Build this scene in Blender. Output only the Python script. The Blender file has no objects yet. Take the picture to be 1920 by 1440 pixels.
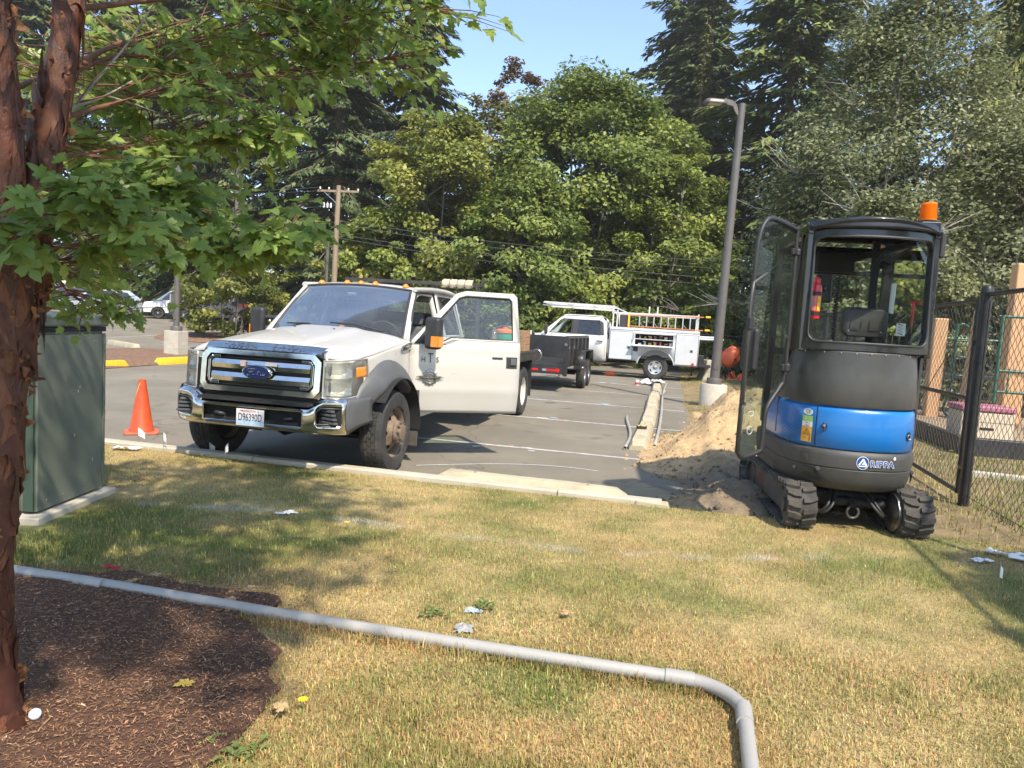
import bpy, bmesh, math, random
import numpy as np
from mathutils import Vector, Matrix

SC = bpy.context.scene
COL = SC.collection
R = math.radians

# ------------------------------------------------------------------ camera
CAM_Z = 1.5
PITCH, ROLL = R(4.86), math.atan(0.06)
_f = Vector((0, math.cos(PITCH), -math.sin(PITCH)))
_u = Vector((0, math.sin(PITCH), math.cos(PITCH)))
_r = Vector((1, 0, 0))
_rr = _r * math.cos(ROLL) + _u * math.sin(ROLL)
_uu = _u * math.cos(ROLL) - _r * math.sin(ROLL)
cam_data = bpy.data.cameras.new('camera')
cam_data.sensor_width = 36
cam_data.lens = 1340 / 1920 * 36
cam_data.clip_start = 0.05
cam_data.clip_end = 3000
cam = bpy.data.objects.new('camera', cam_data)
COL.objects.link(cam)
cam.matrix_world = Matrix(((_rr.x, _uu.x, -_f.x, 0), (_rr.y, _uu.y, -_f.y, 0), (_rr.z, _uu.z, -_f.z, CAM_Z), (0, 0, 0, 1)))
SC.camera = cam

# ------------------------------------------------------------------ sky and sun
SUN_EL, SUN_ROT = R(52), R(154)
world = bpy.data.worlds.new('World')
SC.world = world
world.use_nodes = True
wn = world.node_tree
sky = wn.nodes.new('ShaderNodeTexSky')
sky.sky_type = 'NISHITA'
sky.sun_disc = False
sky.sun_elevation = SUN_EL
sky.sun_rotation = SUN_ROT
sky.air_density = 1.0
sky.dust_density = 0.6
sky.ozone_density = 1.3
bg = wn.nodes['Background']
bg.inputs['Strength'].default_value = 0.13
wn.links.new(sky.outputs[0], bg.inputs['Color'])
sun_data = bpy.data.lights.new('sun', 'SUN')
sun_data.energy = 3.0
sun_data.angle = R(1.2)
sun_data.color = (1.0, 0.90, 0.75)
sun = bpy.data.objects.new('sun', sun_data)
COL.objects.link(sun)
_sd = Vector((math.sin(SUN_ROT) * math.cos(SUN_EL), math.cos(SUN_ROT) * math.cos(SUN_EL), math.sin(SUN_EL)))
sun.rotation_euler = _sd.to_track_quat('Z', 'Y').to_euler()
sun.location = _sd * 60
SC.view_settings.view_transform = 'Standard'
SC.view_settings.look = 'None'
SC.view_settings.gamma = 1
SC.view_settings.exposure = 1.32
SC.cycles.max_bounces = 8
SC.cycles.transparent_max_bounces = 24
SC.cycles.transmission_bounces = 6
SC.cycles.use_adaptive_sampling = True
SC.cycles.adaptive_threshold = 0.02
SC.cycles.use_denoising = True

# ------------------------------------------------------------------ site frame
LA = R(-12.4)
LU = Vector((math.cos(LA), math.sin(LA), 0))
LV = Vector((-math.sin(LA), math.cos(LA), 0))
ASPH = -0.10

def L(a, b, z=0.0):
 return LU * a + LV * b + Vector((0, 0, z))

# ------------------------------------------------------------------ noise
def _hash(ix, iy, seed):
 h = (ix.astype(np.int64) * 374761393 + iy.astype(np.int64) * 668265263 + seed * 1442695041) & 0x7fffffff
 h = ((h ^ (h >> 13)) * 1274126177) & 0x7fffffff
 return ((h ^ (h >> 16)) & 0xffff) / 65535.0

def vnoise(x, y, s, seed=0):
 x = np.asarray(x, float) / s + 1000.0
 y = np.asarray(y, float) / s + 1000.0
 ix, iy = np.floor(x), np.floor(y)
 fx, fy = x - ix, y - iy
 fx = fx * fx * (3 - 2 * fx)
 fy = fy * fy * (3 - 2 * fy)
 a, b = _hash(ix, iy, seed), _hash(ix + 1, iy, seed)
 c, d = _hash(ix, iy + 1, seed), _hash(ix + 1, iy + 1, seed)
 return (a * (1 - fx) + b * fx) * (1 - fy) + (c * (1 - fx) + d * fx) * fy

def fbm(x, y, s, seed=0, n=4):
 t, w, k = 0, 0, 1.0
 for i in range(n):
  t = t + k * vnoise(x, y, s / 2 ** i, seed + i * 17)
  w += k
  k *= 0.55
 return t / w

# ------------------------------------------------------------------ mesh helpers
def tagit(o, label=None, cat=None, group=None, kind=None):
 if label: o['label'] = label
 if cat: o['category'] = cat
 if group: o['group'] = group
 if kind: o['kind'] = kind
 return o

def link(name, me, parent=None):
 o = bpy.data.objects.new(name, me)
 COL.objects.link(o)
 if parent is not None: o.parent = parent
 return o

def empty(name, loc=(0, 0, 0), rz=0.0, parent=None):
 o = bpy.data.objects.new(name, None)
 o.empty_display_size = 0.1
 COL.objects.link(o)
 o.location = loc
 o.rotation_euler = (0, 0, rz)
 if parent is not None: o.parent = parent
 return o

def copy_tree(o, parent=None):
 c = o.copy()
 COL.objects.link(c)
 c.parent = parent
 for ch in list(o.children): copy_tree(ch, c)
 return c

def sharp(me, ang=35):
 me.shade_smooth()
 me.set_sharp_from_angle(angle=R(ang))

class MB:
 """collects verts and faces for ONE mesh"""

 def __init__(s):
  s.v, s.f = [], []

 def add(s, vs, fs):
  n = len(s.v)
  s.v += [tuple(p) for p in vs]
  s.f += [tuple(i + n for i in f) for f in fs]
  return s

 def box(s, c, d, rot=None):
  cx, cy, cz = c
  hx, hy, hz = d[0] / 2, d[1] / 2, d[2] / 2
  vs = [Vector((x * hx, y * hy, z * hz)) for x in (-1, 1) for y in (-1, 1) for z in (-1, 1)]
  if rot is not None: vs = [rot @ p for p in vs]
  vs = [p + Vector(c) for p in vs]
  return s.add(vs, [(0, 1, 3, 2), (4, 6, 7, 5), (0, 4, 5, 1), (2, 3, 7, 6), (0, 2, 6, 4), (1, 5, 7, 3)])

 def span(s, x0, x1, y0, y1, z0, z1):
  return s.box(((x0 + x1) / 2, (y0 + y1) / 2, (z0 + z1) / 2), (abs(x1 - x0), abs(y1 - y0), abs(z1 - z0)))

 def beam(s, p, q, w, h, up=(0, 0, 1)):
  p, q = Vector(p), Vector(q)
  d = q - p
  X = d.normalized()
  U = Vector(up)
  if abs(X.dot(U)) > 0.97: U = Vector((1, 0, 0))
  Y = U.cross(X).normalized()
  Z = X.cross(Y)
  m = Matrix((X, Y, Z)).transposed()
  return s.box((p + q) / 2, (d.length, w, h), m)

 def grid(s, fn, nu, nv, flip=False):
  vs = [fn(i / nu, j / nv) for i in range(nu + 1) for j in range(nv + 1)]
  fs = []
  for i in range(nu):
   for j in range(nv):
    a = i * (nv + 1) + j
    q = (a, a + nv + 1, a + nv + 2, a + 1)
    fs.append(q[::-1] if flip else q)
  return s.add(vs, fs)

 def tube(s, pts, r, seg=8, cap=True, closed=False):
  pts = [Vector(p) for p in pts]
  n = len(pts)
  rs = list(r) if hasattr(r, '__len__') else [r] * n
  vs = []
  prev = None
  for i, p in enumerate(pts):
   if closed:
    t = pts[(i + 1) % n] - pts[i - 1]
   else:
    t = pts[min(i + 1, n - 1)] - pts[max(i - 1, 0)]
   t = t.normalized() if t.length > 1e-9 else Vector((0, 0, 1))
   if prev is None:
    k = Vector((0, 0, 1)) if abs(t.z) < 0.9 else Vector((1, 0, 0))
    nx = t.cross(k).normalized()
   else:
    nx = (prev - t * prev.dot(t))
    nx = nx.normalized() if nx.length > 1e-6 else t.orthogonal().normalized()
   prev = nx
   ny = t.cross(nx)
   vs += [p + (nx * math.cos(2 * math.pi * k / seg) + ny * math.sin(2 * math.pi * k / seg)) * rs[i] for k in range(seg)]
  fs = []
  for i in range(n if closed else n - 1):
   j = (i + 1) % n
   for k in range(seg):
    k2 = (k + 1) % seg
    fs.append((i * seg + k, i * seg + k2, j * seg + k2, j * seg + k))
  if cap and not closed:
   fs.append(tuple(range(seg - 1, -1, -1)))
   fs.append(tuple((n - 1) * seg + k for k in range(seg)))
  return s.add(vs, fs)

 def lathe(s, prof, seg=32, axis='Z', o=(0, 0, 0), a0=0.0, a1=2 * math.pi, closed=None):
  """prof: list of (radius, height along axis)"""
  full = abs(a1 - a0 - 2 * math.pi) < 1e-6
  n = seg if full else seg + 1
  vs = []
  for k in range(n):
   t = a0 + (a1 - a0) * k / seg
   c, sn = math.cos(t), math.sin(t)
   for r, h in prof:
    p = (r * c, r * sn, h) if axis == 'Z' else ((r * c, h, r * sn) if axis == 'Y' else (h, r * c, r * sn))
    vs.append((p[0] + o[0], p[1] + o[1], p[2] + o[2]))
  m = len(prof)
  fs = []
  for k in range(seg):
   k2 = (k + 1) % n
   for j in range(m - 1):
    q = (k * m + j, k2 * m + j, k2 * m + j + 1, k * m + j + 1)
    fs.append(q[::-1] if axis == 'Y' else q)
  return s.add(vs, fs)

 def prism(s, poly, d0, d1, axis='Y', caps=True):
  """poly: 2D points; axis Y -> (x,z), X -> (y,z), Z -> (x,y)"""
  def P(p, d):
   return (p[0], d, p[1]) if axis == 'Y' else ((d, p[0], p[1]) if axis == 'X' else (p[0], p[1], d))
  n = len(poly)
  vs = [P(p, d0) for p in poly] + [P(p, d1) for p in poly]
  fs = [(i, (i + 1) % n, n + (i + 1) % n, n + i) for i in range(n)]
  if caps: fs += [tuple(range(n - 1, -1, -1)), tuple(range(n, 2 * n))]
  return s.add(vs, fs)

 def ring(s, outer, inner, fn0, fn1=None):
  """flat ring between two equally long outlines; fn maps 2D -> 3D; fn1 gives the back side"""
  n = len(outer)
  vs = [fn0(*p) for p in outer] + [fn0(*p) for p in inner]
  fs = [(i, (i + 1) % n, n + (i + 1) % n, n + i) for i in range(n)]
  if fn1:
   vs += [fn1(*p) for p in outer] + [fn1(*p) for p in inner]
   for i in range(n):
    j = (i + 1) % n
    fs += [(2 * n + j, 2 * n + i, 3 * n + i, 3 * n + j), (j, i, 2 * n + i, 2 * n + j), (n + i, n + j, 3 * n + j, 3 * n + i)]
  return s.add(vs, fs)

 def build(s, name, mat=None, parent=None, smooth=35, bevel=0.0, seg=2, fix=True, solid=0.0, sub=0):
  me = bpy.data.meshes.new(name)
  me.from_pydata(s.v, [], s.f)
  if fix:
   bm = bmesh.new()
   bm.from_mesh(me)
   bmesh.ops.recalc_face_normals(bm, faces=bm.faces)
   bm.to_mesh(me)
   bm.free()
  if smooth: sharp(me, smooth)
  me.update()
  if mat: me.materials.append(mat)
  o = link(name, me, parent)
  if solid:
   m = o.modifiers.new('solid', 'SOLIDIFY')
   m.thickness = solid
   m.offset = -1
  if sub:
   m = o.modifiers.new('sub', 'SUBSURF')
   m.levels = m.render_levels = sub
  if bevel:
   m = o.modifiers.new('bevel', 'BEVEL')
   m.width = bevel
   m.segments = seg
   m.limit_method = 'ANGLE'
   m.angle_limit = R(40)
   m.harden_normals = True
  return o

def fast_mesh(name, verts, faces_n, loops, mat=None, parent=None, attrs=None, smooth=False):
 """verts Nx3, faces_n: verts per face (int), loops flat; attrs {name: per-vertex Nx4}"""
 me = bpy.data.meshes.new(name)
 nv, nl = len(verts), len(loops)
 nf = nl // faces_n
 me.vertices.add(nv)
 me.vertices.foreach_set('co', np.asarray(verts, np.float32).ravel())
 me.loops.add(nl)
 me.loops.foreach_set('vertex_index', np.asarray(loops, np.int32).ravel())
 me.polygons.add(nf)
 me.polygons.foreach_set('loop_start', np.arange(0, nl, faces_n, dtype=np.int32))
 if smooth: me.polygons.foreach_set('use_smooth', np.ones(nf, bool))
 me.update(calc_edges=True)
 for k, a in (attrs or {}).items():
  at = me.attributes.new(k, 'FLOAT_COLOR', 'POINT')
  at.data.foreach_set('color', np.asarray(a, np.float32).ravel())
 if mat: me.materials.append(mat)
 return link(name, me, parent) if name else me

def rrect(w, h, r, n=4, cx=0, cy=0):
 """rounded rectangle outline, counter-clockwise"""
 pts = []
 for (sx, sy, a) in ((1, -1, -90), (1, 1, 0), (-1, 1, 90), (-1, -1, 180)):
  for k in range(n + 1):
   t = R(a + 90 * k / n)
   pts.append((cx + sx * (w / 2 - r) + r * math.cos(t), cy + sy * (h / 2 - r) + r * math.sin(t)))
 return pts

def smooth_path(pts, n=6, closed=False):
 """Catmull-Rom"""
 P = [Vector(p) for p in pts]
 out = []
 m = len(P)
 for i in range(m if closed else m - 1):
  if closed:
   a, b, c, d = P[i - 1], P[i], P[(i + 1) % m], P[(i + 2) % m]
  else:
   a, b, c, d = P[max(i - 1, 0)], P[i], P[i + 1], P[min(i + 2, m - 1)]
  for k in range(n):
   t = k / n
   out.append(0.5 * ((2 * b) + (c - a) * t + (2 * a - 5 * b + 4 * c - d) * t * t + (3 * b - a - 3 * c + d) * t ** 3))
 if not closed: out.append(P[-1])
 return out

def text(name, s, size, mat, parent, M, extrude=0.001, align='CENTER', bold=0.0, sx=1.0, shear=0.0, space=1.0):
 c = bpy.data.curves.new(name, 'FONT')
 c.body = s
 c.size = size
 c.extrude = extrude
 c.offset = bold
 c.align_x = align
 c.align_y = 'CENTER'
 c.shear = shear
 c.space_character = space
 o = bpy.data.objects.new(name, c)
 me = bpy.data.meshes.new_from_object(o)
 bpy.data.objects.remove(o)
 bpy.data.curves.remove(c)
 me.transform(M @ Matrix.Diagonal((sx, 1, 1, 1)))
 me.materials.clear()
 me.materials.append(mat)
 me.name = name
 return link(name, me, parent)

def frame(o, x, y):
 """matrix with origin o, columns x, y and their cross product"""
 x = Vector(x).normalized()
 y = Vector(y)
 y = (y - x * x.dot(y)).normalized()
 z = x.cross(y)
 return Matrix(((x.x, y.x, z.x, o[0]), (x.y, y.y, z.y, o[1]), (x.z, y.z, z.z, o[2]), (0, 0, 0, 1)))

# ------------------------------------------------------------------ materials
MATS = {}

def mat(name, col, rough=0.5, metal=0.0, var=0.0, vscale=4.0, dirt=0.0, dcol=(0.12, 0.09, 0.06), dscale=2.0, bump=0.0, bscale=40.0,
  coat=0.0, emit=0.0, rvar=0.0, detail=6.0, attr=None, trans=0.0, spec=0.5, aniso=None):
 """procedural principled material: base colour with noise variation, dirt patches, bump"""
 if name in MATS: return MATS[name]
 m = bpy.data.materials.new(name)
 m.use_nodes = True
 nt = m.node_tree
 N, K = nt.nodes, nt.links
 p = N['Principled BSDF']
 p.inputs['Roughness'].default_value = rough
 p.inputs['Metallic'].default_value = metal
 p.inputs['Specular IOR Level'].default_value = spec
 if coat:
  p.inputs['Coat Weight'].default_value = coat
  p.inputs['Coat Roughness'].default_value = 0.06
 tc = N.new('ShaderNodeTexCoord')
 vec = tc.outputs['Object']
 if aniso:
  mp = N.new('ShaderNodeMapping')
  mp.inputs['Scale'].default_value = aniso
  K.new(vec, mp.inputs['Vector'])
  vec = mp.outputs[0]
 if attr:
  a = N.new('ShaderNodeAttribute')
  a.attribute_name = attr
  csock = a.outputs['Color']
 else:
  rgb = N.new('ShaderNodeRGB')
  rgb.outputs[0].default_value = (*col, 1)
  csock = rgb.outputs[0]

 def noise(sc, d=detail):
  n = N.new('ShaderNodeTexNoise')
  n.inputs['Scale'].default_value = sc
  n.inputs['Detail'].default_value = d
  n.inputs['Roughness'].default_value = 0.62
  K.new(vec, n.inputs['Vector'])
  return n.outputs['Fac']

 if var:
  n = noise(vscale)
  mr = N.new('ShaderNodeMapRange')
  mr.inputs[1].default_value = 0.3
  mr.inputs[2].default_value = 0.7
  mr.inputs[3].default_value = 1 - var
  mr.inputs[4].default_value = 1 + var
  K.new(n, mr.inputs[0])
  mx = N.new('ShaderNodeVectorMath')
  mx.operation = 'SCALE'
  K.new(csock, mx.inputs[0])
  K.new(mr.outputs[0], mx.inputs['Scale'])
  csock = mx.outputs[0]
 if dirt:
  n = noise(dscale, 9.0)
  mr = N.new('ShaderNodeMapRange')
  mr.inputs[1].default_value = 0.45
  mr.inputs[2].default_value = 0.75
  mr.inputs[3].default_value = 0
  mr.inputs[4].default_value = dirt
  K.new(n, mr.inputs[0])
  mx = N.new('ShaderNodeMix')
  mx.data_type = 'RGBA'
  K.new(mr.outputs[0], mx.inputs[0])
  K.new(csock, mx.inputs[6])
  mx.inputs[7].default_value = (*dcol, 1)
  csock = mx.outputs[2]
 K.new(csock, p.inputs['Base Color'])
 if rvar:
  n = noise(vscale * 1.7)
  mr = N.new('ShaderNodeMapRange')
  mr.inputs[1].default_value = 0.3
  mr.inputs[2].default_value = 0.7
  mr.inputs[3].default_value = max(0.02, rough - rvar)
  mr.inputs[4].default_value = min(1, rough + rvar)
  K.new(n, mr.inputs[0])
  K.new(mr.outputs[0], p.inputs['Roughness'])
 if bump:
  n = noise(bscale)
  b = N.new('ShaderNodeBump')
  b.inputs['Strength'].default_value = min(1, bump)
  b.inputs['Distance'].default_value = 0.02
  K.new(n, b.inputs['Height'])
  K.new(b.outputs[0], p.inputs['Normal'])
 if emit:
  p.inputs['Emission Color'].default_value = (*col, 1)
  p.inputs['Emission Strength'].default_value = emit
 if trans:
  t = N.new('ShaderNodeBsdfTranslucent')
  K.new(csock, t.inputs['Color'])
  mx = N.new('ShaderNodeMixShader')
  mx.inputs[0].default_value = trans
  K.new(p.outputs[0], mx.inputs[1])
  K.new(t.outputs[0], mx.inputs[2])
  K.new(mx.outputs[0], N['Material Output'].inputs['Surface'])
 MATS[name] = m
 return m

def glass(name, tint=(0.8, 0.9, 0.88), refl=0.06, rough=0.02, dust=0.0, hi=0.95):
 """thin pane: tinted see-through plus fresnel reflection, optional film of dust"""
 m = bpy.data.materials.new(name)
 m.use_nodes = True
 N, K = m.node_tree.nodes, m.node_tree.links
 N.remove(N['Principled BSDF'])
 t = N.new('ShaderNodeBsdfTransparent')
 t.inputs[0].default_value = (*tint, 1)
 g = N.new('ShaderNodeBsdfGlossy')
 g.inputs['Roughness'].default_value = rough
 lw = N.new('ShaderNodeLayerWeight')
 lw.inputs[0].default_value = 0.22
 mr = N.new('ShaderNodeMapRange')
 mr.inputs[3].default_value = refl
 mr.inputs[4].default_value = hi
 K.new(lw.outputs['Fresnel'], mr.inputs[0])
 mx = N.new('ShaderNodeMixShader')
 K.new(mr.outputs[0], mx.inputs[0])
 K.new(t.outputs[0], mx.inputs[1])
 K.new(g.outputs[0], mx.inputs[2])
 out = mx.outputs[0]
 if dust:
  d = N.new('ShaderNodeBsdfDiffuse')
  d.inputs[0].default_value = (0.6, 0.62, 0.6, 1)
  n = N.new('ShaderNodeTexNoise')
  n.inputs['Scale'].default_value = 3.0
  n.inputs['Detail'].default_value = 8
  ma = N.new('ShaderNodeMath')
  ma.operation = 'MULTIPLY'
  ma.inputs[1].default_value = dust * 2
  K.new(n.outputs['Fac'], ma.inputs[0])
  m2 = N.new('ShaderNodeMixShader')
  K.new(ma.outputs[0], m2.inputs[0])
  K.new(out, m2.inputs[1])
  K.new(d.outputs[0], m2.inputs[2])
  out = m2.outputs[0]
 K.new(out, N['Material Output'].inputs['Surface'])
 return m

WHITE = mat('white_paint', (0.50, 0.482, 0.44), 0.32, var=0.03, vscale=2, dirt=0.18, dcol=(0.40, 0.34, 0.26), dscale=1.6, coat=0.5, rvar=0.06)
CHROME = mat('chrome', (0.62, 0.62, 0.61), 0.12, 1.0, var=0.10, vscale=5, dirt=0.35, dcol=(0.20, 0.18, 0.15), dscale=9, rvar=0.06)
BLACKP = mat('black_plastic', (0.022, 0.022, 0.023), 0.5, var=0.2, vscale=8, dirt=0.35, dcol=(0.07, 0.06, 0.05), dscale=5, bump=0.08, bscale=300)
GREYP = mat('grey_plastic', (0.085, 0.087, 0.09), 0.5, var=0.12, vscale=6, dirt=0.3, dcol=(0.13, 0.11, 0.09), dscale=3, bump=0.08, bscale=250)
RUBBER = mat('tyre_rubber', (0.028, 0.027, 0.026), 0.8, var=0.25, vscale=9, dirt=0.6, dcol=(0.11, 0.095, 0.078), dscale=4, bump=0.15, bscale=120)
DARK = mat('dark_underside', (0.012, 0.012, 0.012), 0.8, var=0.3)
STEEL = mat('bare_steel', (0.45, 0.45, 0.45), 0.38, 1.0, var=0.15, vscale=10, dirt=0.4, dcol=(0.2, 0.16, 0.12), dscale=8, rvar=0.12)
ALU = mat('aluminium', (0.70, 0.70, 0.70), 0.35, 0.85, var=0.1, vscale=10, rvar=0.1)
RUST = mat('dusty_rust', (0.20, 0.145, 0.10), 0.85, 0.1, var=0.35, vscale=12, dirt=0.5, dcol=(0.08, 0.05, 0.03), dscale=9, bump=0.25, bscale=60)
AMBER = mat('amber_lens', (0.85, 0.24, 0.02), 0.2, var=0.12, vscale=30, coat=0.6)
REDL = mat('red_lens', (0.55, 0.02, 0.02), 0.2, coat=0.6)
WGLASS = glass('windscreen_glass', (0.74, 0.84, 0.85), 0.04, 0.015, 0.05, hi=0.6)
SGLASS = glass('side_glass', (0.74, 0.86, 0.82), 0.08, 0.012, 0.02)
TGLASS = glass('tinted_glass', (0.10, 0.13, 0.13), 0.08, 0.015, 0.02)
CONC = mat('concrete', (0.46, 0.42, 0.34), 0.9, var=0.14, vscale=6, dirt=0.4, dcol=(0.24, 0.21, 0.16), dscale=3.5, bump=0.35, bscale=70)
# ================================================================== SETTING
def sstep(t):
 t = np.clip(t, 0, 1)
 return t * t * (3 - 2 * t)

def rise(x, y):
 """the far lot and the wood behind climb a little"""
 x, y = np.asarray(x, float), np.asarray(y, float)
 return 0.62 * sstep((y - 24) / 24) * sstep((-x - 3) / 9) + 1.2 * sstep((y - 50) / 60)

def sheet(name, us, vs, fn, m, parent=None, kind='structure', attrs=None, smooth=True):
 us, vs = np.asarray(us, float), np.asarray(vs, float)
 A, B = np.meshgrid(us, vs, indexing='ij')
 P = fn(A.ravel(), B.ravel())
 nu, nv = len(us), len(vs)
 i = np.arange(nu - 1)[:, None] * nv + np.arange(nv - 1)[None]
 lo = np.stack([i, i + nv, i + nv + 1, i + 1], -1).reshape(-1)
 o = fast_mesh(name, P, 4, lo, m, parent, attrs(P) if attrs else None, smooth)
 if kind: o['kind'] = kind
 return o

def lotxyz(a, b, z):
 x = a * LU.x + b * LV.x
 y = a * LU.y + b * LV.y
 return np.stack([x, y, z if hasattr(z, '__len__') else np.full_like(x, z)], -1)

# ---- asphalt material: aggregate, faded patches, cracks, oil
def asphalt_mat():
 m = bpy.data.materials.new('worn_asphalt')
 m.use_nodes = True
 N, K = m.node_tree.nodes, m.node_tree.links
 p = N['Principled BSDF']
 p.inputs['Roughness'].default_value = 0.88
 tc = N.new('ShaderNodeTexCoord')

 def noise(s, d, r=0.6):
  n = N.new('ShaderNodeTexNoise')
  n.inputs['Scale'].default_value = s
  n.inputs['Detail'].default_value = d
  n.inputs['Roughness'].default_value = r
  K.new(tc.outputs['Object'], n.inputs['Vector'])
  return n.outputs['Fac']

 def ramp(src, stops):
  r = N.new('ShaderNodeValToRGB')
  e = r.color_ramp.elements
  while len(e) < len(stops): e.new(0.5)
  for k, (pos, c) in enumerate(stops):
   e[k].position = pos
   e[k].color = (*c, 1)
  K.new(src, r.inputs[0])
  return r.outputs[0]

 base = ramp(noise(0.55, 8, 0.68), [(0.30, (0.142, 0.127, 0.097)), (0.52, (0.184, 0.163, 0.124)), (0.72, (0.240, 0.211, 0.158))])
 fine = ramp(noise(90, 3, 0.8), [(0.25, (0.55, 0.55, 0.55)), (0.5, (1, 1, 1)), (0.8, (1.75, 1.7, 1.6))])
 mul = N.new('ShaderNodeMix')
 mul.data_type = 'RGBA'
 mul.blend_type = 'MULTIPLY'
 mul.inputs[0].default_value = 0.75
 K.new(base, mul.inputs[6])
 K.new(fine, mul.inputs[7])
 # sandy dust drifting in patches
 dust = N.new('ShaderNodeMix')
 dust.data_type = 'RGBA'
 f = N.new('ShaderNodeMapRange')
 f.inputs[1].default_value = 0.50
 f.inputs[2].default_value = 0.78
 f.inputs[4].default_value = 0.55
 K.new(noise(1.3, 10, 0.7), f.inputs[0])
 K.new(f.outputs[0], dust.inputs[0])
 K.new(mul.outputs[2], dust.inputs[6])
 dust.inputs[7].default_value = (0.23, 0.20, 0.155, 1)
 # oil drips
 oil = N.new('ShaderNodeMix')
 oil.data_type = 'RGBA'
 g = N.new('ShaderNodeMapRange')
 g.inputs[1].default_value = 0.66
 g.inputs[2].default_value = 0.74
 g.inputs[4].default_value = 0.65
 K.new(noise(1.9, 2, 0.4), g.inputs[0])
 K.new(g.outputs[0], oil.inputs[0])
 K.new(dust.outputs[2], oil.inputs[6])
 oil.inputs[7].default_value = (0.055, 0.05, 0.046, 1)
 # hairline cracks
 vo = N.new('ShaderNodeTexVoronoi')
 vo.feature = 'DISTANCE_TO_EDGE'
 vo.inputs['Scale'].default_value = 0.22
 wv = N.new('ShaderNodeTexNoise')
 wv.inputs['Scale'].default_value = 1.1
 wv.inputs['Detail'].default_value = 6
 K.new(tc.outputs['Object'], wv.inputs['Vector'])
 va = N.new('ShaderNodeVectorMath')
 va.operation = 'SCALE'
 va.inputs['Scale'].default_value = 1.6
 K.new(wv.outputs['Color'], va.inputs[0])
 vb = N.new('ShaderNodeVectorMath')
 K.new(tc.outputs['Object'], vb.inputs[0])
 K.new(va.outputs[0], vb.inputs[1])
 K.new(vb.outputs[0], vo.inputs['Vector'])
 ck = ramp(vo.outputs['Distance'], [(0.0, (1, 1, 1)), (0.0022, (0, 0, 0))])
 cr = N.new('ShaderNodeMix')
 cr.data_type = 'RGBA'
 cm = N.new('ShaderNodeMath')
 cm.operation = 'MULTIPLY'
 cm.inputs[1].default_value = 0.55
 K.new(ck, cm.inputs[0])
 K.new(cm.outputs[0], cr.inputs[0])
 K.new(oil.outputs[2], cr.inputs[6])
 cr.inputs[7].default_value = (0.04, 0.037, 0.033, 1)
 K.new(cr.outputs[2], p.inputs['Base Color'])
 b = N.new('ShaderNodeBump')
 b.inputs['Strength'].default_value = 0.45
 b.inputs['Distance'].default_value = 0.006
 K.new(noise(120, 3, 0.8), b.inputs['Height'])
 K.new(b.outputs[0], p.inputs['Normal'])
 return m

ASPHALT = asphalt_mat()
SOIL = mat('forest_soil', (0.11, 0.085, 0.05), 0.95, var=0.4, vscale=0.8, dirt=0.6, dcol=(0.06, 0.075, 0.025), dscale=0.35, bump=0.6, bscale=9)
sheet('ground', np.concatenate([np.linspace(-700, -80, 12), np.linspace(-70, 70, 71), np.linspace(80, 700, 12)]),
   np.concatenate([np.linspace(-300, -20, 8), np.linspace(-16, 120, 69), np.linspace(140, 900, 14)]),
   lambda x, y: np.stack([x, y, -0.24 + rise(x, y) + 0.10 * (fbm(x, y, 7, 5) - 0.5) * (y > 27)], -1), SOIL)

LOT_A1 = 0.42
lot = sheet('parking_lot', np.linspace(-62, LOT_A1, 64), np.concatenate([np.linspace(6.33, 22, 17), np.linspace(23, 66, 44)]),
   lambda a, b: (lambda P: np.stack([P[:, 0], P[:, 1], ASPH + rise(P[:, 0], P[:, 1])], -1))(lotxyz(a, b, 0)), ASPHALT)
PAINT = mat('worn_line_paint', (0.50, 0.48, 0.44), 0.8, var=0.25, vscale=9, dirt=0.9, dcol=(0.16, 0.145, 0.125), dscale=5, bump=0.2, bscale=90)

def strip(name, pts, w, z, m, parent):
 """flat painted band along lot-frame points"""
 P = [Vector((p[0], p[1], 0)) for p in pts]
 mb = MB()
 vs = []
 for i, p in enumerate(P):
  t = (P[min(i + 1, len(P) - 1)] - P[max(i - 1, 0)]).normalized()
  n = Vector((-t.y, t.x, 0))
  for s in (-1, 1):
   q = p + n * s * w / 2
   g = L(q.x, q.y)
   vs.append((g.x, g.y, z + float(rise(g.x, g.y))))
 mb.add(vs, [(2 * i, 2 * i + 2, 2 * i + 3, 2 * i + 1) for i in range(len(P) - 1)])
 return mb.build(name, m, parent, smooth=0, fix=False)

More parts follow.
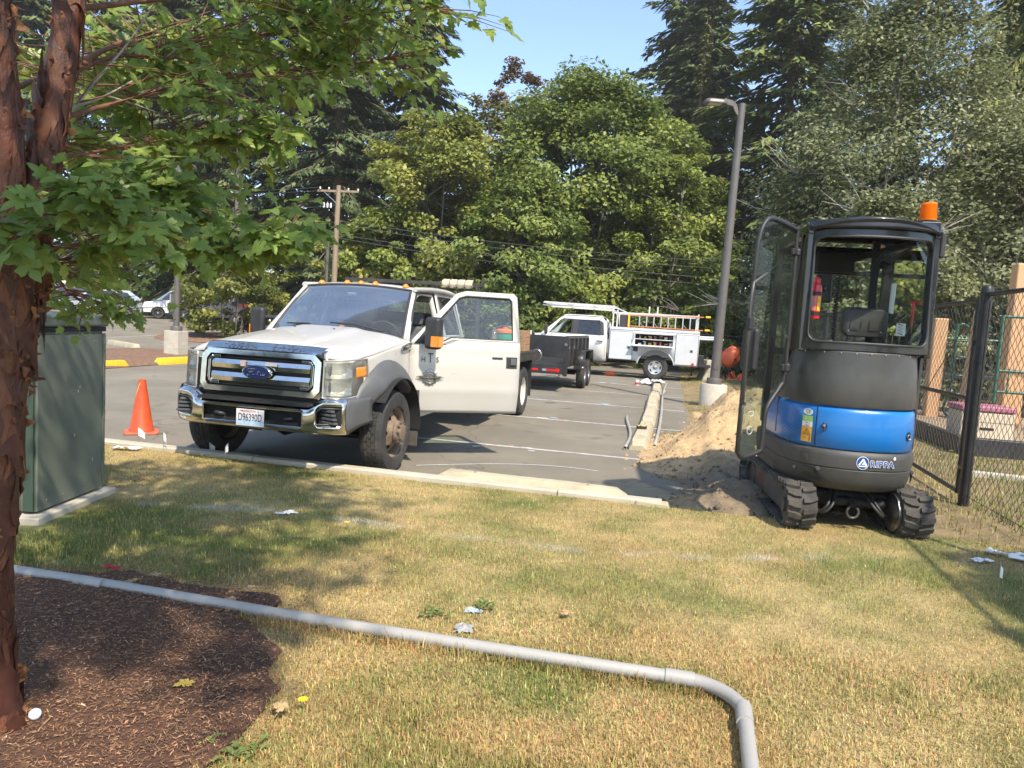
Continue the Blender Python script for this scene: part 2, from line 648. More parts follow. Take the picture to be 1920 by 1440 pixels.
for k, b in enumerate((8.96, 12.0, 15.07, 18.1, 21.15)):
 strip('painted_line', [(-5.2 + t * (5.55) , b + 0.012 * math.sin(3 * t + k)) for t in np.linspace(0, 1, 8)], 0.085, ASPH + 0.004, PAINT, lot)
for a in (-22, -19.2, -16.4, -25, -28, -31):
 strip('painted_line', [(a, 24.0 + t * 5.2) for t in np.linspace(0, 1, 4)], 0.10, ASPH + 0.008, PAINT, lot)
rng = random.Random(4)
BLUEM = mat('marking_paint_blue', (0.30, 0.40, 0.55), 0.9, var=0.3, vscale=30)
WHITEM = mat('marking_paint_white', (0.62, 0.62, 0.62), 0.9, var=0.3, vscale=30)
REDM = mat('marking_paint_red', (0.50, 0.22, 0.18), 0.9, var=0.3, vscale=30)
for (a, b, m, r) in ((-2.05, 12.05, WHITEM, .10), (-1.9, 12.2, BLUEM, .08), (-1.75, 11.93, REDM, .07), (-1.3, 15.2, BLUEM, .12), (-1.25, 15.05, WHITEM, .09), (-1.6, 21.3, BLUEM, .14),
      (-1.9, 21.2, WHITEM, .10), (-2.35, 8.75, WHITEM, .06), (-1.72, 8.98, WHITEM, .07), (-1.95, 9.06, REDM, .05), (-1.62, 8.8, WHITEM, .05)):
 n = 11
 ph = rng.random() * 6
 vs = []
 for k in range(n):
  rr = r * (0.45 + 0.75 * rng.random())
  g = L(a + math.cos(2 * math.pi * k / n) * rr * 1.2, b + math.sin(2 * math.pi * k / n) * rr * 0.8, ASPH + 0.0075)
  vs.append(g)
 MB().add(vs, [tuple(range(n))]).build('spray_mark', m, lot, smooth=0, fix=False)
# hand-drawn chalk arc on the asphalt
strip('chalk_arc', [(-2.6 + 1.9 * t, 7.25 + 0.75 * math.sin(1.9 * t)) for t in np.linspace(0, 1, 14)], 0.018, ASPH + 0.006, WHITEM, lot)

# ---- lawn
MUL_C, MUL_R = (-2.05, 2.62), 1.2

def mulch_d(x, y):
 """signed distance outside the mulch bed"""
 dx, dy = x - MUL_C[0], y - MUL_C[1]
 return np.hypot(dx, dy) - MUL_R - 0.55 * (fbm(x, y, 0.6, 3) - 0.5) - 0.06 * (vnoise(x, y, 0.12, 9) - 0.5)

def g2(x, y, cx, cy, sx, sy):
 return np.exp(-((x - cx) / sx) ** 2 - ((y - cy) / sy) ** 2)

def greenness(x, y):
 x, y = np.asarray(x, float), np.asarray(y, float)
 g = 0.40 + 1.9 * (fbm(x, y, 1.0, 21, 4) - 0.5) + 1.3 * (fbm(x, y, 0.28, 31, 3) - 0.5)
 g += 0.65 * g2(x, y, -2.3, 4.9, 1.4, 0.9) + 0.30 * g2(x, y, -0.9, 4.5, 0.9, 0.5) + 0.15 * g2(x, y, 1.1, 3.6, 0.9, 0.8) + 0.35 * g2(x, y, 2.9, 3.7, 0.6, 1.3)
 g -= 0.35 * g2(x, y, -0.6, 3.3, 0.7, 0.5) + 0.30 * g2(x, y, 2.4, 5.3, 1.2, 0.5) + 0.25 * g2(x, y, 0.2, 5.5, 1.6, 0.35) + 0.2 * g2(x, y, -0.4, 2.3, .6, .4)
 return np.clip(g, 0, 1)

STRAW, DRY, GRN = np.array((0.52, 0.395, 0.175)), np.array((0.47, 0.305, 0.125)), np.array((0.190, 0.215, 0.055))

def lawn_col(x, y, jit=None):
 g = greenness(x, y)[..., None]
 d = np.clip(1.6 * (fbm(x, y, 0.8, 55) - 0.38), 0, 1)[..., None]
 c = (STRAW * (1 - d) + DRY * d) * (1 - g) + GRN * g
 # faint sprayed marking line across the lawn
 yl = np.interp(x, (-3.2, -1.8, -1.1, -.3, .15, .9, 1.9, 2.5), (5.15, 5.27, 5.1, 4.86, 4.76, 4.68, 4.82, 4.98))
 wl = np.exp(-((y - yl) / .055) ** 2) * np.clip((vnoise(x, y, .22, 47) - .35) * 2.2, 0, 1) * .55
 wl = wl[..., None]
 return c * (1 - wl) + np.array((.62, .60, .55)) * wl

def lawn_z(x, y):
 return 0.035 * (fbm(x, y, 1.3, 77) - 0.5)

def lawn_attr(P):
 c = lawn_col(P[:, 0], P[:, 1]) * 0.78
 k = (0.75 + 0.5 * vnoise(P[:, 0], P[:, 1], 0.09, 8))[:, None]
 return {'col': np.concatenate([c * k, np.ones((len(P), 1))], 1)}

LAWNM = mat('lawn_thatch', (0.3, 0.2, 0.1), 0.95, var=0.35, vscale=60, bump=0.8, bscale=110, attr='col')
sheet('lawn', np.linspace(-8, 7, 150), np.linspace(-3, 6.24, 120),
   lambda a, b: (lambda P: np.stack([P[:, 0], P[:, 1], lawn_z(P[:, 0], P[:, 1])], -1))(lotxyz(a, b, 0)), LAWNM, attrs=lawn_attr)
# verge beside the lot: dry grass and trampled soil, over to the play area
VERGEM = mat('trampled_verge', (0.24, 0.175, 0.085), 0.95, var=0.35, vscale=3, dirt=0.75, dcol=(0.115, 0.105, 0.035), dscale=1.1, bump=0.6, bscale=60)
sheet('verge', np.linspace(LOT_A1 - 0.05, 30, 60), np.linspace(6.18, 40, 80),
   lambda a, b: (lambda P: np.stack([P[:, 0], P[:, 1], -0.101 + 0.094 * sstep((a - 0.37) / .9) + 0.05 * (fbm(P[:, 0], P[:, 1], 0.9, 12) - .5)], -1))(lotxyz(a, b, 0)), VERGEM)

GRASSM = mat('grass_blades', (0.3, 0.3, 0.1), 0.7, attr='col', trans=0.25, spec=0.25)

def blades(x, y, z, h, col, seed, wid=0.0032, lean=0.75, parent=None, name='grass', m=None, more=None):
 """curved three-vertex-pair blades as one mesh"""
 r = np.random.default_rng(seed)
 n = len(x)
 th = r.uniform(0, 2 * np.pi, n)
 ln = np.abs(r.normal(0, lean, n)).clip(0.05, 2.0)
 h = h * r.uniform(0.55, 1.3, n)
 d = np.stack([np.cos(th), np.sin(th)], -1)
 s = np.stack([-d[:, 1], d[:, 0]], -1)
 w = wid * r.uniform(0.6, 1.3, n)
 P = np.zeros((n, 5, 3))
 ca, sa = np.cos(ln * 0.5), np.sin(ln * 0.5)
 cb, sb = np.cos(ln * 1.15), np.sin(ln * 1.15)
 m1 = np.stack([x + d[:, 0] * h * .5 * sa, y + d[:, 1] * h * .5 * sa, z + h * .5 * ca], -1)
 tip = m1 + np.stack([d[:, 0] * h * .5 * sb, d[:, 1] * h * .5 * sb, h * .5 * cb], -1)
 base = np.stack([x, y, z - 0.004], -1)
 S = np.concatenate([s, np.zeros((n, 1))], 1) * w[:, None]
 P[:, 0], P[:, 1] = base - S, base + S
 P[:, 2], P[:, 3] = m1 + S * .8, m1 - S * .8
 P[:, 4] = tip
 i = np.arange(n)[:, None] * 5
 lo = np.concatenate([i + 0, i + 1, i + 2, i + 0, i + 2, i + 3, i + 3, i + 2, i + 4], 1).reshape(-1)
 j = r.uniform(0.6, 1.45, n)[:, None] * (1 + 0.12 * r.normal(0, 1, (n, 3)))
 c = np.clip(col * j, 0.01, 0.75)
 C = np.repeat(np.concatenate([c, np.ones((n, 1))], 1), 5, 0)
 V = P.reshape(-1, 3)
 if more:        # far blades: one triangle each
  x, y, z, h, col = more
  q = len(x)
  th, ln = r.uniform(0, 2 * np.pi, q), np.abs(r.normal(0, .9, q)).clip(.05, 1.4)
  h = h * r.uniform(.5, 1.15, q)
  w = wid * 1.15 * r.uniform(.7, 1.4, q)
  sx, sy = -np.sin(th) * w, np.cos(th) * w
  tip = np.stack([x + np.cos(th) * h * np.sin(ln), y + np.sin(th) * h * np.sin(ln), z + h * np.cos(ln)], -1)
  Q = np.stack([np.stack([x - sx, y - sy, z - .004], -1), np.stack([x + sx, y + sy, z - .004], -1), tip], 1).reshape(-1, 3)
  lo = np.concatenate([lo, len(V) + np.arange(3 * q)])
  c = np.clip(col * r.uniform(.6, 1.45, q)[:, None] * (1 + .12 * r.normal(0, 1, (q, 3))), .01, .75)
  C = np.concatenate([C, np.repeat(np.concatenate([c, np.ones((q, 1))], 1), 3, 0)])
  V = np.concatenate([V, Q])
 return fast_mesh(name, V, 3, lo, m or GRASSM, parent, {'col': C})

def scatter_grass():
 r = np.random.default_rng(11)
 N = 500000
 # denser towards the viewer's end of the lawn
 b = 1.2 + 5.05 * r.uniform(0, 1, N) ** 1.25
 half = 0.9 + b * 0.85
 a0 = -0.22 * b - half
 a = a0 + r.uniform(0, 1, N) * (2 * half + 0.6)
 P = lotxyz(a, b, 0)
 x, y = P[:, 0], P[:, 1]
 keep = (np.hypot(x, y) > 1.2) & (a < 6.8) & (a > -7.5) & (b < 6.17 + 0.1 * vnoise(a, b, 0.15, 4)) & (np.abs(x) < 0.80 * y + 0.75)
 md = mulch_d(x, y)
 keep &= r.uniform(0, 1, N) < np.clip(.015 + (md + .10) / .22, .012, 1)
 keep &= ~((x < -2.95) & (y > 4.45) & (y < 5.6))
 bare = fbm(x, y, 0.5, 91)
 keep &= r.uniform(0, 1, N) < np.clip(1.9 - 1.7 * bare, 0.3, 1)
 keep &= r.uniform(0, 1, N) < np.where(a > 0.6, 1 - 0.55 * g2(a, b, 1.9, 6.0, 1.2, 0.5), 1)
 x, y, b = x[keep], y[keep], b[keep]
 col = lawn_col(x, y)
 g = greenness(x, y)
 lone = r.uniform(0, 1, len(x)) < 0.22
 col[lone] = np.where((r.uniform(0, 1, lone.sum()) < 0.45)[:, None], GRN, STRAW * 1.1)
 h = (0.021 + 0.012 * g) * (0.6 + 1.0 * fbm(x, y, 0.3, 66))
 near = b < 3.6
 o = blades(x[near], y[near], lawn_z(x[near], y[near]), h[near], col[near], 5, wid=0.0020, lean=1.2, more=(x[~near], y[~near], lawn_z(x[~near], y[~near]), h[~near], col[~near]))
 tagit(o, 'patchy lawn of short dry straw and green blades', 'grass', kind='stuff')
 # longer blades lapping against the conduit
 q = 5200
 a = r.uniform(-2.0, .35, q)
 P = lotxyz(a, 3.03 + .012 * np.sin(a * 1.7) + r.choice((-1, 1), q) * (.026 + np.abs(r.normal(0, .022, q))), 0)
 c = lawn_col(P[:, 0], P[:, 1])
 o = blades(P[:, 0], P[:, 1], lawn_z(P[:, 0], P[:, 1]), np.full(q, .045) * r.uniform(.6, 1.5, q), c, 15, wid=.0021, lean=.8)
 tagit(o, 'longer grass blades lapping against the grey conduit', 'grass', kind='stuff')
 # taller weeds and seed stalks: by the kerb, under the fence and along the verge
 M = 75000
 a = r.uniform(0.35, 9.5, M)
 bb = 6.1 + 22 * r.uniform(0, 1, M) ** 1.6
 P = lotxyz(a, bb, 0)
 x, y = P[:, 0], P[:, 1]
 dens = np.clip(2.2 * (fbm(x, y, 1.4, 101) - 0.36), 0, 1)
 k = r.uniform(0, 1, M) < dens
 k &= ~((a > 0.2) & (a < 2.35) & (bb > 6.4) & (bb < 14.5) & (r.uniform(0, 1, M) < 0.93))
 k |= (a > 2.95) & (bb < 11.2) & (r.uniform(0, 1, M) < .8)
 k &= ~((a > 4.1) & (bb > 11.2))
 x, y, a, bb = x[k], y[k], a[k], bb[k]
 z = -0.101 + 0.094 * sstep((a - 0.37) / .9) + 0.05 * (fbm(x, y, 0.9, 12) - .5)
 gr = np.clip(fbm(x, y, 1.7, 41) * 1.5 - 0.35 + 0.25 * (a > 2.9), 0, 1)[:, None]
 c = STRAW * (1 - gr) + GRN * gr
 o = blades(x, y, z, np.full(len(x), 0.075), c, 6, wid=0.0045)
 tagit(o, 'rough dry grass on the verge around the fence and dirt pile', 'grass', kind='stuff')

scatter_grass()

# ---- mulch bed with chips
MULM = mat('mulch_bed_soil', (0.11, 0.050, 0.027), 0.95, var=0.5, vscale=25, dirt=0.5, dcol=(0.03, 0.02, 0.014), dscale=8, bump=1.0, bscale=70)

def mulch():
 n, m = 90, 26
 vs = [(MUL_C[0], MUL_C[1], 0.03)]
 for i in range(n):
  t = 2 * math.pi * i / n
  rr = MUL_R
  for _ in range(5):
   d = float(mulch_d(np.array(MUL_C[0] + rr * math.cos(t)), np.array(MUL_C[1] + rr * math.sin(t))))
   rr -= d
  for j in range(1, m + 1):
   q = rr * j / m * 1.02
   x, y = MUL_C[0] + q * math.cos(t), MUL_C[1] + q * math.sin(t)
   vs.append((x, y, 0.022 * min(1, (m - j) / 3) + 0.008 + 0.014 * float(fbm(np.array(x), np.array(y), .25, 6)) + float(lawn_z(np.array(x), np.array(y)))))
 fs = []
 for i in range(n):
  k = (i + 1) % n
  fs.append((0, 1 + i * m, 1 + k * m))
  for j in range(m - 1):
   fs.append((1 + i * m + j, 1 + i * m + j + 1, 1 + k * m + j + 1, 1 + k * m + j))
 o = MB().add(vs, fs).build('mulch_bed', MULM, None, smooth=60)
 o['kind'] = 'structure'
 r = np.random.default_rng(3)
 N = 112000
 x = MUL_C[0] + r.uniform(-1.7, 1.7, N)
 y = MUL_C[1] + r.uniform(-1.7, 1.7, N)
 k = mulch_d(x, y) < 0.085 * r.normal(0, 1, N)
 k &= (x > -0.80 * y - 0.6)
 x, y = x[k], y[k]
 n = len(x)
 z = 0.030 + 0.014 * fbm(x, y, .25, 6) + r.uniform(0, 0.010, n)
 ln = r.uniform(0.005, 0.020, n) * np.where(r.uniform(0, 1, n) < 0.05, 2.2, 1)
 w = r.uniform(0.0006, 0.0022, n)
 th = r.uniform(0, 2 * np.pi, n)
 tl = r.normal(0, 0.25, n)
 d = np.stack([np.cos(th) * np.cos(tl), np.sin(th) * np.cos(tl), np.sin(tl)], -1) * ln[:, None] / 2
 s = np.stack([-np.sin(th), np.cos(th), r.normal(0, 0.4, n)], -1) * w[:, None]
 c = np.stack([x, y, z], -1)
 t = np.array((0, 0, 1.0)) * (w * 0.6)[:, None]
 P = np.stack([c - d - s, c - d + s, c + d + s * .7, c + d - s * .7, c - d * .9 + t, c + d * .9 + t], 1)
 i = np.arange(n)[:, None] * 6
 lo = np.concatenate([i, i + 4, i + 5, i + 3, i + 1, i + 2, i + 5, i + 4], 1).reshape(-1)
 b = r.uniform(0, 1, n)[:, None]
 col = np.array((0.12, 0.064, 0.036)) * (1 - b) + np.array((0.40, 0.215, 0.11)) * b ** 1.2
 pale = r.uniform(0, 1, n) < 0.04
 col[pale] = (0.42, 0.30, 0.18)
 col *= r.uniform(0.5, 1.3, n)[:, None]
 C = np.repeat(np.concatenate([col, np.ones((n, 1))], 1), 6, 0)
 o = fast_mesh('mulch_chips', P.reshape(-1, 3), 4, lo, mat('mulch_chip', (0.2, 0.1, 0.05), 0.9, attr='col'), None, {'col': C})
 tagit(o, 'reddish brown bark mulch chips around the peeling tree', 'mulch', kind='stuff')

mulch()

# ---- kerb along the lawn
KERBM = mat('kerb_concrete', (0.47, 0.42, 0.33), 0.9, var=0.15, vscale=5, dirt=0.55, dcol=(0.25, 0.21, 0.15), dscale=2.5, bump=0.35, bscale=80)
kerb = empty('kerb', L(0, 6.29, 0), LA)
kerb['kind'] = 'structure'
x = -13.0
rng = random.Random(2)
while x < -0.1:
 ln = min(3.0 + rng.uniform(-.1, .1), 0.02 - x)
 dz = rng.uniform(-.004, .004)
 MB().prism([(-0.075, -0.14), (0.075, -0.14), (0.06, 0.028 + dz), (0.045, 0.042 + dz), (-0.06, 0.042 + dz), (-0.075, 0.03 + dz)], x + 0.004, x + ln - 0.004, 'X').build('kerb_segment', KERBM, kerb, bevel=0.006)
 x += ln

def wheel_stop(name, a, b, rz, ln, w, h, m, label, z=ASPH, group=None, seed=0):
 """parking stop: tapered long block with sloped ends, drain notches and pin holes"""
 rn = random.Random(seed)
 t = w * 0.30
 e = 0.10
 mb = MB()
 xs = [-ln / 2, -ln / 2 + e, -ln / 6, ln / 6, ln / 2 - e, ln / 2]
 vs, fs = [], []
 for i, xx in enumerate(xs):
  end = i in (0, len(xs) - 1)
  hh = h * (0.45 if end else 1) + rn.uniform(-.003, .003)
  tt = t * (0.9 if end else 1)
  ww = w / 2 * (0.86 if end else 1)
  vs += [(xx, -ww, 0), (xx, -ww, hh * .35), (xx, -tt, hh), (xx, tt, hh), (xx, ww, hh * .35), (xx, ww, 0)]
 for i in range(len(xs) - 1):
  for j in range(5): fs.append((i * 6 + j, (i + 1) * 6 + j, (i + 1) * 6 + j + 1, i * 6 + j + 1))
 fs += [tuple(range(6)), tuple(range((len(xs) - 1) * 6 + 5, (len(xs) - 1) * 6 - 1, -1))]
 g = L(a, b)
 root = empty(name, (g.x, g.y, z + float(rise(g.x, g.y))), LA + rz)
 mb.add(vs, fs).build('block', m, root, bevel=0.008)
 for s in (-1, 1):
  MB().lathe([(0.001, h + 0.003), (0.013, h + 0.003), (0.013, h - 0.01)], 10, 'Z', (s * ln * .3, 0, 0)).build('pin', RUST, root)
 tagit(root, label, 'wheel stop', group)
 return root

STOPM = mat('stop_concrete', (0.44, 0.385, 0.27), 0.9, var=0.14, vscale=5, dirt=0.5, dcol=(0.24, 0.20, 0.135), dscale=3.5, bump=0.3, bscale=70)
YELM = mat('yellow_stop_paint', (0.76, 0.45, 0.02), 0.6, var=0.1, vscale=6, dirt=0.35, dcol=(0.35, 0.24, 0.06), dscale=5, bump=0.2, bscale=70)
for k, (b0, b1) in enumerate(((9.65, 11.9), (12.15, 14.4), (14.62, 16.9), (17.1, 19.3), (19.5, 21.6))):
 nm = ['lowest, with the tape measure lying on it', 'second along from the tape measure', 'middle one of the row of five', 'fourth along from the tape measure', 'under the white plastic bags']
 wheel_stop('wheel_stop', -0.33 + 0.02 * (k % 2), (b0 + b1) / 2, R(90 + (k % 3 - 1) * 0.8), b1 - b0, 0.26, 0.14, STOPM,
      'sandy concrete wheel stop beside the dirt pile, ' + nm[k], group='concrete wheel stops in a row', seed=k)
wheel_stop('wheel_stop', -1.18, 6.40, R(-1.5), 1.78, 0.20, 0.105, STOPM, 'concrete wheel stop laid against the lawn kerb beside the open truck door', z=-0.02, seed=9)
MB().prism([(-0.16, -0.06), (0.16, -0.06), (0.13, 0.02), (-0.14, 0.03)], -0.07, 0.07, 'Y').build('concrete_offcut', STOPM, None, bevel=0.008).matrix_world = Matrix.Translation(L(-0.06, 6.26, 0.005)) @ Matrix.Rotation(LA, 4, 'Z')
tagit(bpy.data.objects['concrete_offcut'], 'small low concrete block at the end of the kerb by the dirt', 'concrete block')
wheel_stop('wheel_stop', -12.8, 13.8, R(88), 1.85, 0.24, 0.17, YELM, 'yellow painted wheel stop in front of bare mulch, away from the lamp base', group='yellow wheel stops', seed=12)
wheel_stop('wheel_stop', -12.75, 16.75, R(88), 1.9, 0.24, 0.17, YELM, 'yellow painted wheel stop directly in front of the lamp post base', group='yellow wheel stops', seed=13)
wheel_stop('wheel_stop', -18.4, 21.1, R(-30), 2.6, 0.26, 0.16, STOPM, 'bare concrete wheel stop behind the mulch island', seed=14)

# ---- mulch island across the lane
ISL = mat('island_mulch', (0.20, 0.115, 0.07), 0.95, var=0.5, vscale=14, dirt=0.5, dcol=(0.09, 0.05, 0.03), dscale=5, bump=1.0, bscale=45)
def island(pts):
 mb = MB()
 pp = smooth_path([(p[0], p[1], 0) for p in pts], 6, True)
 c = sum(pp, Vector()) / len(pp)
 ring_n = len(pp)
 vs = []
 for f, zz in ((1.0, 0.004), (0.97, 0.05), (0.85, 0.09), (0.5, 0.13)):
  for p in pp:
   q = c + (p - c) * f
   g = L(q.x, q.y)
   vs.append((g.x, g.y, ASPH + zz + float(rise(g.x, g.y)) + 0.03 * float(fbm(np.array(g.x), np.array(g.y), .5, 8))))
 fs = []
 for k in range(3):
  for i in range(ring_n):
   j = (i + 1) % ring_n
   fs.append((k * ring_n + i, k * ring_n + j, (k + 1) * ring_n + j, (k + 1) * ring_n + i))
 fs.append(tuple(3 * ring_n + i for i in range(ring_n)))
 isl = mb.add(vs, fs).build('planting_island', ISL, None, smooth=50)
 isl['kind'] = 'structure'

island([(-12.9, 10.0), (-13.0, 18.6), (-14.0, 19.9), (-16.4, 20.4), (-17.1, 18.5), (-17.4, 10.0)])
island([(-17.0, 27.4), (-18.2, 30.4), (-20.6, 30.8), (-22.2, 28.6), (-21.0, 25.8), (-18.6, 25.4)])
# ================================================================== VEHICLE HELPERS
def fill(mb, outer, holes, fn):
 """flat outline with holes, triangulated; fn maps 2D -> 3D"""
 bm = bmesh.new()
 es = []
 for loop in [outer] + list(holes):
  vs = [bm.verts.new((p[0], p[1], 0)) for p in loop]
  for i in range(len(vs)): es.append(bm.edges.new((vs[i], vs[(i + 1) % len(vs)])))
 bmesh.ops.triangle_fill(bm, use_beauty=True, use_dissolve=False, edges=es)
 bm.verts.index_update()
 mb.add([fn(v.co.x, v.co.y) for v in bm.verts], [[v.index for v in f.verts] for f in bm.faces])
 bm.free()
 return mb

def tyre_mb(Rt, W, rr, lugs=0, rows=4, seg=48, depth=0.011):
 """tyre around Y with sidewall bulge and, if lugs, separate tread blocks"""
 h = W / 2
 g = 0.010 if lugs else 0
 mb = MB()
 prof = [(rr, -h * .78), (rr + .012, -h * .92), (rr + (Rt - rr) * .45, -h), (Rt - .035, -h * .93), (Rt - .012 - g, -h * .80), (Rt - g, -h * .62), (Rt - g, 0),
   (Rt - g, h * .62), (Rt - .012 - g, h * .80), (Rt - .035, h * .93), (rr + (Rt - rr) * .45, h), (rr + .012, h * .92), (rr, h * .78)]
 if not lugs:      # rain grooves
  gr = []
  for k in range(9):
   y = -h * .62 + 1.24 * h * k / 8
   gr.append((Rt - (0.009 if k % 2 else 0), y))
  prof[5:8] = gr
 mb.lathe(prof, seg, 'Y')
 if lugs:
  for k in range(lugs):
   for j in range(rows):
    t = 2 * math.pi * (k + (0.5 if j % 2 else 0) + 0.12 * math.sin(j * 3)) / lugs
    y = -h * .80 + 1.6 * h * (j + .5) / rows
    edge = j in (0, rows - 1)
    da = 2 * math.pi / lugs * (0.40 if not edge else 0.36)
    dy = 1.6 * h / rows * 0.44
    vs = []
    for rad in (Rt - depth - .006, Rt - (0.004 if edge else 0)):
     for (sa, sy) in ((-1, -1), (1, -1), (1, 1), (-1, 1)):
      a = t + sa * da + sy * da * 0.25 * (1 if j % 2 else -1)
      yy = y + sy * dy * (1.35 if edge and (sy > 0) == (j > 0) else 1)
      r2 = rad - (0.016 if edge and (sy > 0) == (j > 0) else 0)
      vs.append((r2 * math.cos(a), yy, r2 * math.sin(a)))
    mb.add(vs, [(3, 2, 1, 0), (4, 5, 6, 7), (0, 1, 5, 4), (1, 2, 6, 5), (2, 3, 7, 6), (3, 0, 4, 7)])
 return mb

def disc_holes(mb, r0, r1, y0, y1, n, hole_r, hr, seg=48):
 """conical wheel disc between radii with n round holes at radius hr"""
 outer = [(r1 * math.cos(2 * math.pi * k / seg), r1 * math.sin(2 * math.pi * k / seg)) for k in range(seg)]
 holes = [[(r0 * math.cos(2 * math.pi * k / 16), r0 * math.sin(2 * math.pi * k / 16)) for k in range(16)]]
 for i in range(n):
  t = 2 * math.pi * (i + .5) / n
  cx, cz = hr * math.cos(t), hr * math.sin(t)
  hl = []
  for k in range(14):
   q = 2 * math.pi * k / 14
   dr, dt = hole_r[0] * math.cos(q), hole_r[1] * math.sin(q)
   hl.append((cx + dr * math.cos(t) - dt * math.sin(t), cz + dr * math.sin(t) + dt * math.cos(t)))
  holes.append(hl)

 def fn(x, z):
  r = math.hypot(x, z)
  k = min(1, max(0, (r - r0) / (r1 - r0)))
  return (x, y0 + (y1 - y0) * k, z)
 return fill(mb, outer, holes, fn)

def wheel(parent, c, Rt, W, rr, style, side=1, lugs=0, rot=0.0):
 """style: hub (steel with protruding hub), dish (dual outer), alloy, plain; side +1 = outer face towards +Y"""
 w = empty('wheel', c, 0, parent)
 w.rotation_euler = (0, rot, 0 if side > 0 else math.pi)
 tyre_mb(Rt, W, rr, lugs, 5 if lugs else 4).build('tyre', RUBBER, w, smooth=30)
 h = W / 2
 if style == 'hub':
  rim = MB()
  rim.lathe([(rr - .012, -h * .75), (rr - .02, 0), (rr - .018, h * .55), (rr + .004, h * .82), (rr + .012, h * .86), (rr + .012, h * .78)], 48, 'Y')
  disc_holes(rim, 0.10, rr - .018, h * .98, h * .05, 6, (0.030, 0.036), rr * .70)
  rim.build('rim', RUST, w, smooth=40)
  MB().lathe([(0.105, h * .93), (0.118, h * 1.02), (0.112, h * 1.22), (0.085, h * 1.30), (0.080, h * 1.52), (0.052, h * 1.58), (0.001, h * 1.58)], 32, 'Y').build('hub', RUST, w, smooth=35)
  for k in range(10):
   t = 2 * math.pi * k / 10
   MB().lathe([(0.012, h * 0.95), (0.013, h * 1.30), (0.007, h * 1.33), (0.007, h * 1.5), (0.001, h * 1.5)], 6, 'Y', (0.098 * math.cos(t), 0, 0.098 * math.sin(t))).build('lug_nut', STEEL, w)
  MB().lathe([(0.0, -h * .2), (rr * .9, -h * .2)], 24, 'Y').build('brake_drum', DARK, w)
 elif style == 'dish':
  rim = MB()
  rim.lathe([(rr - .012, -h * .75), (rr - .02, h * .4), (rr + .004, h * .82), (rr + .012, h * .86), (rr + .012, h * .78)], 48, 'Y')
  disc_holes(rim, 0.09, rr - .018, -h * .75, h * .30, 6, (0.024, 0.030), rr * .74)
  rim.build('rim', mat('white_steel_wheel', (0.60, 0.56, 0.48), 0.5, var=0.1, dirt=0.6, dcol=(0.25, 0.2, 0.14), dscale=6), w, smooth=40)
  MB().lathe([(0.10, -h * .78), (0.09, -h * .1), (0.06, 0), (0.001, 0)], 24, 'Y').build('hub', STEEL, w)
 elif style == 'alloy':
  rim = MB()
  rim.lathe([(rr - .012, -h * .75), (rr - .02, h * .4), (rr + .002, h * .80), (rr + .012, h * .88), (rr + .012, h * .78)], 40, 'Y')
  disc_holes(rim, 0.05, rr - .004, h * .50, h * .70, 5, (0.024, 0.062), rr * .76)
  rim.build('rim', ALU, w, smooth=40)
  MB().lathe([(0.075, h * .50), (0.07, h * .72), (0.045, h * .80), (0.001, h * .80)], 24, 'Y').build('hub_cap', STEEL, w)
  for k in range(8):
   t = 2 * math.pi * k / 8
   MB().lathe([(0.011, h * 0.5), (0.011, h * .74), (0.001, h * .76)], 6, 'Y', (0.098 * math.cos(t), 0, 0.098 * math.sin(t))).build('lug_nut', STEEL, w)
  MB().lathe([(0.0, h * .1), (rr * .95, h * .1)], 24, 'Y').build('brake_disc', DARK, w)
 else:
  rim = MB()
  rim.lathe([(rr - .012, -h * .75), (rr - .02, h * .3), (rr + .004, h * .80), (rr + .012, h * .86), (rr + .012, h * .78)], 32, 'Y')
  disc_holes(rim, 0.04, rr - .016, h * .45, h * .30, 8, (0.02, 0.03), rr * .72, 32)
  rim.build('rim', STEEL if style == 'plain' else BLACKP, w, smooth=40)
  MB().lathe([(0.06, h * .45), (0.05, h * .75), (0.001, h * .78)], 20, 'Y').build('hub_cap', STEEL, w)
 return w

def label_plate(mb, x0, x1, y0, y1, z):
 return mb.add([(x0, y0, z), (x1, y0, z), (x1, y1, z), (x0, y1, z)], [(0, 1, 2, 3)])
# ================================================================== WHITE FLATBED TRUCK
SEATM = mat('seat_fabric', (0.10, 0.10, 0.105), 0.85, var=0.2, vscale=20, bump=0.2, bscale=150)
DASHM = mat('dashboard', (0.16, 0.155, 0.15), 0.7, var=0.15, vscale=10)
TRIMM = mat('door_trim', (0.20, 0.195, 0.185), 0.7, var=0.15, vscale=10)
LENSM = glass('lamp_lens', (0.90, 0.90, 0.86), 0.07, 0.05, 0.10)
REFLM = mat('lamp_reflector', (0.78, 0.78, 0.75), 0.16, 0.9, var=0.25, vscale=30, bump=0.6, bscale=45)

def seat(parent, x, y, w, name='seat', m=None):
 """bucket seat: cushion, backrest, headrest as sub-parts of the seat"""
 s = empty(name, (x, y, 0), 0, parent)
 m = m or SEATM
 MB().box((0, 0, 0.84), (0.50, w, 0.16)).build('cushion', m, s, bevel=0.05, seg=3)
 MB().box((-0.30, 0, 1.18), (0.14, w, 0.62), Matrix.Rotation(R(-14), 3, 'Y')).build('backrest', m, s, bevel=0.05, seg=3)
 MB().box((-0.39, 0, 1.58), (0.09, w * .5, 0.17), Matrix.Rotation(R(-10), 3, 'Y')).build('headrest', m, s, bevel=0.035, seg=3)
 return s

def sidey(z):
 if z <= 1.30: return 0.955 - 0.035 * ((z - 1.0) / 0.45) ** 2
 return 0.94 - 0.31 * (z - 1.30)

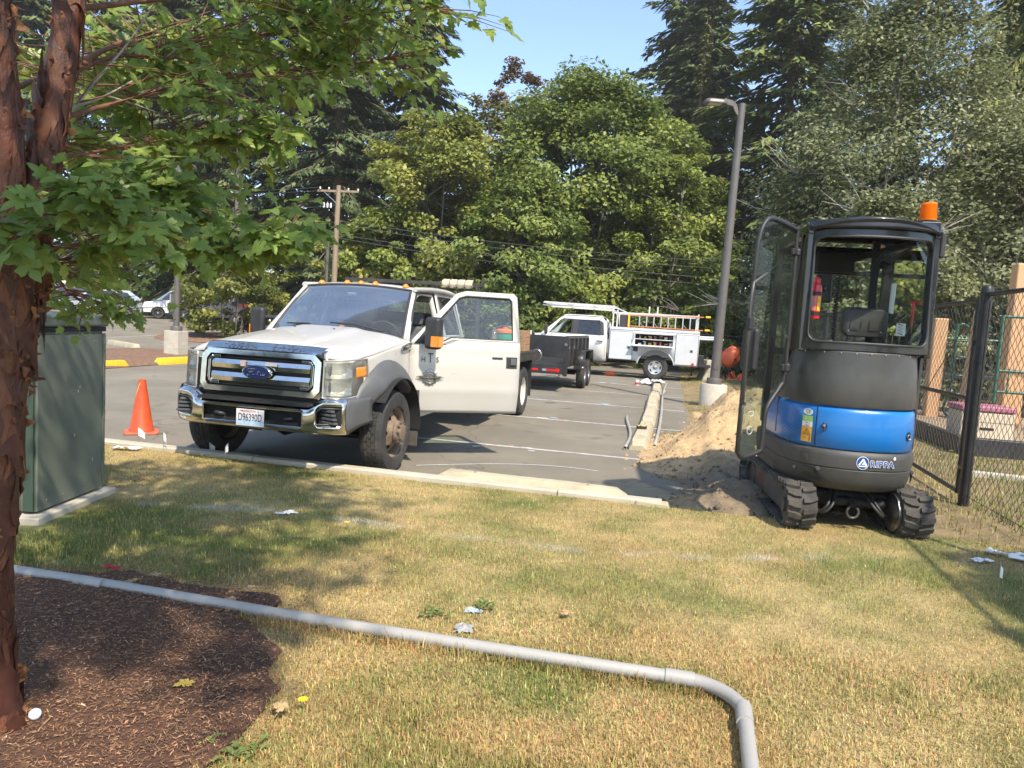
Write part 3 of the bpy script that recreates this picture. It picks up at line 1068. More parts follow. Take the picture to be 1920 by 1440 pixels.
def flatbed_truck():
 T = empty('flatbed_truck', L(-3.73, 6.82, ASPH), LA - R(90))
 tagit(T, 'white flatbed work truck with chrome grille, grey wheel arches and its driver door standing open', 'truck')
 g = L(-3.73, 6.82)
 B = lambda mb, n, m, **k: mb.build(n, m, T, **k)

 # ---- hood
 def hood(u, v):
  y = (2 * v - 1) * 0.92
  q = abs(y) / 0.92
  xf, xr = 0.80 - 0.10 * q ** 2.5, -0.50 - 0.17 * q ** 2
  x = xf + (xr - xf) * u
  zs = 1.165 + 0.155 * u
  zc = 1.265 + 0.165 * u ** 0.85
  z = zs + (zc - zs) * (1 - q ** 3.2) ** 0.75
  z += 0.022 * math.exp(-(max(0, q - 0.34) / 0.10) ** 2) * min(1, u * 3)
  z -= 0.075 * max(0, 1 - u / 0.09) ** 2 * (1 - 0.5 * q ** 4)
  return (x, y, z)
 B(MB().grid(hood, 30, 44), 'hood', WHITE, smooth=50, solid=0.012)
 for e in (0.0, 1.0): B(MB().tube([Vector(hood(u, e)) + Vector((0, .004 * (2 * e - 1), -.006)) for u in np.linspace(.06, .97, 16)], .0045, 5), 'hood_seam', DARK)
 for sy in (-0.28, 0.20):
  p = hood(0.80, (sy / 0.92 + 1) / 2)
  B(MB().lathe([(0.013, 0), (0.012, 0.006), (0.001, 0.009)], 10, 'Z', p), 'washer_jet', BLACKP)

 # ---- fenders with wheel arch, flares, liners
 ca, cz = 0.0, 0.43
 for s in (1, -1):
  def fen(u, v):
   x = 0.52 - 1.15 * u
   zt = 1.165 + 0.155 * (0.62 - (x - 0.0)) / 1.25 if x > -0.6 else 1.32
   zt = min(1.325, max(1.165, 1.185 + (0.52 - x) * 0.12))
   d = 0.56 ** 2 - (x - ca) ** 2
   zl = cz + math.sqrt(d) if d > 0 else 0.50
   zl = max(zl, 0.50 if x < -0.5 else 0.80)
   z = zl + (zt - zl) * v
   return (x, s * (sidey(z) + 0.004 * (x > 0.3)), z)
  B(MB().grid(fen, 46, 10, flip=s < 0), 'fender', WHITE, smooth=50, solid=0.01)

  def flare(u, v):
   t = R(30 + 153 * u)
   prof = [(0.735, 0.95), (0.725, 0.985), (0.70, 1.02), (0.655, 1.06), (0.60, 1.09), (0.555, 1.10), (0.535, 1.09), (0.53, 1.05), (0.53, 0.94)]
   k = v * (len(prof) - 1)
   i = min(int(k), len(prof) - 2)
   f = k - i
   r = prof[i][0] + (prof[i + 1][0] - prof[i][0]) * f
   y = prof[i][1] + (prof[i + 1][1] - prof[i][1]) * f
   fade = min(1, u * 7)
   y = 0.945 + (y - 0.945) * (0.45 + 0.55 * fade)
   r2 = r * (1 + 0.06 * math.cos(t) ** 2)
   return (ca + r2 * math.cos(t), s * y, cz + r2 * math.sin(t) * 0.985)
  B(MB().grid(flare, 40, 16, flip=s > 0), 'wheel_arch_flare', GREYP, smooth=60)

  def liner(u, v):
   t = R(38 + 147 * u)
   return (ca + 0.545 * math.cos(t), s * (0.45 + 0.70 * v), cz + 0.545 * math.sin(t))
  B(MB().grid(liner, 24, 2, flip=s < 0), 'arch_liner', DARK, smooth=60)
  wheel(T, (0.02, s * 0.945, 0.425), 0.425, 0.245, 0.255, 'hub', s, lugs=34, rot=0.5)
  # mud flap behind front wheel
  B(MB().box((-0.565, s * 0.98, 0.50), (0.012, 0.27, 0.62)), 'mud_flap', mat('mud_flap_rubber', (0.075, 0.066, 0.055), 0.9, var=0.3, vscale=14, dirt=0.5), bevel=0.004)
  # side vent badge
  bx = MB()
  po = [(-0.36, 1.235), (-0.42, 1.285), (-0.64, 1.325), (-0.645, 1.262), (-0.50, 1.235)]
  bx.prism(po, s * 0.945, s * 0.962, 'Y')
  bo = B(bx, 'fender_vent', BLACKP, bevel=0.004)
  # chrome rim of vent
  cc = [(p[0], s * 0.962, p[1]) for p in po]
  MB().tube(cc, 0.006, 6, closed=True).build('vent_trim', CHROME, bo)
  if s > 0:
   text('badge_lettering', 'F-450', 0.072, CHROME, bo, frame((-0.515, 0.9635, 1.278), (-1, 0, 0.13), (0, 0, 1)), 0.003, shear=0.2)

 # ---- grille surround
 ow = [(-.70, .86), (-.64, .79), (.64, .79), (.70, .86), (.70, 1.145), (.625, 1.215), (-.625, 1.215), (-.70, 1.145)]
 iw = [(-.60, .895), (-.565, .855), (.565, .855), (.60, .895), (.60, 1.105), (.555, 1.155), (-.555, 1.155), (-.60, 1.105)]
 gx = lambda y, z: 0.945 - 0.10 * (z - 0.8) - 0.05 * (y / 0.7) ** 2
 mb = MB()
 mb.ring(ow, iw, lambda y, z: (gx(y, z) - 0.005, y, z), None)
 mid = [(p[0] * .945, 1.005 + (p[1] - 1.005) * .93) for p in ow]
 mb = MB()
 mb.ring(ow, mid, lambda y, z: (gx(y, z) - 0.045 * (abs(y) > 0.66 or z < 0.80), y, z))
 mb.ring(mid, iw, lambda y, z: (gx(y, z) + 0.012, y, z))
 mb.ring(iw, [(p[0] * .97, p[1]) for p in iw], lambda y, z: (gx(y, z) - 0.06, y, z))
 n = len(iw)
 vs = [(gx(*p) + 0.012, *p) for p in iw] + [(gx(*p) - 0.08, *p) for p in iw]
 mb.add(vs, [(i, (i + 1) % n, n + (i + 1) % n, n + i) for i in range(n)])
 vs = [(gx(*p) - 0.045 * (abs(p[0]) > 0.66 or p[1] < 0.80), *p) for p in ow] + [(gx(*p) - 0.18, p[0], p[1]) for p in ow]
 mb.add(vs, [(i, (i + 1) % n, n + (i + 1) % n, n + i) for i in range(n)])
 gs = B(mb, 'grille_surround', CHROME, smooth=25)

 def band(u, v):          # bright header bowed back over the grille
  y = (2 * v - 1) * (0.635 + 0.03 * u)
  return (gx(y, 1.21) - 0.002 - 0.145 * u, y, 1.213 + 0.062 * math.sin(u * math.pi / 2) - 0.012 * (y / .65) ** 4)
 MB().grid(band, 6, 24).build('header_band', CHROME, gs, smooth=60)
 for k_, wd in ((-1, 'SUPER'), (1, 'DUTY')): text('header_lettering', wd, 0.082, CHROME, gs, frame((0.868, 0.255 * k_ + 0.02, 1.256), (0, 1, 0), (-0.12, 0, 0.05)), 0.003, sx=1.35, space=1.22, shear=0.2)
 # dark grille body with fine slats
 B(MB().box((0.80, 0, 1.0), (0.02, 1.24, 0.36)), 'grille_back', DARK)
 for k in range(11):
  z = 0.868 + k * 0.028
  B(MB().box((0.852 - 0.1 * (z - 0.8), 0, z), (0.03, 1.18, 0.009)), 'grille_slat', BLACKP)
 for z in (0.945, 1.065):
  def bar(u, v):
   y = (2 * v - 1) * 0.545
   a = [(-0.055, -0.046), (0.0, -0.042), (0.006, 0.0), (-0.012, 0.040), (-0.06, 0.046)]
   k = u * 4
   i = min(int(k), 3)
   f = k - i
   return (gx(y, z) - 0.012 + a[i][0] + (a[i + 1][0] - a[i][0]) * f, y, z + a[i][1] + (a[i + 1][1] - a[i][1]) * f)
  mb = MB().grid(bar, 4, 16)
  for s in (-1, 1):
   y = s * 0.545
   mb.add([(gx(y, z) - 0.012 + q[0], y, z + q[1]) for q in ((-0.055, -0.046), (0.0, -0.042), (0.006, 0.0), (-0.012, 0.040), (-0.06, 0.046))], [(0, 1, 2, 3, 4)])
  B(mb, 'grille_bar', CHROME, smooth=30)
 for s in (-1, 1):     # bright hooked bracket at each side of the opening
  p = [(gx(.5, z) - 0.02, s * y, z) for (y, z) in ((.45, 1.128), (.535, 1.128), (.572, 1.095), (.572, .915), (.535, .882), (.45, .882))]
  mb = MB()
  for i in range(5): mb.beam(p[i], p[i + 1], 0.026, 0.03, up=(1, 0, 0))
  B(mb, 'grille_bracket', CHROME, bevel=0.004)
 # oval badge
 ov = MB()
 N = 40
 for k in (0,):
  vs, fs = [], []
  for (f, d) in ((1.0, 0.0), (0.985, 0.022), (0.90, 0.030)):
   for i in range(N): vs.append((gx(0, 1.0) + 0.005 + d, 0.165 * f * math.cos(2 * math.pi * i / N), 1.005 + 0.066 * f * math.sin(2 * math.pi * i / N)))
  for r_ in range(2):
   for i in range(N): fs.append((r_ * N + i, r_ * N + (i + 1) % N, (r_ + 1) * N + (i + 1) % N, (r_ + 1) * N + i))
  ov.add(vs, fs)
 bd = B(ov, 'badge', CHROME, smooth=50)
 vs = [(gx(0, 1.0) + 0.0345, 0, 1.005)] + [(gx(0, 1.0) + 0.031, 0.148 * math.cos(2 * math.pi * i / N), 1.005 + 0.058 * math.sin(2 * math.pi * i / N)) for i in range(N)]
 MB().add(vs, [(0, 1 + i, 1 + (i + 1) % N) for i in range(N)]).build('badge_field', mat('badge_blue', (0.012, 0.022, 0.085), 0.25, coat=0.8), bd, smooth=60)
 # script lettering drawn as strokes (y to the viewer's right)
 strokes = [[(-.062, .030), (-.085, .028), (-.092, .016), (-.080, .010)], [(-.092, .030), (-.05, .036), (-.018, .030)], [(-.055, .033), (-.062, .0), (-.075, -.028), (-.090, -.030), (-.094, -.020)], [(-.082, .004), (-.05, .006), (-.04, .010)],
      [(-.022, .006), (-.036, .002), (-.040, -.014), (-.030, -.022), (-.016, -.014), (-.016, .0), (-.022, .006), (-.006, .004)], [(.004, .010), (.0, -.018)], [(.002, .0), (.012, .010), (.024, .006)],
      [(.050, .006), (.036, .004), (.030, -.012), (.038, -.022), (.050, -.012), (.064, .034)], [(.056, .0), (.054, -.018), (.062, -.021), (.074, -.010)]]
 x0 = gx(0, 1.0) + 0.0355
 sm = MB()
 for st in strokes:
  sm.tube([Vector((x0, p[0] * 1.15 + 0.012, 1.003 + p[1] * 1.0)) for p in [(q.x, q.y) for q in smooth_path([(a_, b_, 0) for a_, b_ in st], 5)]], 0.0032, 5)
 sm.build('badge_script', CHROME, bd)
 # small stickers on the upper bar
 B(MB().box((gx(0, 1.06) + 0.001, -0.17, 1.078), (0.004, 0.055, 0.055)), 'sticker', mat('faded_sticker', (0.42, 0.32, 0.31), 0.7, var=0.3, vscale=60))
 B(MB().box((gx(0, 1.06) + 0.001, 0.14, 1.085), (0.004, 0.13, 0.032)), 'sticker', mat('grey_sticker', (0.36, 0.36, 0.35), 0.7, var=0.3, vscale=60))

 # ---- headlamps
 path = [(0.915, 0.70), (0.895, 0.77), (0.85, 0.85), (0.77, 0.915), (0.66, 0.945), (0.50, 0.962)]
 pth = smooth_path([(p[0], p[1], 0) for p in path], 4)
 for s in (1, -1):
  hl = empty('headlamp', (0, 0, 0), 0, T)

  def lens(u, v):
   k = u * (len(pth) - 1)
   i = min(int(k), len(pth) - 2)
   q = pth[i].lerp(pth[i + 1], k - i)
   zt = 1.155 + 0.025 * u
   zb = 0.815 + 0.03 * max(0, (u - .55) / .45)
   z = zb + (zt - zb) * v
   x = q.x - 0.06 * (z - 0.82) - (0.10 * (1 - v) * max(0, (u - .6) / .4))
   return (x, s * q.y, z)
  MB().grid(lens, 20, 8, flip=s < 0).build('lens', LENSM, hl, smooth=60)

  def back(u, v):
   p = lens(u, v)
   return (p[0] - 0.055, p[1] - s * 0.035, p[2])
  MB().grid(back, 20, 8, flip=s < 0).build('housing', mat('lamp_housing', (0.52, 0.51, 0.47), 0.3, 0.6, var=0.1), hl, smooth=60)
  mb = MB()           # bright frame round the lens
  fr = [lens(t, 0) for t in np.linspace(0, 1, 16)] + [lens(1, t) for t in np.linspace(0.1, 1, 6)] + [lens(t, 1) for t in np.linspace(.95, 0, 16)] + [lens(0, t) for t in np.linspace(.9, .1, 6)]
  mb.tube(fr, 0.008, 6, closed=True).build('lens_trim', mat('trim_grey', (0.45, 0.45, 0.43), 0.4, 0.5), hl, smooth=60)
  for (v0, v1) in ((0.52, 0.93), (0.06, 0.47)):        # two stacked reflector cells
   cell = MB()

   def refl(a, b):
    u = 0.06 + 0.60 * a
    v = v0 + (v1 - v0) * b
    p = lens(u, v)
    d = 0.012 + 0.075 * math.sin(math.pi * a) ** .6 * math.sin(math.pi * b) ** .6
    rip = 0.006 * math.sin(a * 34) * math.sin(b * 20)
    return (p[0] - d - rip, p[1] - s * (d * 0.3), p[2])
   cell.grid(refl, 26, 14, flip=s < 0)
   cell.build('reflector', REFLM, hl, smooth=30)

  def amb(a, b):
   p = lens(0.76 + 0.20 * a, 0.50 + 0.28 * b)
   return (p[0] + 0.002, p[1] + s * 0.004, p[2])
  MB().grid(amb, 5, 5, flip=s < 0).build('amber_marker', AMBER, hl, smooth=60, solid=0.006)

 # ---- front bumper
 bp = smooth_path([(1.03, 0, 0), (1.03, 0.40, 0), (1.02, 0.62, 0), (0.985, 0.76, 0), (0.90, 0.91, 0), (0.76, 1.0, 0), (0.60, 1.035, 0)], 4)

 def bplan(y):
  for i in range(len(bp) - 1):
   if bp[i].y <= y <= bp[i + 1].y:
    f = (y - bp[i].y) / max(1e-6, bp[i + 1].y - bp[i].y)
    return bp[i].x + (bp[i + 1].x - bp[i].x) * f
  return bp[-1].x

 bum = empty('front_bumper', (0, 0, 0), 0, T)

 def bsurf(y, z):
  """chrome skin: bulged in z, dipped top in the middle"""
  zt = btop(y)
  k = (z - 0.485) / (zt - 0.485)
  return (bplan(min(abs(y), 1.03)) - 0.05 * (2 * k - 1) ** 4 - 0.03 * (k > 0.9), y, z)

 def btop(y):
  a = abs(y)
  return 0.735 + 0.085 * min(1, max(0, (a - 0.60) / 0.14)) ** 1.0

 # skin as a grid over (y, z) leaving out the central intake and lamp recesses
 ys = sorted(set([round(q, 4) for q in list(np.linspace(-0.95, 0.95, 67)) + [-0.545, 0.545, .68, -.68, .90, -.90]]))
 zr = [0, .06, .14, .24, .34, .46, .56, .68, .78, .88, .95, 1.0]
 mb = MB()
 vs, fs = [], []
 for y in ys:
  for k in zr:
   zt = btop(y)
   vs.append(bsurf(y, 0.485 + (zt - 0.485) * k))
 nz = len(zr)
 for i in range(len(ys) - 1):
  for j in range(nz - 1):
   yc = abs((ys[i] + ys[i + 1]) / 2)
   zc = 0.485 + (btop(yc) - 0.485) * (zr[j] + zr[j + 1]) / 2
   if yc < 0.545 and 0.535 < zc < 0.69: continue
   if 0.68 < yc < 0.90 and 0.575 < zc < 0.73: continue
   a = i * nz + j
   fs.append((a, a + nz, a + nz + 1, a + 1))
 # rolled lip on top
 for i in range(len(ys) - 1):
  for e in (0, 1):
   pass
 mb.add(vs, fs)
 lip = []
 for y in ys:
  p = bsurf(y, btop(y))
  lip += [p, (p[0] - 0.10, y, p[2] + 0.006)]
 mb.add(lip, [(2 * i, 2 * i + 2, 2 * i + 3, 2 * i + 1) for i in range(len(ys) - 1)])
 mb.build('chrome_skin', CHROME, bum, smooth=40, solid=0.006)
 MB().box((0.93, 0, 0.60), (0.03, 1.14, 0.24)).build('intake_back', DARK, bum)
 po = [(-.545, .54), (-.50, .525), (.50, .525), (.545, .54), (.545, .685), (.50, .70), (-.50, .70), (-.545, .685)]
 MB().tube([(bplan(abs(p[0])) - 0.012, p[0], p[1]) for p in po], 0.013, 6, closed=True).build('intake_rim', CHROME, bum, smooth=60)
 sp = MB().box((0.965, 0, 0.742), (0.15, 1.20, 0.02))
 for k in range(44): sp.box((0.965, -0.585 + k * 1.17 / 43, 0.755), (0.14, 0.012, 0.012))
 sp.build('step_pad', BLACKP, bum)
 for s in (1, -1):
  # plastic end cap
  def cap(u, v):
   y = 0.935 + 0.10 * u
   k = 0.43 + 0.40 * v
   zb = 0.485 + 0.09 * u
   z = zb + (0.825 - 0.005 * u - zb) * v
   return (bplan(min(y, 1.034)) - 0.02 * u - 0.05 * (2 * v - 1) ** 4 - 0.26 * max(0, u - .6), s * (y + 0.006), z)
  MB().grid(cap, 10, 8, flip=s < 0).build('end_cap', GREYP, bum, smooth=50, solid=0.01)
  # lamp recess grille
  rec = MB()
  rec.box((bplan(.79) - 0.075, s * 0.79, 0.652), (0.02, 0.235, 0.165))
  rec.build('recess_back', BLACKP, bum)
  for k in range(4):
   MB().box((bplan(.79) - 0.04, s * (0.798 - 0.008 * k), 0.595 + 0.036 * k), (0.05, 0.185 - 0.01 * k, 0.020), Matrix.Rotation(-s * R(24), 3, 'Z')).build('recess_slat', GREYP, bum, bevel=0.004)
  rp = [(.68, .578), (.90, .578), (.90, .727), (.725, .727), (.68, .69)]
  MB().tube([(bplan(p[0]) - 0.008, s * p[0], p[1]) for p in rp], 0.011, 6, closed=True).build('recess_rim', BLACKP, bum, smooth=60)
  # tow hook
  hk = [(0.90, s * .42, .60), (0.985, s * .42, .605), (1.0, s * .40, .605), (0.995, s * .36, .60), (.96, s * .335, .59), (.92, s * .34, .575)]
  MB().tube(smooth_path(hk, 4), 0.019, 8).build('tow_hook', BLACKP, bum, smooth=60)
  MB().box((0.945, s * .40, 0.555), (0.06, 0.16, 0.04)).build('hook_bracket', BLACKP, bum, bevel=0.006)
 # licence plate
 pl = MB()
 pl.box((1.040, -0.005, 0.59), (0.005, 0.305, 0.155))
 pl = pl.build('licence_plate', mat('plate_white', (0.74, 0.71, 0.69), 0.45, dirt=0.25, dcol=(0.5, 0.45, 0.4), dscale=12), bum, bevel=0.002)
 MB().box((1.0432, -0.005, 0.547), (0.001, 0.29, 0.05)).build('plate_tint', mat('plate_blue_tint', (0.42, 0.58, 0.72), 0.5, var=0.25, vscale=30), pl)
 PN = mat('plate_ink', (0.02, 0.035, 0.10), 0.5)
 text('plate_number', 'D96390D', 0.098, PN, pl, frame((1.0438, -0.005, 0.589), (0, 1, 0), (0, 0, 1)), 0.0008, sx=0.66, bold=0.0006, space=1.02)
 text('plate_state', 'WASHINGTON', 0.026, mat('plate_red', (0.45, 0.06, 0.07), 0.5), pl, frame((1.0438, -0.03, 0.649), (0, 1, 0), (0, 0, 1)), 0.0008, sx=1.0)
 for yy in (-0.09, 0.085): MB().lathe([(0.001, 0.0045), (0.006, 0.0045), (0.006, 0)], 8, 'X', (1.0435, yy, 0.651)).build('plate_screw', RUST, pl)

 # ---- underbody and frame
 B(MB().box((-2.9, 0, 0.58), (7.2, 0.86, 0.20)), 'chassis_frame', DARK, bevel=0.01)
 ax = MB().lathe([(0.06, -0.80), (0.06, -0.35), (0.10, -0.28), (0.13, -0.2), (0.10, -.1), (0.06, 0), (0.06, 0.80)], 14, 'Y', (0, 0, 0.405))
 B(ax, 'front_axle', DARK)
 B(MB().tube([(0.10, -0.75, 0.36), (0.12, 0.78, 0.36)], 0.024, 8), 'steering_link', DARK)
 B(MB().span(-0.5, 0.85, -0.75, 0.75, 0.62, 1.10), 'engine_bay', DARK)

 # ---- cab shell
 def roof(u, v):
  y = (2 * v - 1) * 0.755
  q = abs(y) / 0.755
  x = -1.22 - 0.05 * q ** 2 + (-2.86 + 1.22) * u
  z = 1.985 - 0.05 * q ** 3 - 0.055 * max(0, 1 - u / 0.12) ** 2 - 0.03 * max(0, (u - .85) / .15) ** 2 - 0.055 * max(0, (q - .86) / .14) ** 2
  return (x, y, z)
 B(MB().grid(roof, 22, 30), 'roof', WHITE, smooth=60, solid=0.02)
 for k, yy in enumerate((-0.57, -0.19, 0.0, 0.19, 0.57)):
  p = roof(0.045 + 0.02 * (abs(yy) > .5), (yy / .755 + 1) / 2)
  ml = MB()

  def ell(u, v):
   t, f = math.pi * (u - .5), math.pi * v
   return (p[0] + 0.055 * math.sin(t) - 0.01, p[1] + 0.040 * math.cos(t) * math.cos(f), p[2] - 0.004 + 0.046 * math.cos(t) * math.sin(f))
  ml.grid(ell, 10, 12)
  B(ml, 'roof_marker', AMBER, smooth=60)

 def wind(u, v):
  y2 = 2 * v - 1
  xb, yb, zb = -0.50 - 0.17 * y2 ** 2, 0.835 * y2, 1.415 - 0.075 * y2 ** 2
  xt, yt, zt = -1.185 - 0.06 * y2 ** 2, 0.69 * y2, 1.945 - 0.035 * y2 ** 2
  b = 0.018 * math.sin(math.pi * u)
  return (xb + (xt - xb) * u + b * .6, yb + (yt - yb) * u, zb + (zt - zb) * u + b)
 B(MB().grid(wind, 10, 18), 'windscreen', WGLASS, smooth=60, fix=False)
 loop = [wind(0, t) for t in np.linspace(0, 1, 16)] + [wind(t, 1) for t in np.linspace(.1, 1, 8)] + [wind(1, t) for t in np.linspace(.95, 0, 16)] + [wind(t, 0) for t in np.linspace(.9, .1, 8)]
 B(MB().tube(loop, 0.016, 6, closed=True), 'windscreen_seal', BLACKP, smooth=60)
 B(MB().grid(lambda u, v: (-0.47 - 0.17 * (2 * v - 1) ** 2 - 0.13 * u, (2 * v - 1) * 0.86, 1.408 - 0.075 * (2 * v - 1) ** 2 - 0.012 * (1 - u)), 2, 16), 'cowl', BLACKP, smooth=60)
 for (yp, yq) in ((-0.05, -0.62), (0.62, 0.0)):
  p0 = Vector((-0.575, yp, 1.43))
  p1 = Vector(wind(0.10, (yq / .86 + 1) / 2)) + Vector((0.03, 0, 0.015))
  w_ = MB().tube([p0, p0.lerp(p1, .5) + Vector((0.015, 0, 0.02)), p1], 0.010, 6)
  B(w_, 'wiper', BLACKP)
 # pillars
 for s in (1, -1):
  def apil(u, v):
   a = Vector(wind(u, 1.0 if s > 0 else 0.0))
   z = 1.34 + (1.93 - 1.34) * u
   b = Vector((-0.66 - 0.66 * u ** 1.1, s * (sidey(z) - 0.004), z))
   return a.lerp(b, v)
  B(MB().grid(apil, 10, 3, flip=s < 0), 'windscreen_pillar', WHITE, smooth=60, solid=0.03)
  # roof rail above the doors
  rail = [(-1.24, s * (sidey(1.925)), 1.925), (-1.9, s * 0.757, 1.955), (-2.5, s * .757, 1.95), (-2.84, s * 0.757, 1.92)]
  B(MB().tube(smooth_path(rail, 5), 0.030, 8), 'roof_rail', WHITE, smooth=60)
  # centre pillar and sill
  B(MB().add([(-1.95, s * (sidey(z) - .012), z) for z in (0.52, 1.3, 1.92)] + [(-1.85, s * (sidey(z) - .012), z) for z in (0.52, 1.3, 1.92)], [(0, 1, 4, 3), (1, 2, 5, 4)]), 'centre_pillar', WHITE, solid=0.06)
  B(MB().span(-2.85, -0.62, s * 0.95, s * 0.84, 0.44, 0.54), 'sill', WHITE, bevel=0.01)

  # doors: lower skin grid + window frame fill
  def door(parent, x0, x1, rear, hinge=None):
   """skin between x0 (front) and x1 (rear) in closed position; returns parts"""
   k = (lambda p: p) if hinge is None else hinge

   def lower(u, v):
    x = x0 + (x1 - x0) * u
    zt = 1.335 if not rear else 1.375
    if not rear:
     zt = 1.305 + 0.07 * float(sstep((u - .30) / .15))
    z = 0.545 + (zt - 0.545) * v
    y = sidey(z) - 0.012 * max(0, (0.80 - z) / 0.25) ** 2 + 0.008 * math.exp(-((z - 0.80) / 0.05) ** 2) - 0.006 * math.exp(-((z - 1.20) / .02) ** 2)
    return k((x, s * y, z))
   mb = MB().grid(lower, 14, 22, flip=s < 0)
   skin = mb.build('door_skin', WHITE, parent, smooth=50, solid=0.03)
   if not rear:
    out = [(x0, 1.30), (x0 - .30, 1.31), (x0 - .42, 1.365), (x1, 1.372), (x1 + .012, 1.90), (x1 + .05, 1.945), (x0 - .64, 1.935), (x0 - .52, 1.905)]
    out = [(x0, 1.30), (x0 - .34, 1.303), (x0 - .50, 1.372), (x1, 1.372), (x1 + .012, 1.90), (x1 + .05, 1.94), (x0 - .66, 1.935), (x0 - .54, 1.895), (x0 - .03, 1.36)]
    inn = [(x0 - .20, 1.325), (x0 - .33, 1.325), (x0 - .47, 1.395), (x1 + .085, 1.398), (x1 + .085, 1.85), (x1 + .11, 1.875), (x0 - .66, 1.872), (x0 - .58, 1.845), (x0 - .17, 1.40)]
   else:
    out = [(x0, 1.372), (x1, 1.372), (x1 + .04, 1.88), (x1 + .10, 1.935), (x0, 1.94)]
    inn = [(x0 - .085, 1.40), (x1 + .10, 1.40), (x1 + .13, 1.85), (x1 + .16, 1.875), (x0 - .085, 1.875)]
   fm = MB()
   fill(fm, out, [inn], lambda x, z: k((x, s * (sidey(z) + 0.001), z)))
   fm.build('window_frame', WHITE, parent, smooth=30, solid=0.03)
   ring = MB().tube([k((p[0], s * (sidey(p[1]) - 0.004), p[1])) for p in inn], 0.011, 6, closed=True)
   ring.build('window_seal', BLACKP, parent, smooth=60)
   gl = MB()
   fill(gl, inn, [], lambda x, z: k((x, s * (sidey(z) - 0.012), z)))
   gl.build('window_glass', SGLASS, parent, smooth=0, fix=False)
   if s < 0 or hinge is None:
    pass
   # handle
   hx = x1 + 0.10
   h = MB()
   c = [(hx - .065, 1.075), (hx + .065, 1.075), (hx + .065, 1.205), (hx - .065, 1.205)]
   h.add([k((p[0], s * (sidey(p[1]) + 0.004), p[1])) for p in c] + [k((p[0], s * (sidey(p[1]) - 0.004), p[1])) for p in c], [(0, 1, 2, 3), (0, 4, 5, 1), (1, 5, 6, 2), (2, 6, 7, 3), (3, 7, 4, 0)])
   hd = h.build('handle', BLACKP, parent)
   lv = MB()
   c = [(hx - .048, 1.115), (hx + .02, 1.115), (hx + .02, 1.19), (hx - .048, 1.19)]
   lv.add([k((p[0], s * (sidey(p[1]) + 0.022), p[1])) for p in c] + [k((p[0], s * (sidey(p[1]) + .004), p[1])) for p in c], [(0, 1, 2, 3), (0, 4, 5, 1), (1, 5, 6, 2), (2, 6, 7, 3), (3, 7, 4, 0)])
   lv.build('handle_lever', GREYP, parent, bevel=0.004)
   if not rear:
    kp = MB()
    c = [(hx + .11, 1.175), (hx + .235, 1.175), (hx + .235, 1.198), (hx + .11, 1.198)]
    kp.add([k((p[0], s * (sidey(p[1]) + 0.003), p[1])) for p in c], [(0, 1, 2, 3)])
    kp.build('keypad', BLACKP, parent)
    # inner trim panel
    tr = MB().grid(lambda u, v: k((x0 - .05 + (x1 - x0 + .08) * u, s * (0.885 - 0.02 * math.sin(3 * v)), 0.60 + 0.72 * v)), 4, 6, flip=s > 0)
    tr.build('inner_trim', TRIMM, parent)
  fd = empty('front_door', (0, 0, 0), 0, T)
  rd = empty('rear_door', (0, 0, 0), 0, T)
  hin = None
  if s > 0:
   hx0, hy0 = -0.625, 0.945
   ang = R(-59)
   rot = Matrix.Rotation(ang, 3, 'Z')

   def hin(p):
    q = rot @ Vector((p[0] - hx0, p[1] - hy0, p[2]))
    return (q.x + hx0, q.y + hy0, q.z)
  door(fd, -0.63, -1.92, False, hin)
  door(rd, -1.93, -2.72, True)
  fd.location.y = -0.033 if s > 0 else 0.06
  # rear cab corner
  def corner(u, v):
   z = 0.52 + 1.42 * v
   return (-2.72 - 0.16 * u, s * (sidey(z) - 0.05 * u ** 2), z)
  B(MB().grid(corner, 5, 16, flip=s < 0), 'cab_corner', WHITE, smooth=60)
  # towing mirrors; the left one rides on the open door
  def K(p):
   return Vector(hin(p)) if hin else Vector(p)
  mir = empty('mirror', (0, 0, 0), 0, fd)
  sail = [(-0.675, 1.315), (-0.93, 1.318), (-0.93, 1.56), (-0.84, 1.51)]
  mb = MB().add([K((p[0], s * (sidey(p[1]) + 0.012), p[1])) for p in sail], [(0, 1, 2, 3)])
  mb.build('mirror_base', BLACKP, mir, solid=0.012)
  for z in (1.375, 1.50):
   MB().tube([K((-0.86, s * 0.91, z)), K((-0.85, s * 1.06, z))], 0.026, 8).build('mirror_arm', BLACKP, mir, smooth=60)
  # head: tilt back towards the cab when its door is open
  hc = K((-0.85, s * 1.14, 1.44))
  rz = (R(-59 + 48) if hin else 0)
  hm = MB().box((0, 0, 0), (0.13, 0.185, 0.35))
  ho = hm.build('mirror_head', BLACKP, mir, bevel=0.045, seg=4)
  ho.location = hc
  ho.rotation_euler = (0, 0, rz)
  gm = MB().box((-0.066, 0, 0.045), (0.006, 0.145, 0.21)).build('mirror_glass', CHROME, mir)
  gm.location, gm.rotation_euler = hc, (0, 0, rz)
  am = MB()
  if s > 0: am.box((0.062, s * 0.045, -0.09), (0.012, 0.085, 0.115))
  am.box((0.0, s * 0.09, -0.09), (0.11, 0.010, 0.115))
  am = am.build('mirror_marker', AMBER, mir, bevel=0.004)
  am.location, am.rotation_euler = hc, (0, 0, rz)
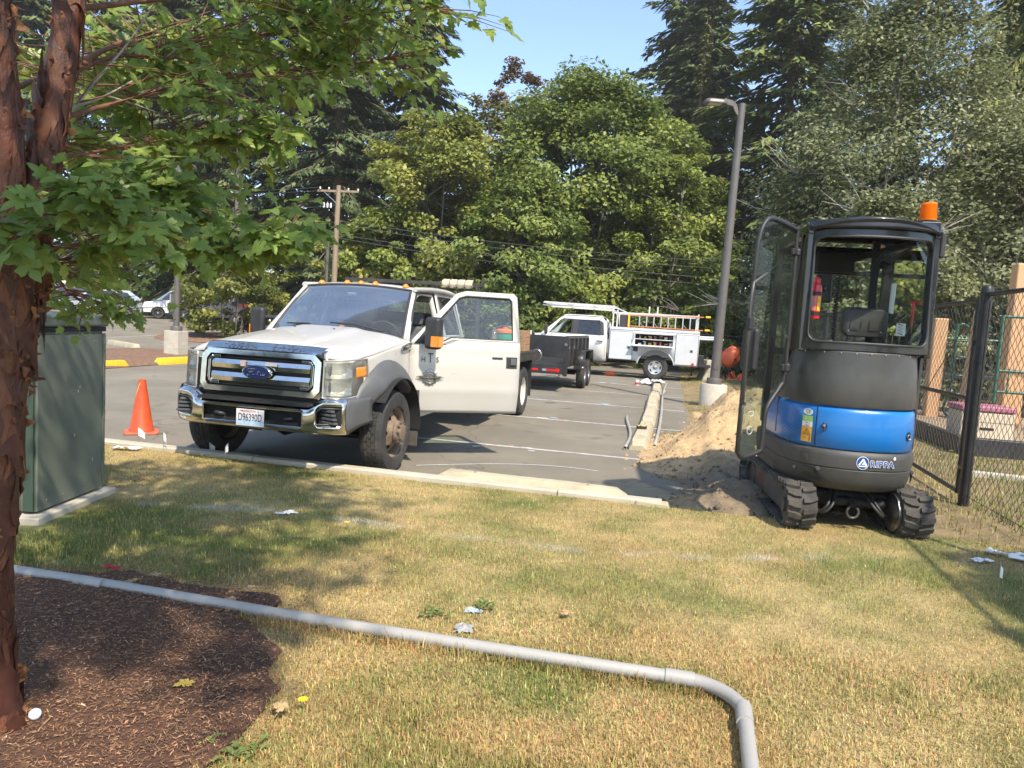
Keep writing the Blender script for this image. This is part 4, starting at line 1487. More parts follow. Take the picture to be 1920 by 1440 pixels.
  if s > 0:
   # company lettering and emblem on the open door
   INK = mat('door_lettering', (0.02, 0.02, 0.022), 0.5)

   def on_door(t, z, off=0.004):
    return K((-0.63 - t, sidey(z) + off, z))
   dx = (on_door(1.0, 1.1) - on_door(0.1, 1.1)).normalized()
   for ch, t, z, sz in (('H', 0.155, 1.14, 0.085), ('T', 0.235, 1.155, 0.155), ('S', 0.315, 1.14, 0.085)):
    text('door_letter', ch, sz, INK, fd, frame(on_door(t, z, 0.0085), dx, (0, 0, 1)), 0.0006, sx=0.85 if ch != 'T' else 0.62)
   em = MB()
   c0 = on_door(0.235, 0.945, 0.012)
   M = frame(c0, dx, (0, 0, 1))
   em.tube([M @ Vector((0.070 * math.cos(t), 0.070 * math.sin(t), 0)) for t in np.linspace(0, 2 * math.pi, 28, endpoint=False)], 0.010, 6, closed=True)
   em.tube([M @ Vector((0.042 * math.cos(t), 0.042 * math.sin(t), 0)) for t in np.linspace(0, 2 * math.pi, 24, endpoint=False)], 0.006, 6, closed=True)
   for k in range(12):
    t = 2 * math.pi * k / 12
    em.box(M @ Vector((0.080 * math.cos(t), 0.080 * math.sin(t), 0)), (0.016, 0.016, 0.016))
   em.build('round_emblem', STEEL, fd, smooth=50)
   wg = MB()
   for (w0, h0, zz) in ((0.125, 0.008, 0.010), (0.15, 0.008, 0.0), (0.115, 0.008, -0.010)):
    wg.add([M @ Vector(p) for p in ((-w0, zz - h0 / 2, 0.012), (w0, zz - h0 / 2, 0.012), (w0 * 1.04, zz + h0 / 2, 0.012), (-w0 * 1.04, zz + h0 / 2, 0.012))], [(0, 1, 2, 3)])
   wg.build('emblem_wing', BLACKP, fd, solid=0.003)
   text('emblem_lettering', 'POWER STROKE', 0.024, CHROME, fd, M @ Matrix.Translation((0, 0, 0.0135)), 0.001, bold=0.0004)
   # door check strap and hinges
   for z in (0.80, 1.15):
    MB().beam((-0.63, 0.90, z), on_door(0.06, z, -0.05), 0.03, 0.06).build('hinge', WHITE, fd)
   B(MB().add([(-0.64, 0.94, 0.5), (-0.64, 0.94, 1.33), (-0.64, 0.76, 1.36), (-0.64, 0.76, 0.5)], [(0, 1, 2, 3)]), 'door_jamb', WHITE, solid=0.02)
   B(MB().tube([(-0.68, 0.90, 0.56), (-0.68, 0.91, 1.30), (-0.98, 0.83, 1.66), (-1.27, 0.755, 1.89), (-1.86, 0.755, 1.91), (-1.87, 0.91, 1.30), (-1.87, 0.91, 0.56)], 0.014, 6), 'door_weatherstrip', BLACKP, smooth=60)
 # cab rear wall with window
 rw = MB()
 hole = [(-.55, 1.42), (.55, 1.42), (.50, 1.82), (-.50, 1.82)]
 fill(rw, [(-.90, .52), (.90, .52), (.90, 1.32), (.72, 1.93), (-.72, 1.93), (-.90, 1.32)], [hole], lambda y, z: (-2.885, y, z))
 B(rw, 'rear_wall', WHITE, solid=0.02)
 B(fill(MB(), hole, [], lambda y, z: (-2.885, y, z)), 'rear_window', SGLASS, fix=False)
 # interior
 B(MB().span(-2.86, -0.62, -0.86, 0.86, 0.55, 0.62), 'cab_floor', DARK)
 B(MB().grid(lambda u, v: (-0.58 - 0.42 * u, (2 * v - 1) * 0.82, 1.385 - 0.04 * (2 * v - 1) ** 2 - 0.25 * max(0, u - .7) / .3 - 0.02 * u + 0.03 * math.exp(-(((2 * v - 1) - .45) / .2) ** 2 - ((u - .6) / .3) ** 2)), 8, 20), 'dashboard', DASHM, smooth=60, solid=0.3)
 stw = MB()
 sc = Vector((-1.10, 0.44, 1.36))
 M = Matrix.Translation(sc) @ Matrix.Rotation(R(-62), 4, 'Y')
 stw.tube([M @ Vector((0.19 * math.cos(t), 0.19 * math.sin(t), 0)) for t in np.linspace(0, 2 * math.pi, 28, endpoint=False)], 0.016, 8, closed=True)
 for t in (0.5, 2.6, 4.7): stw.tube([M @ Vector((0, 0, -.02)), M @ Vector((0.18 * math.cos(t), 0.18 * math.sin(t), 0))], 0.014, 6)
 stw.tube([M @ Vector((0, 0, 0.01)), M @ Vector((0, 0, -.35))], 0.045, 8)
 B(stw, 'steering_wheel', BLACKP, smooth=60)
 for s in (1, -1): seat(T, -1.52, s * 0.46, 0.52)
 seat(T, -2.42, 0, 1.35, 'rear_bench')
 B(MB().box((-1.14, 0, 1.78), (0.04, 0.26, 0.075)), 'rear_view_mirror', BLACKP, bevel=0.015)
 B(MB().box((-1.105, -0.02, 1.83), (0.012, 0.11, 0.045), Matrix.Rotation(R(52), 3, 'Y')), 'toll_tag', mat('toll_tag_white', (0.7, 0.75, 0.7), 0.5), bevel=0.004)
 B(MB().lathe([(0.001, 0.09), (0.03, 0.085), (0.055, 0.06), (0.06, 0.03), (0.04, 0), (0.001, 0)], 14, 'Z', (-0.78, 0.02, 1.375)), 'dash_ornament', AMBER, smooth=60)
 # ---- flat deck
 Z0 = 1.06
 DECKM = mat('deck_steel', (0.05, 0.048, 0.045), 0.6, 0.4, var=0.25, vscale=5, dirt=0.6, dcol=(0.15, 0.11, 0.08), dscale=4)
 dk = empty('flat_deck', (0, 0, 0), 0, T)
 MB().span(-6.75, -2.98, -1.25, 1.25, Z0, Z0 + 0.05).build('deck_plate', DECKM, dk, bevel=0.006)
 for s in (1, -1):
  MB().span(-6.76, -2.97, s * 1.20, s * 1.28, Z0 - 0.10, Z0 - 0.003).build('side_rail', DECKM, dk, bevel=0.005)
  for k in range(6): MB().box((-3.25 - k * 0.66, s * 1.295, Z0 - 0.05), (0.09, 0.03, 0.09)).build('stake_pocket', DECKM, dk, bevel=0.003)
  MB().span(-6.70, -3.0, s * 0.40, s * 0.48, Z0 - 0.26, Z0 - 0.003).build('sub_frame', DARK, dk)
  wheel(T, (-5.45, s * 1.14, 0.425), 0.425, 0.235, 0.25, 'dish', s)
  wheel(T, (-5.45, s * 0.88, 0.425), 0.425, 0.225, 0.25, 'plain', s)
  MB().box((-6.02, s * 1.0, 0.62), (0.015, 0.52, 0.66)).build('mud_flap', BLACKP, dk)
  MB().box((-4.92, s * 1.0, 0.78), (0.015, 0.52, 0.36)).build('mud_guard', BLACKP, dk)
  MB().box((-3.85, s * 0.98, 0.74), (0.85, 0.36, 0.40)).build('tool_box', DECKM, dk, bevel=0.01)
 MB().span(-6.80, -6.70, -1.1, 1.1, 0.62, 1.04).build('rear_apron', DECKM, dk, bevel=0.006)
 MB().box((-6.81, 0.72, 0.78), (0.012, 0.5, 0.055)).build('reflective_strip', mat('red_reflector', (0.62, 0.05, 0.03), 0.4), dk)
 MB().box((-6.81, 0.98, 0.78), (0.0125, 0.10, 0.055)).build('reflective_strip', mat('white_reflector', (0.7, 0.7, 0.7), 0.4), dk)
 B(MB().lathe([(0.055, -0.85), (0.055, -.3), (0.16, -.22), (0.18, 0), (0.16, .22), (0.055, .3), (0.055, .85)], 16, 'Y', (-5.45, 0, 0.42)), 'rear_axle', DARK)
 hr = empty('headboard', (0, 0, 0), 0, T)
 for y in (-1.0, -0.5, 0.5, 1.0): MB().span(-3.07, -3.02, y - .025, y + .025, Z0 + 0.05, 2.08).build('upright', DECKM, hr)
 MB().span(-3.075, -3.015, -1.05, 1.05, 2.08, 2.13).build('top_rail', DECKM, hr)
 for k in range(9): MB().span(-3.055, -3.035, -1.0, 1.0, 1.20 + k * 0.1, 1.215 + k * 0.1).build('cross_bar', DECKM, hr)
 MB().box((-3.05, 1.05, 2.14), (0.03, 0.03, 0.16)).build('rail_end', DECKM, hr)
 # nose a little shorter ahead of the wheels
 for o in T.children_recursive:
  if o.type == 'MESH' and o.location.length < 1e-6 and (o.parent.type != 'EMPTY' or o.parent.location.length < 1e-6 or o.parent == T):
   for v in o.data.vertices:
    if v.co.x > 0.5: v.co.x = 0.5 + (v.co.x - 0.5) * 0.86
   a = o
   while a.parent is not None and a.name.split('.')[0] not in ('front_door', 'flat_deck', 'headboard'): a = a.parent
   if a.parent is None:
    for v in o.data.vertices: v.co.y *= 0.965 - 0.03 * float(sstep((v.co.x - 0.25) / 0.4))
 return T

TRUCK = flatbed_truck()

def truck_pt(x, y, z):
 return TRUCK.matrix_world @ Vector((x, y, z)) if False else L(-3.73, 6.82, ASPH) + Matrix.Rotation(LA - R(90), 3, 'Z') @ Vector((x, y, z))

TRZ = LA - R(90)
STRAPM = mat('cargo_strap', (0.50, 0.43, 0.31), 0.9, var=0.2, vscale=20, bump=0.3, bscale=120)
for k in range(4):
 y0 = 0.50 + 0.115 * k
 mb = MB()
 for j in range(3):
  w, dz = 0.036, 0.0
  q = [(-3.045, y0 + j * 0.012 - .01, 2.05), (-3.085 - .004 * j, y0 + j * .012 - .01, 2.10), (-3.06, y0 + j * .012, 2.150 + .006 * j), (-3.02, y0 + j * .012, 2.150 + .006 * j), (-3.0 + .004 * j, y0 + j * .012, 2.10), (-3.01, y0 + j * .012 + .01, 2.06)]
  pts = smooth_path(q, 4)
  for i in range(len(pts) - 1): mb.beam(pts[i], pts[i + 1], 0.085, 0.006, up=(1, 0, 0.3))
 o = mb.build('cargo_strap', STRAPM, None, smooth=60)
 o.matrix_world = Matrix.Translation(truck_pt(0, 0, 0)) @ Matrix.Rotation(TRZ, 4, 'Z')
 tagit(o, 'beige cargo strap folded over the headboard rail behind the white cab', 'strap', 'cargo straps on the headboard')
WOODM = mat('crate_wood', (0.34, 0.20, 0.10), 0.8, var=0.25, vscale=6, aniso=(1, 1, 9), dirt=0.3, bump=0.2, bscale=30)
WOODD = mat('crate_wood_grey', (0.25, 0.185, 0.125), 0.85, var=0.25, vscale=6, aniso=(1, 1, 9), dirt=0.3, bump=0.2, bscale=30)

def crate(x, y, z, sx, sy, sz, m, label, rz=0.0):
 c = empty('wooden_crate', truck_pt(x, y, z), TRZ + rz)
 n = 4
 for i in range(n):
  w = sy / n
  for s in (-1, 1): MB().box((s * sx / 2, -sy / 2 + w * (i + .5), sz / 2), (0.018, w * .96, sz)).build('board', m, c, bevel=0.002)
 for s in (-1, 1):
  for i in range(3): MB().box((0, s * sy / 2, sz * (i + .5) / 3), (sx, 0.016, sz / 3 * .95)).build('board', m, c, bevel=0.002)
 MB().box((0, 0, 0.012), (sx * .96, sy * .96, 0.02)).build('bottom', m, c)
 for s in (-1, 1):
  for t in (-1, 1): MB().box((s * (sx / 2 - .03), t * (sy / 2 - .03), sz / 2), (0.035, 0.035, sz)).build('corner_post', m, c)
 tagit(c, label, 'crate')

crate(-5.30, 0.93, 1.113, 0.45, 0.42, 0.36, WOODD, 'greyish wooden crate on the truck bed behind the water jug')
crate(-5.85, 1.00, 1.113, 0.40, 0.36, 0.37, WOODM, 'reddish brown wooden crate at the end of the truck bed')
# water jug
jug = empty('water_jug', truck_pt(-4.55, 1.06, 1.112), TRZ)
GRN_P = mat('jug_green', (0.02, 0.22, 0.12), 0.4, var=0.1)
ORG_P = mat('jug_orange', (0.75, 0.16, 0.03), 0.4, var=0.1)
MB().lathe([(0.001, 0), (0.10, 0), (0.115, 0.02), (0.135, 0.30), (0.13, 0.315), (0.001, 0.32)], 24).build('body', GRN_P, jug, smooth=40)
MB().lathe([(0.12, 0.318), (0.145, 0.322), (0.145, 0.36), (0.12, 0.385), (0.04, 0.39), (0.04, 0.42), (0.001, 0.42)], 24).build('lid', ORG_P, jug, smooth=40)
MB().tube(smooth_path([(0, .145, .30), (0, .18, .33), (0, .16, .40), (0, 0, .44), (0, -.16, .40), (0, -.18, .33), (0, -.145, .30)], 4), 0.008, 6).build('bail', STEEL, jug, smooth=60)
tagit(jug, 'green water jug with an orange lid on the truck bed beside the open door', 'water jug')
# loose gear along the edge of the deck
for k, (x, y, sx, sy, sz) in enumerate(((-6.15, 1.05, .22, .16, .12), (-6.42, 1.0, .16, .22, .15))):
 o = empty('tool_case', truck_pt(x, y, 1.112), TRZ + 0.3 * k)
 MB().box((0, 0, sz / 2), (sx, sy, sz)).build('case', BLACKP, o, bevel=0.01)
 MB().tube([(-.05, 0, sz), (-.05, 0, sz + .035), (.05, 0, sz + .035), (.05, 0, sz)], 0.007, 6).build('handle', STEEL, o)
 tagit(o, ['small flat black tool case on the edge of the truck bed', 'taller black tool case at the tail of the truck bed'][k], 'tool case')
# coiled hose hanging from the tail of the deck
hs = MB()
hs.tube([Vector((-6.72 + .03 * math.sin(k * .9), 1.2 + 0.10 * math.cos(k * .52) * (1 - .0 * k), 1.02 + 0.11 * math.sin(k * .52))) for k in range(40)], 0.009, 6)
o = hs.build('coiled_hose', STEEL, None, smooth=60)
o.matrix_world = Matrix.Translation(truck_pt(0, 0, 0)) @ Matrix.Rotation(TRZ, 4, 'Z')
tagit(o, 'small coiled grey hose hanging off the tail of the truck bed', 'hose')
# ================================================================== MINI EXCAVATOR
EXO = (2.77, 5.50, 0.0)
EXS = Vector((1.0, 0.90, 1.0))
EXRZ = R(90) + LA + R(6)

def ex_z(z):
 return float(np.interp(z, (-.3, .2, .415, .757, 1.08, 1.44, 2.46, 2.8), (-.3, .17, .325, .665, 1.0, 1.44, 2.50, 2.82)))

def excavator():
 E_ = empty('mini_excavator', EXO, EXRZ)
 tagit(E_, 'mini excavator with blue engine cover, black cab, open glass door and rubber tracks', 'excavator')
 B = lambda mb, n, m, **k: mb.build(n, m, E_, **k)
 GREY = mat('machine_grey', (0.050, 0.050, 0.049), 0.38, var=0.12, vscale=4, dirt=0.35, dcol=(0.13, 0.115, 0.09), dscale=3, rvar=0.08, bump=0.03, bscale=200)
 GLOSSK = mat('cab_black', (0.011, 0.011, 0.012), 0.25, var=0.2, vscale=5, dirt=0.14, dcol=(0.07, 0.065, 0.055), dscale=4, coat=0.3)
 BLUE = mat('machine_blue', (0.006, 0.150, 0.47), 0.32, var=0.06, vscale=3, dirt=0.10, dcol=(0.12, 0.15, 0.2), dscale=4, coat=0.3)
 CASTM = mat('counterweight', (0.050, 0.049, 0.046), 0.55, var=0.15, vscale=5, dirt=0.45, dcol=(0.11, 0.098, 0.075), dscale=2.2, bump=0.12, bscale=90)
 TRK = mat('track_rubber', (0.045, 0.041, 0.036), 0.85, var=0.3, vscale=9, dirt=0.8, dcol=(0.16, 0.135, 0.10), dscale=3.5, bump=0.3, bscale=60)

 HW = 0.585

 def tail(y, hw=HW, x0=0.03, dp=0.60, e=2.35):
  q = min(1, abs(y) / hw)
  return x0 + dp * (1 - (1 - q ** e) ** (1 / e))

 def tailpath(hw, x0, dp, xf, n=26, e=2.35):
  """outline from left front round the rear to right front"""
  pts = [(xf, hw), ((xf + x0 + dp) / 2, hw)]
  for k in range(n + 1):
   f = math.pi / 2 - math.pi * k / n
   sy, cx = math.sin(f), math.cos(f)
   y = hw * math.copysign(abs(sy) ** (2 / e), sy)
   x = x0 + dp * (1 - abs(cx) ** (2 / e))
   pts.append((x, y))
  pts += [((xf + x0 + dp) / 2, -hw), (xf, -hw)]
  return pts

 def shell(levels, xf=1.30, i0=None, i1=None):
  """levels: (z, halfwidth, rear x, depth); i0/i1 cut the outline"""
  mb = MB()
  rows = [[(x, y, z) for (x, y) in tailpath(hw, x0, dp, xf)[i0:i1]] for (z, hw, x0, dp) in levels]
  n = len(rows[0])
  vs = [p for r_ in rows for p in r_]
  fs = [(j * n + i, j * n + i + 1, (j + 1) * n + i + 1, (j + 1) * n + i) for j in range(len(rows) - 1) for i in range(n - 1)]
  return mb.add(vs, fs)

 # ---- counterweight
 cw = shell([(0.415, 0.40, 0.22, .45), (0.42, 0.50, 0.12, .55), (0.445, 0.545, 0.055, .58), (0.50, 0.572, 0.022, .6), (0.56, 0.583, 0.006, .6), (0.60, 0.586, 0.002, .6), (0.608, 0.580, 0.010, .6), (0.615, 0.588, 0.0, .6),
    (0.70, 0.592, -0.002, .6), (0.735, 0.588, 0.004, .6), (0.75, 0.57, 0.02, .59), (0.752, 0.45, 0.15, .5)])
 cwo = B(cw, 'counterweight', CASTM, smooth=40)
 # ---- engine cover
 bl = shell([(0.757, 0.568, 0.028, .59), (0.765, 0.577, 0.018, .6), (0.90, 0.580, 0.014, .6), (1.03, 0.576, 0.020, .6), (1.058, 0.570, 0.028, .6), (1.074, 0.555, 0.045, .58), (1.08, 0.50, 0.11, .53)], xf=1.0)
 eng = B(bl, 'engine_cover', BLUE, smooth=50)

 def on(y, z, off=0.0, hw=0.58, x0=0.014, dp=.6):
  """point on the cover plus outward normal"""
  e = 1e-3
  t = Vector((tail(y + e, hw, x0, dp) - tail(y - e, hw, x0, dp), 2 * e, 0)).normalized()
  nrm = Vector((-abs(t.y), t.x * (1 if t.y > 0 else -1), 0))
  nrm = Vector((-t.y, t.x, 0))
  return Vector((tail(y, hw, x0, dp), y, z)) + nrm * off, t, nrm

 def decal(parent, name, y0, y1, z0, z1, m, off=0.004, n=6, **kw):
  mb = MB()
  mb.grid(lambda u, v: on(y0 + (y1 - y0) * u, z0 + (z1 - z0) * v, off, **kw)[0], n, 1, flip=y1 > y0)
  return mb.build(name, m, parent, smooth=60)
 INKB = mat('ink_black', (0.015, 0.015, 0.015), 0.6)
 # seams of the hinged cover, recessed dark lines
 for y in (0.385, -0.545):
  p, t, nn = on(y, 0.9, 0.0015)
  decal(eng, 'cover_seam', y - .0035, y + .0035, 0.762, 1.066, INKB, 0.0025, 1)
 # cooling mesh on the left flank, a fan of small dark cells
 vm = MB()
 for r_ in range(18):
  zz = 0.775 + r_ * 0.0145
  wy = 0.10 * math.sin(math.pi * (r_ + 1.2) / 20) ** 0.6
  for c in range(9):
   yy = 0.568 - 0.006 - c * 0.0145 + (0.007 if r_ % 2 else 0)
   if 0.563 - yy > wy: continue
   p, t, nn = on(yy, zz, 0.003)
   M = frame(p, t, (0, 0, 1))
   vm.add([M @ Vector((0.0052 * math.cos(R(60 * k)), 0.0052 * math.sin(R(60 * k)), 0)) for k in range(6)], [tuple(range(6))])
 vo = vm.build('cooling_mesh', INKB, eng, smooth=0)
 vo['kind'] = 'stuff'
 # safety stickers
 SW = mat('sticker_white', (0.72, 0.73, 0.70), 0.5)
 SG = mat('sticker_green', (0.30, 0.52, 0.10), 0.5)
 SO = mat('sticker_orange', (0.75, 0.36, 0.04), 0.5)
 def eng_text(s_, y, z, size, m, off=0.0065, **k):
  p, t, nn = on(y, z, off)
  return text('sticker_lettering', s_, size, m, eng, frame(p, -t, (0, 0, 1)), 0.0003, **k)
 ce = MB()
 pts = []
 for k in range(24):
  a = 2 * math.pi * k / 24
  pts.append(on(0.44 + 0.031 * math.cos(a), 1.018 + 0.025 * math.sin(a), 0.0045)[0])
 ce.add(pts, [tuple(range(24))]).build('sticker', SW, eng, smooth=0)
 eng_text('CE', 0.44, 1.018, 0.036, INKB)
 decal(eng, 'sticker', 0.473, 0.408, 0.945, 0.988, SG)
 eng_text('5', 0.452, 0.967, 0.04, SW)
 decal(eng, 'sticker', 0.473, 0.408, 0.902, 0.9435, SW)
 eng_text('Tier 5', 0.44, 0.932, 0.018, INKB)
 eng_text('(Stage)', 0.44, 0.913, 0.016, INKB)
 decal(eng, 'sticker', 0.473, 0.408, 0.785, 0.900, SO)
 decal(eng, 'sticker_rule', 0.473, 0.408, 0.8395, 0.8425, INKB, 0.0055)
 tri = [(0.462, 0.850), (0.419, 0.850), (0.4405, 0.889)]
 tm = MB()
 for i in range(3):
  a, b = tri[i], tri[(i + 1) % 3]
  tm.beam(on(a[0], a[1], 0.0055)[0], on(b[0], b[1], 0.0055)[0], 0.004, 0.001)
 tm.build('warning_triangle', INKB, eng)
 eng_text('!', 0.4405, 0.864, 0.026, INKB)
 eng_text('<>', 0.452, 0.812, 0.024, INKB)
 pm = MB()
 for (yy, zz, w, h) in ((0.420, 0.812, .007, .026), (0.420, 0.831, .008, .008), (0.418, 0.797, .003, .012), (0.422, 0.797, .003, .012)):
  p, t, nn = on(yy, zz, 0.0055)
  M = frame(p, t, (0, 0, 1))
  pm.add([M @ Vector((sx * w / 2, sz * h / 2, 0)) for sx, sz in ((-1, -1), (1, -1), (1, 1), (-1, 1))], [(0, 1, 2, 3)])
 pm.build('pictogram', INKB, eng, smooth=0)
 decal(eng, 'sticker', -0.552, -0.574, 0.795, 0.905, SO, n=4)
 # lock in its dimple
 p, t, nn = on(0.325, 0.925, -0.004)
 M = frame(p, t, (0, 0, 1))
 lk = MB()
 lk.add([M @ Vector((0.034 * math.cos(a), 0.030 * math.sin(a), -0.006)) for a in np.linspace(0, 2 * math.pi, 20, endpoint=False)] + [M @ Vector((0.024 * math.cos(a), 0.022 * math.sin(a), -0.0075)) for a in np.linspace(0, 2 * math.pi, 20, endpoint=False)],
     [(i, (i + 1) % 20, 20 + (i + 1) % 20, 20 + i) for i in range(20)])
 lk.build('lock_dimple', BLUE, eng, smooth=60)
 lo = MB()
 lo.box(M @ Vector((0, 0.004, -0.014)), (0.018, 0.026, 0.046))
 lo.box(M @ Vector((0.0, -0.032, -0.018)), (0.014, 0.012, 0.03))
 lo.build('lock', BLACKP, eng, bevel=0.004)
 MB().lathe([(0.001, -.004), (0.010, -.004), (0.011, 0.01)], 12, 'X', tuple(M @ Vector((0, 0.006, -0.027)))).build('key_cylinder', STEEL, eng)
 # exhaust opening
 p, t, nn = on(-0.40, 0.885, 0.003)
 M = frame(p, t, (0, 0, 1))
 MB().add([M @ Vector((0.031 * math.cos(a), 0.036 * math.sin(a), -0.003)) for a in np.linspace(0, 2 * math.pi, 24, endpoint=False)], [tuple(range(24))]).build('exhaust_opening', INKB, eng, smooth=0)
 ex = MB().tube([M @ Vector((0.006, -0.006, 0.03)), M @ Vector((0.006, -0.006, -0.006)), M @ Vector((0.008, -0.006, -0.012))], 0.020, 14, cap=False)
 ex.build('exhaust_pipe', STEEL, eng, smooth=50, solid=0.003)
 # ---- counterweight details: vents, lamps, brand mark
 kw = dict(hw=0.588, x0=-0.001, dp=.6)

 def cwp(y, z, off):
  return on(y, z, off, **kw)
 for (y0, y1, z0, z1, taper) in ((0.47, 0.415, 0.645, 0.705, 0), (0.465, 0.33, 0.492, 0.590, 1), (-0.50, -0.565, 0.510, 0.585, 2)):
  if taper == 0: q = [(y0, z0), (y1, z0), (y1, z1), (y0, z1)]
  elif taper == 1: q = [(0.41, .485), (0.30, .485), (0.335, 0.53), (0.395, .592), (0.465, .592), (0.45, .53)]
  else: q = [(-0.52, .49), (-0.555, .50), (-0.573, .585), (-0.54, .545)]
  cen = (sum(a for a, b in q) / len(q), sum(b for a, b in q) / len(q))
  zz_off = lambda z: -0.030 * max(0, (0.56 - z) / 0.09) ** 2
  mb = MB()
  mb.add([cwp(a, b, 0.011 + zz_off(b))[0] for a, b in q], [tuple(range(len(q)))])
  vt = mb.build('vent_recess', INKB, cwo, smooth=0)
  mw = MB()
  ys_, zs_ = [a for a, b in q], [b for a, b in q]
  for k in range(-12, 13):
   for sl in (1, -1):
    pts_ = []
    for j in range(20):
     z = min(zs_) + (max(zs_) - min(zs_)) * j / 19
     y = cen[0] + k * 0.013 + sl * (z - cen[1]) * 0.7
     inside = False
     for i in range(len(q)):
      (ax_, az), (bx_, bz) = q[i], q[(i + 1) % len(q)]
      if (az > z) != (bz > z) and y < (bx_ - ax_) * (z - az) / (bz - az) + ax_: inside = not inside
     if inside: pts_.append(cwp(y, z, 0.013 + zz_off(z))[0])
    if len(pts_) > 1: mw.tube(pts_, 0.0013, 4, cap=False)
  w_ = mw.build('vent_wire', GREY, vt, smooth=0)
  w_['kind'] = 'stuff'
 for (y, z) in ((0.352, 0.588), (-0.50, 0.588), (0.50, 0.56)):
  p, t, nn = cwp(y, z, 0.002)
  MB().lathe([(0.020, -0.002), (0.016, -0.012), (0.009, -0.014), (0.001, -0.012)], 14, 'X', tuple(p)).build('bolt', GREY, cwo, smooth=50)
 BB = mat('brand_blue', (0.005, 0.055, 0.26), 0.4)
 BW = mat('brand_white', (0.78, 0.78, 0.78), 0.45)

 def brand(y, z, sh, m, off, name):
  """flat shape (local x to the viewer's right) laid on the counterweight"""
  p, t, nn = cwp(y, z, off)
  M = frame(p, -t, (0, 0, 1))
  return MB().add([M @ Vector((a, b, 0)) for a, b in sh], [tuple(range(len(sh)))]).build(name, m, cwo, smooth=0)
 circ = lambda r_, n=28: [(r_ * math.cos(2 * math.pi * k / n), r_ * math.sin(2 * math.pi * k / n)) for k in range(n)]
 ly, lz = 0.012, 0.672
 brand(ly, lz, circ(0.052), BW, 0.0035, 'brand_disc')
 brand(ly, lz, circ(0.048), BB, 0.0045, 'brand_disc')
 for sh in ([(-.040, -.022), (-.002, .036), (.006, .026), (-.020, -.014)], [(.004, .038), (.040, -.020), (.026, -.022), (.002, .020)], [(-.034, -.030), (.036, -.030), (.030, -.022), (-.026, -.022)], [(-.008, -.014), (.022, -.014), (.008, .012)]):
  brand(ly, lz, sh, BW, 0.0055, 'brand_stroke')
 p, t, nn = cwp(-0.150, 0.668, 0.004)
 M = frame(p, -t, (0, 0, 1))
 text('brand_lettering', 'RIPPA', 0.066, BW, cwo, M, 0.0004, sx=1.12, bold=0.0044, space=1.16)
 text('brand_lettering', 'RIPPA', 0.066, BB, cwo, M @ Matrix.Translation((0, 0, 0.0012)), 0.0004, sx=1.12, bold=0.0014, space=1.16)
 brand(-0.262, 0.718, circ(0.013, 16), BW, 0.004, 'brand_disc')
 # grey rim strip above counterweight front left: belly side panel
 B(MB().span(0.62, 1.30, 0.40, 0.575, 0.44, 0.745), 'side_step', CASTM, bevel=0.03)
 B(MB().span(0.62, 1.30, -0.575, -0.40, 0.44, 0.745), 'side_step', CASTM, bevel=0.03)
 B(MB().span(0.35, 1.38, -0.50, 0.50, 0.43, 0.75), 'turntable_deck', DARK, bevel=0.02)
 B(MB().span(0.35, 1.34, -0.54, 0.54, 0.752, 0.80), 'cab_floor', GLOSSK)
 # ---- cab back panel (grey, flared)
 bp = shell([(1.083, 0.578, 0.03, .6), (1.10, 0.584, 0.024, .6), (1.28, 0.570, 0.045, .58), (1.415, 0.556, 0.07, .55), (1.43, 0.556, 0.07, .55), (1.437, 0.552, 0.077, .55)], xf=0.72)
 B(bp, 'back_panel', GREY, smooth=40)
 # ---- cab frame
 def xr(y, z):
  return 0.082 + 0.17 * (abs(y) / 0.55) ** 2.4 + 0.05 * (z - 1.44)

 def dens(poly, n=7):
  out = []
  for i in range(len(poly)):
   a, b = poly[i], poly[(i + 1) % len(poly)]
   m = n if math.hypot(a[0] - b[0], a[1] - b[1]) > 0.15 else 1
   for k in range(m): out.append((a[0] + (b[0] - a[0]) * k / m, a[1] + (b[1] - a[1]) * k / m))
  return out
 zt = lambda y: 2.40 - 0.03 * (y / .55) ** 2
 outer = dens([(-.552, 1.44), (.552, 1.44), (.552, 2.33), (.535, 2.385), (-.535, 2.385), (-.552, 2.33)])
 inner = dens(rrect(1.0, 0.80, 0.07, 3, 0, 1.90))
 mb = MB()
 fill(mb, outer, [inner], lambda y, z: (xr(y, z), y, z))
 B(mb, 'rear_frame', GLOSSK, smooth=40, solid=0.055, bevel=0.006)
 B(MB().tube([(xr(y, z) - 0.004, y, z) for y, z in inner], 0.010, 6, closed=True), 'window_seal', BLACKP, smooth=60)
 B(fill(MB(), inner, [], lambda y, z: (xr(y, z) + 0.02, y, z)), 'rear_window', glass('cab_glass', (0.93, 0.96, 0.94), 0.0, 0.01, hi=0.10), smooth=0, fix=False)
 # bottom lip with rivets
 for k in range(9):
  y = -0.48 + k * 0.12
  MB().lathe([(0.001, -.004), (0.006, -.003), (0.007, 0.002)], 8, 'X', (tail(y, .556, .07, .55) - 0.001, y, 1.425)).build('rivet', STEEL, E_)
 # roof: bowed visor plus dome
 rf = MB()

 def roof(u, v):
  y = (2 * v - 1) * 0.565
  x0 = xr(y, 2.4) - 0.05
  x = x0 + (1.30 - x0) * u
  q = abs(y) / 0.565
  z = 2.465 - 0.075 * q ** 2 - 0.03 * (1 - min(1, u * 8)) ** 2 - 0.03 * max(0, (u - .9) / .1)
  return (x, y, z)
 rf.grid(roof, 14, 20)
 B(rf, 'roof', GLOSSK, smooth=60, solid=0.03, bevel=0.006)
 B(MB().grid(lambda u, v: (xr((2 * v - 1) * .555, 2.4) - 0.045 + 0.012 * u, (2 * v - 1) * .558, 2.362 + 0.062 * u), 3, 20), 'rear_visor', GLOSSK, smooth=60, solid=0.03)
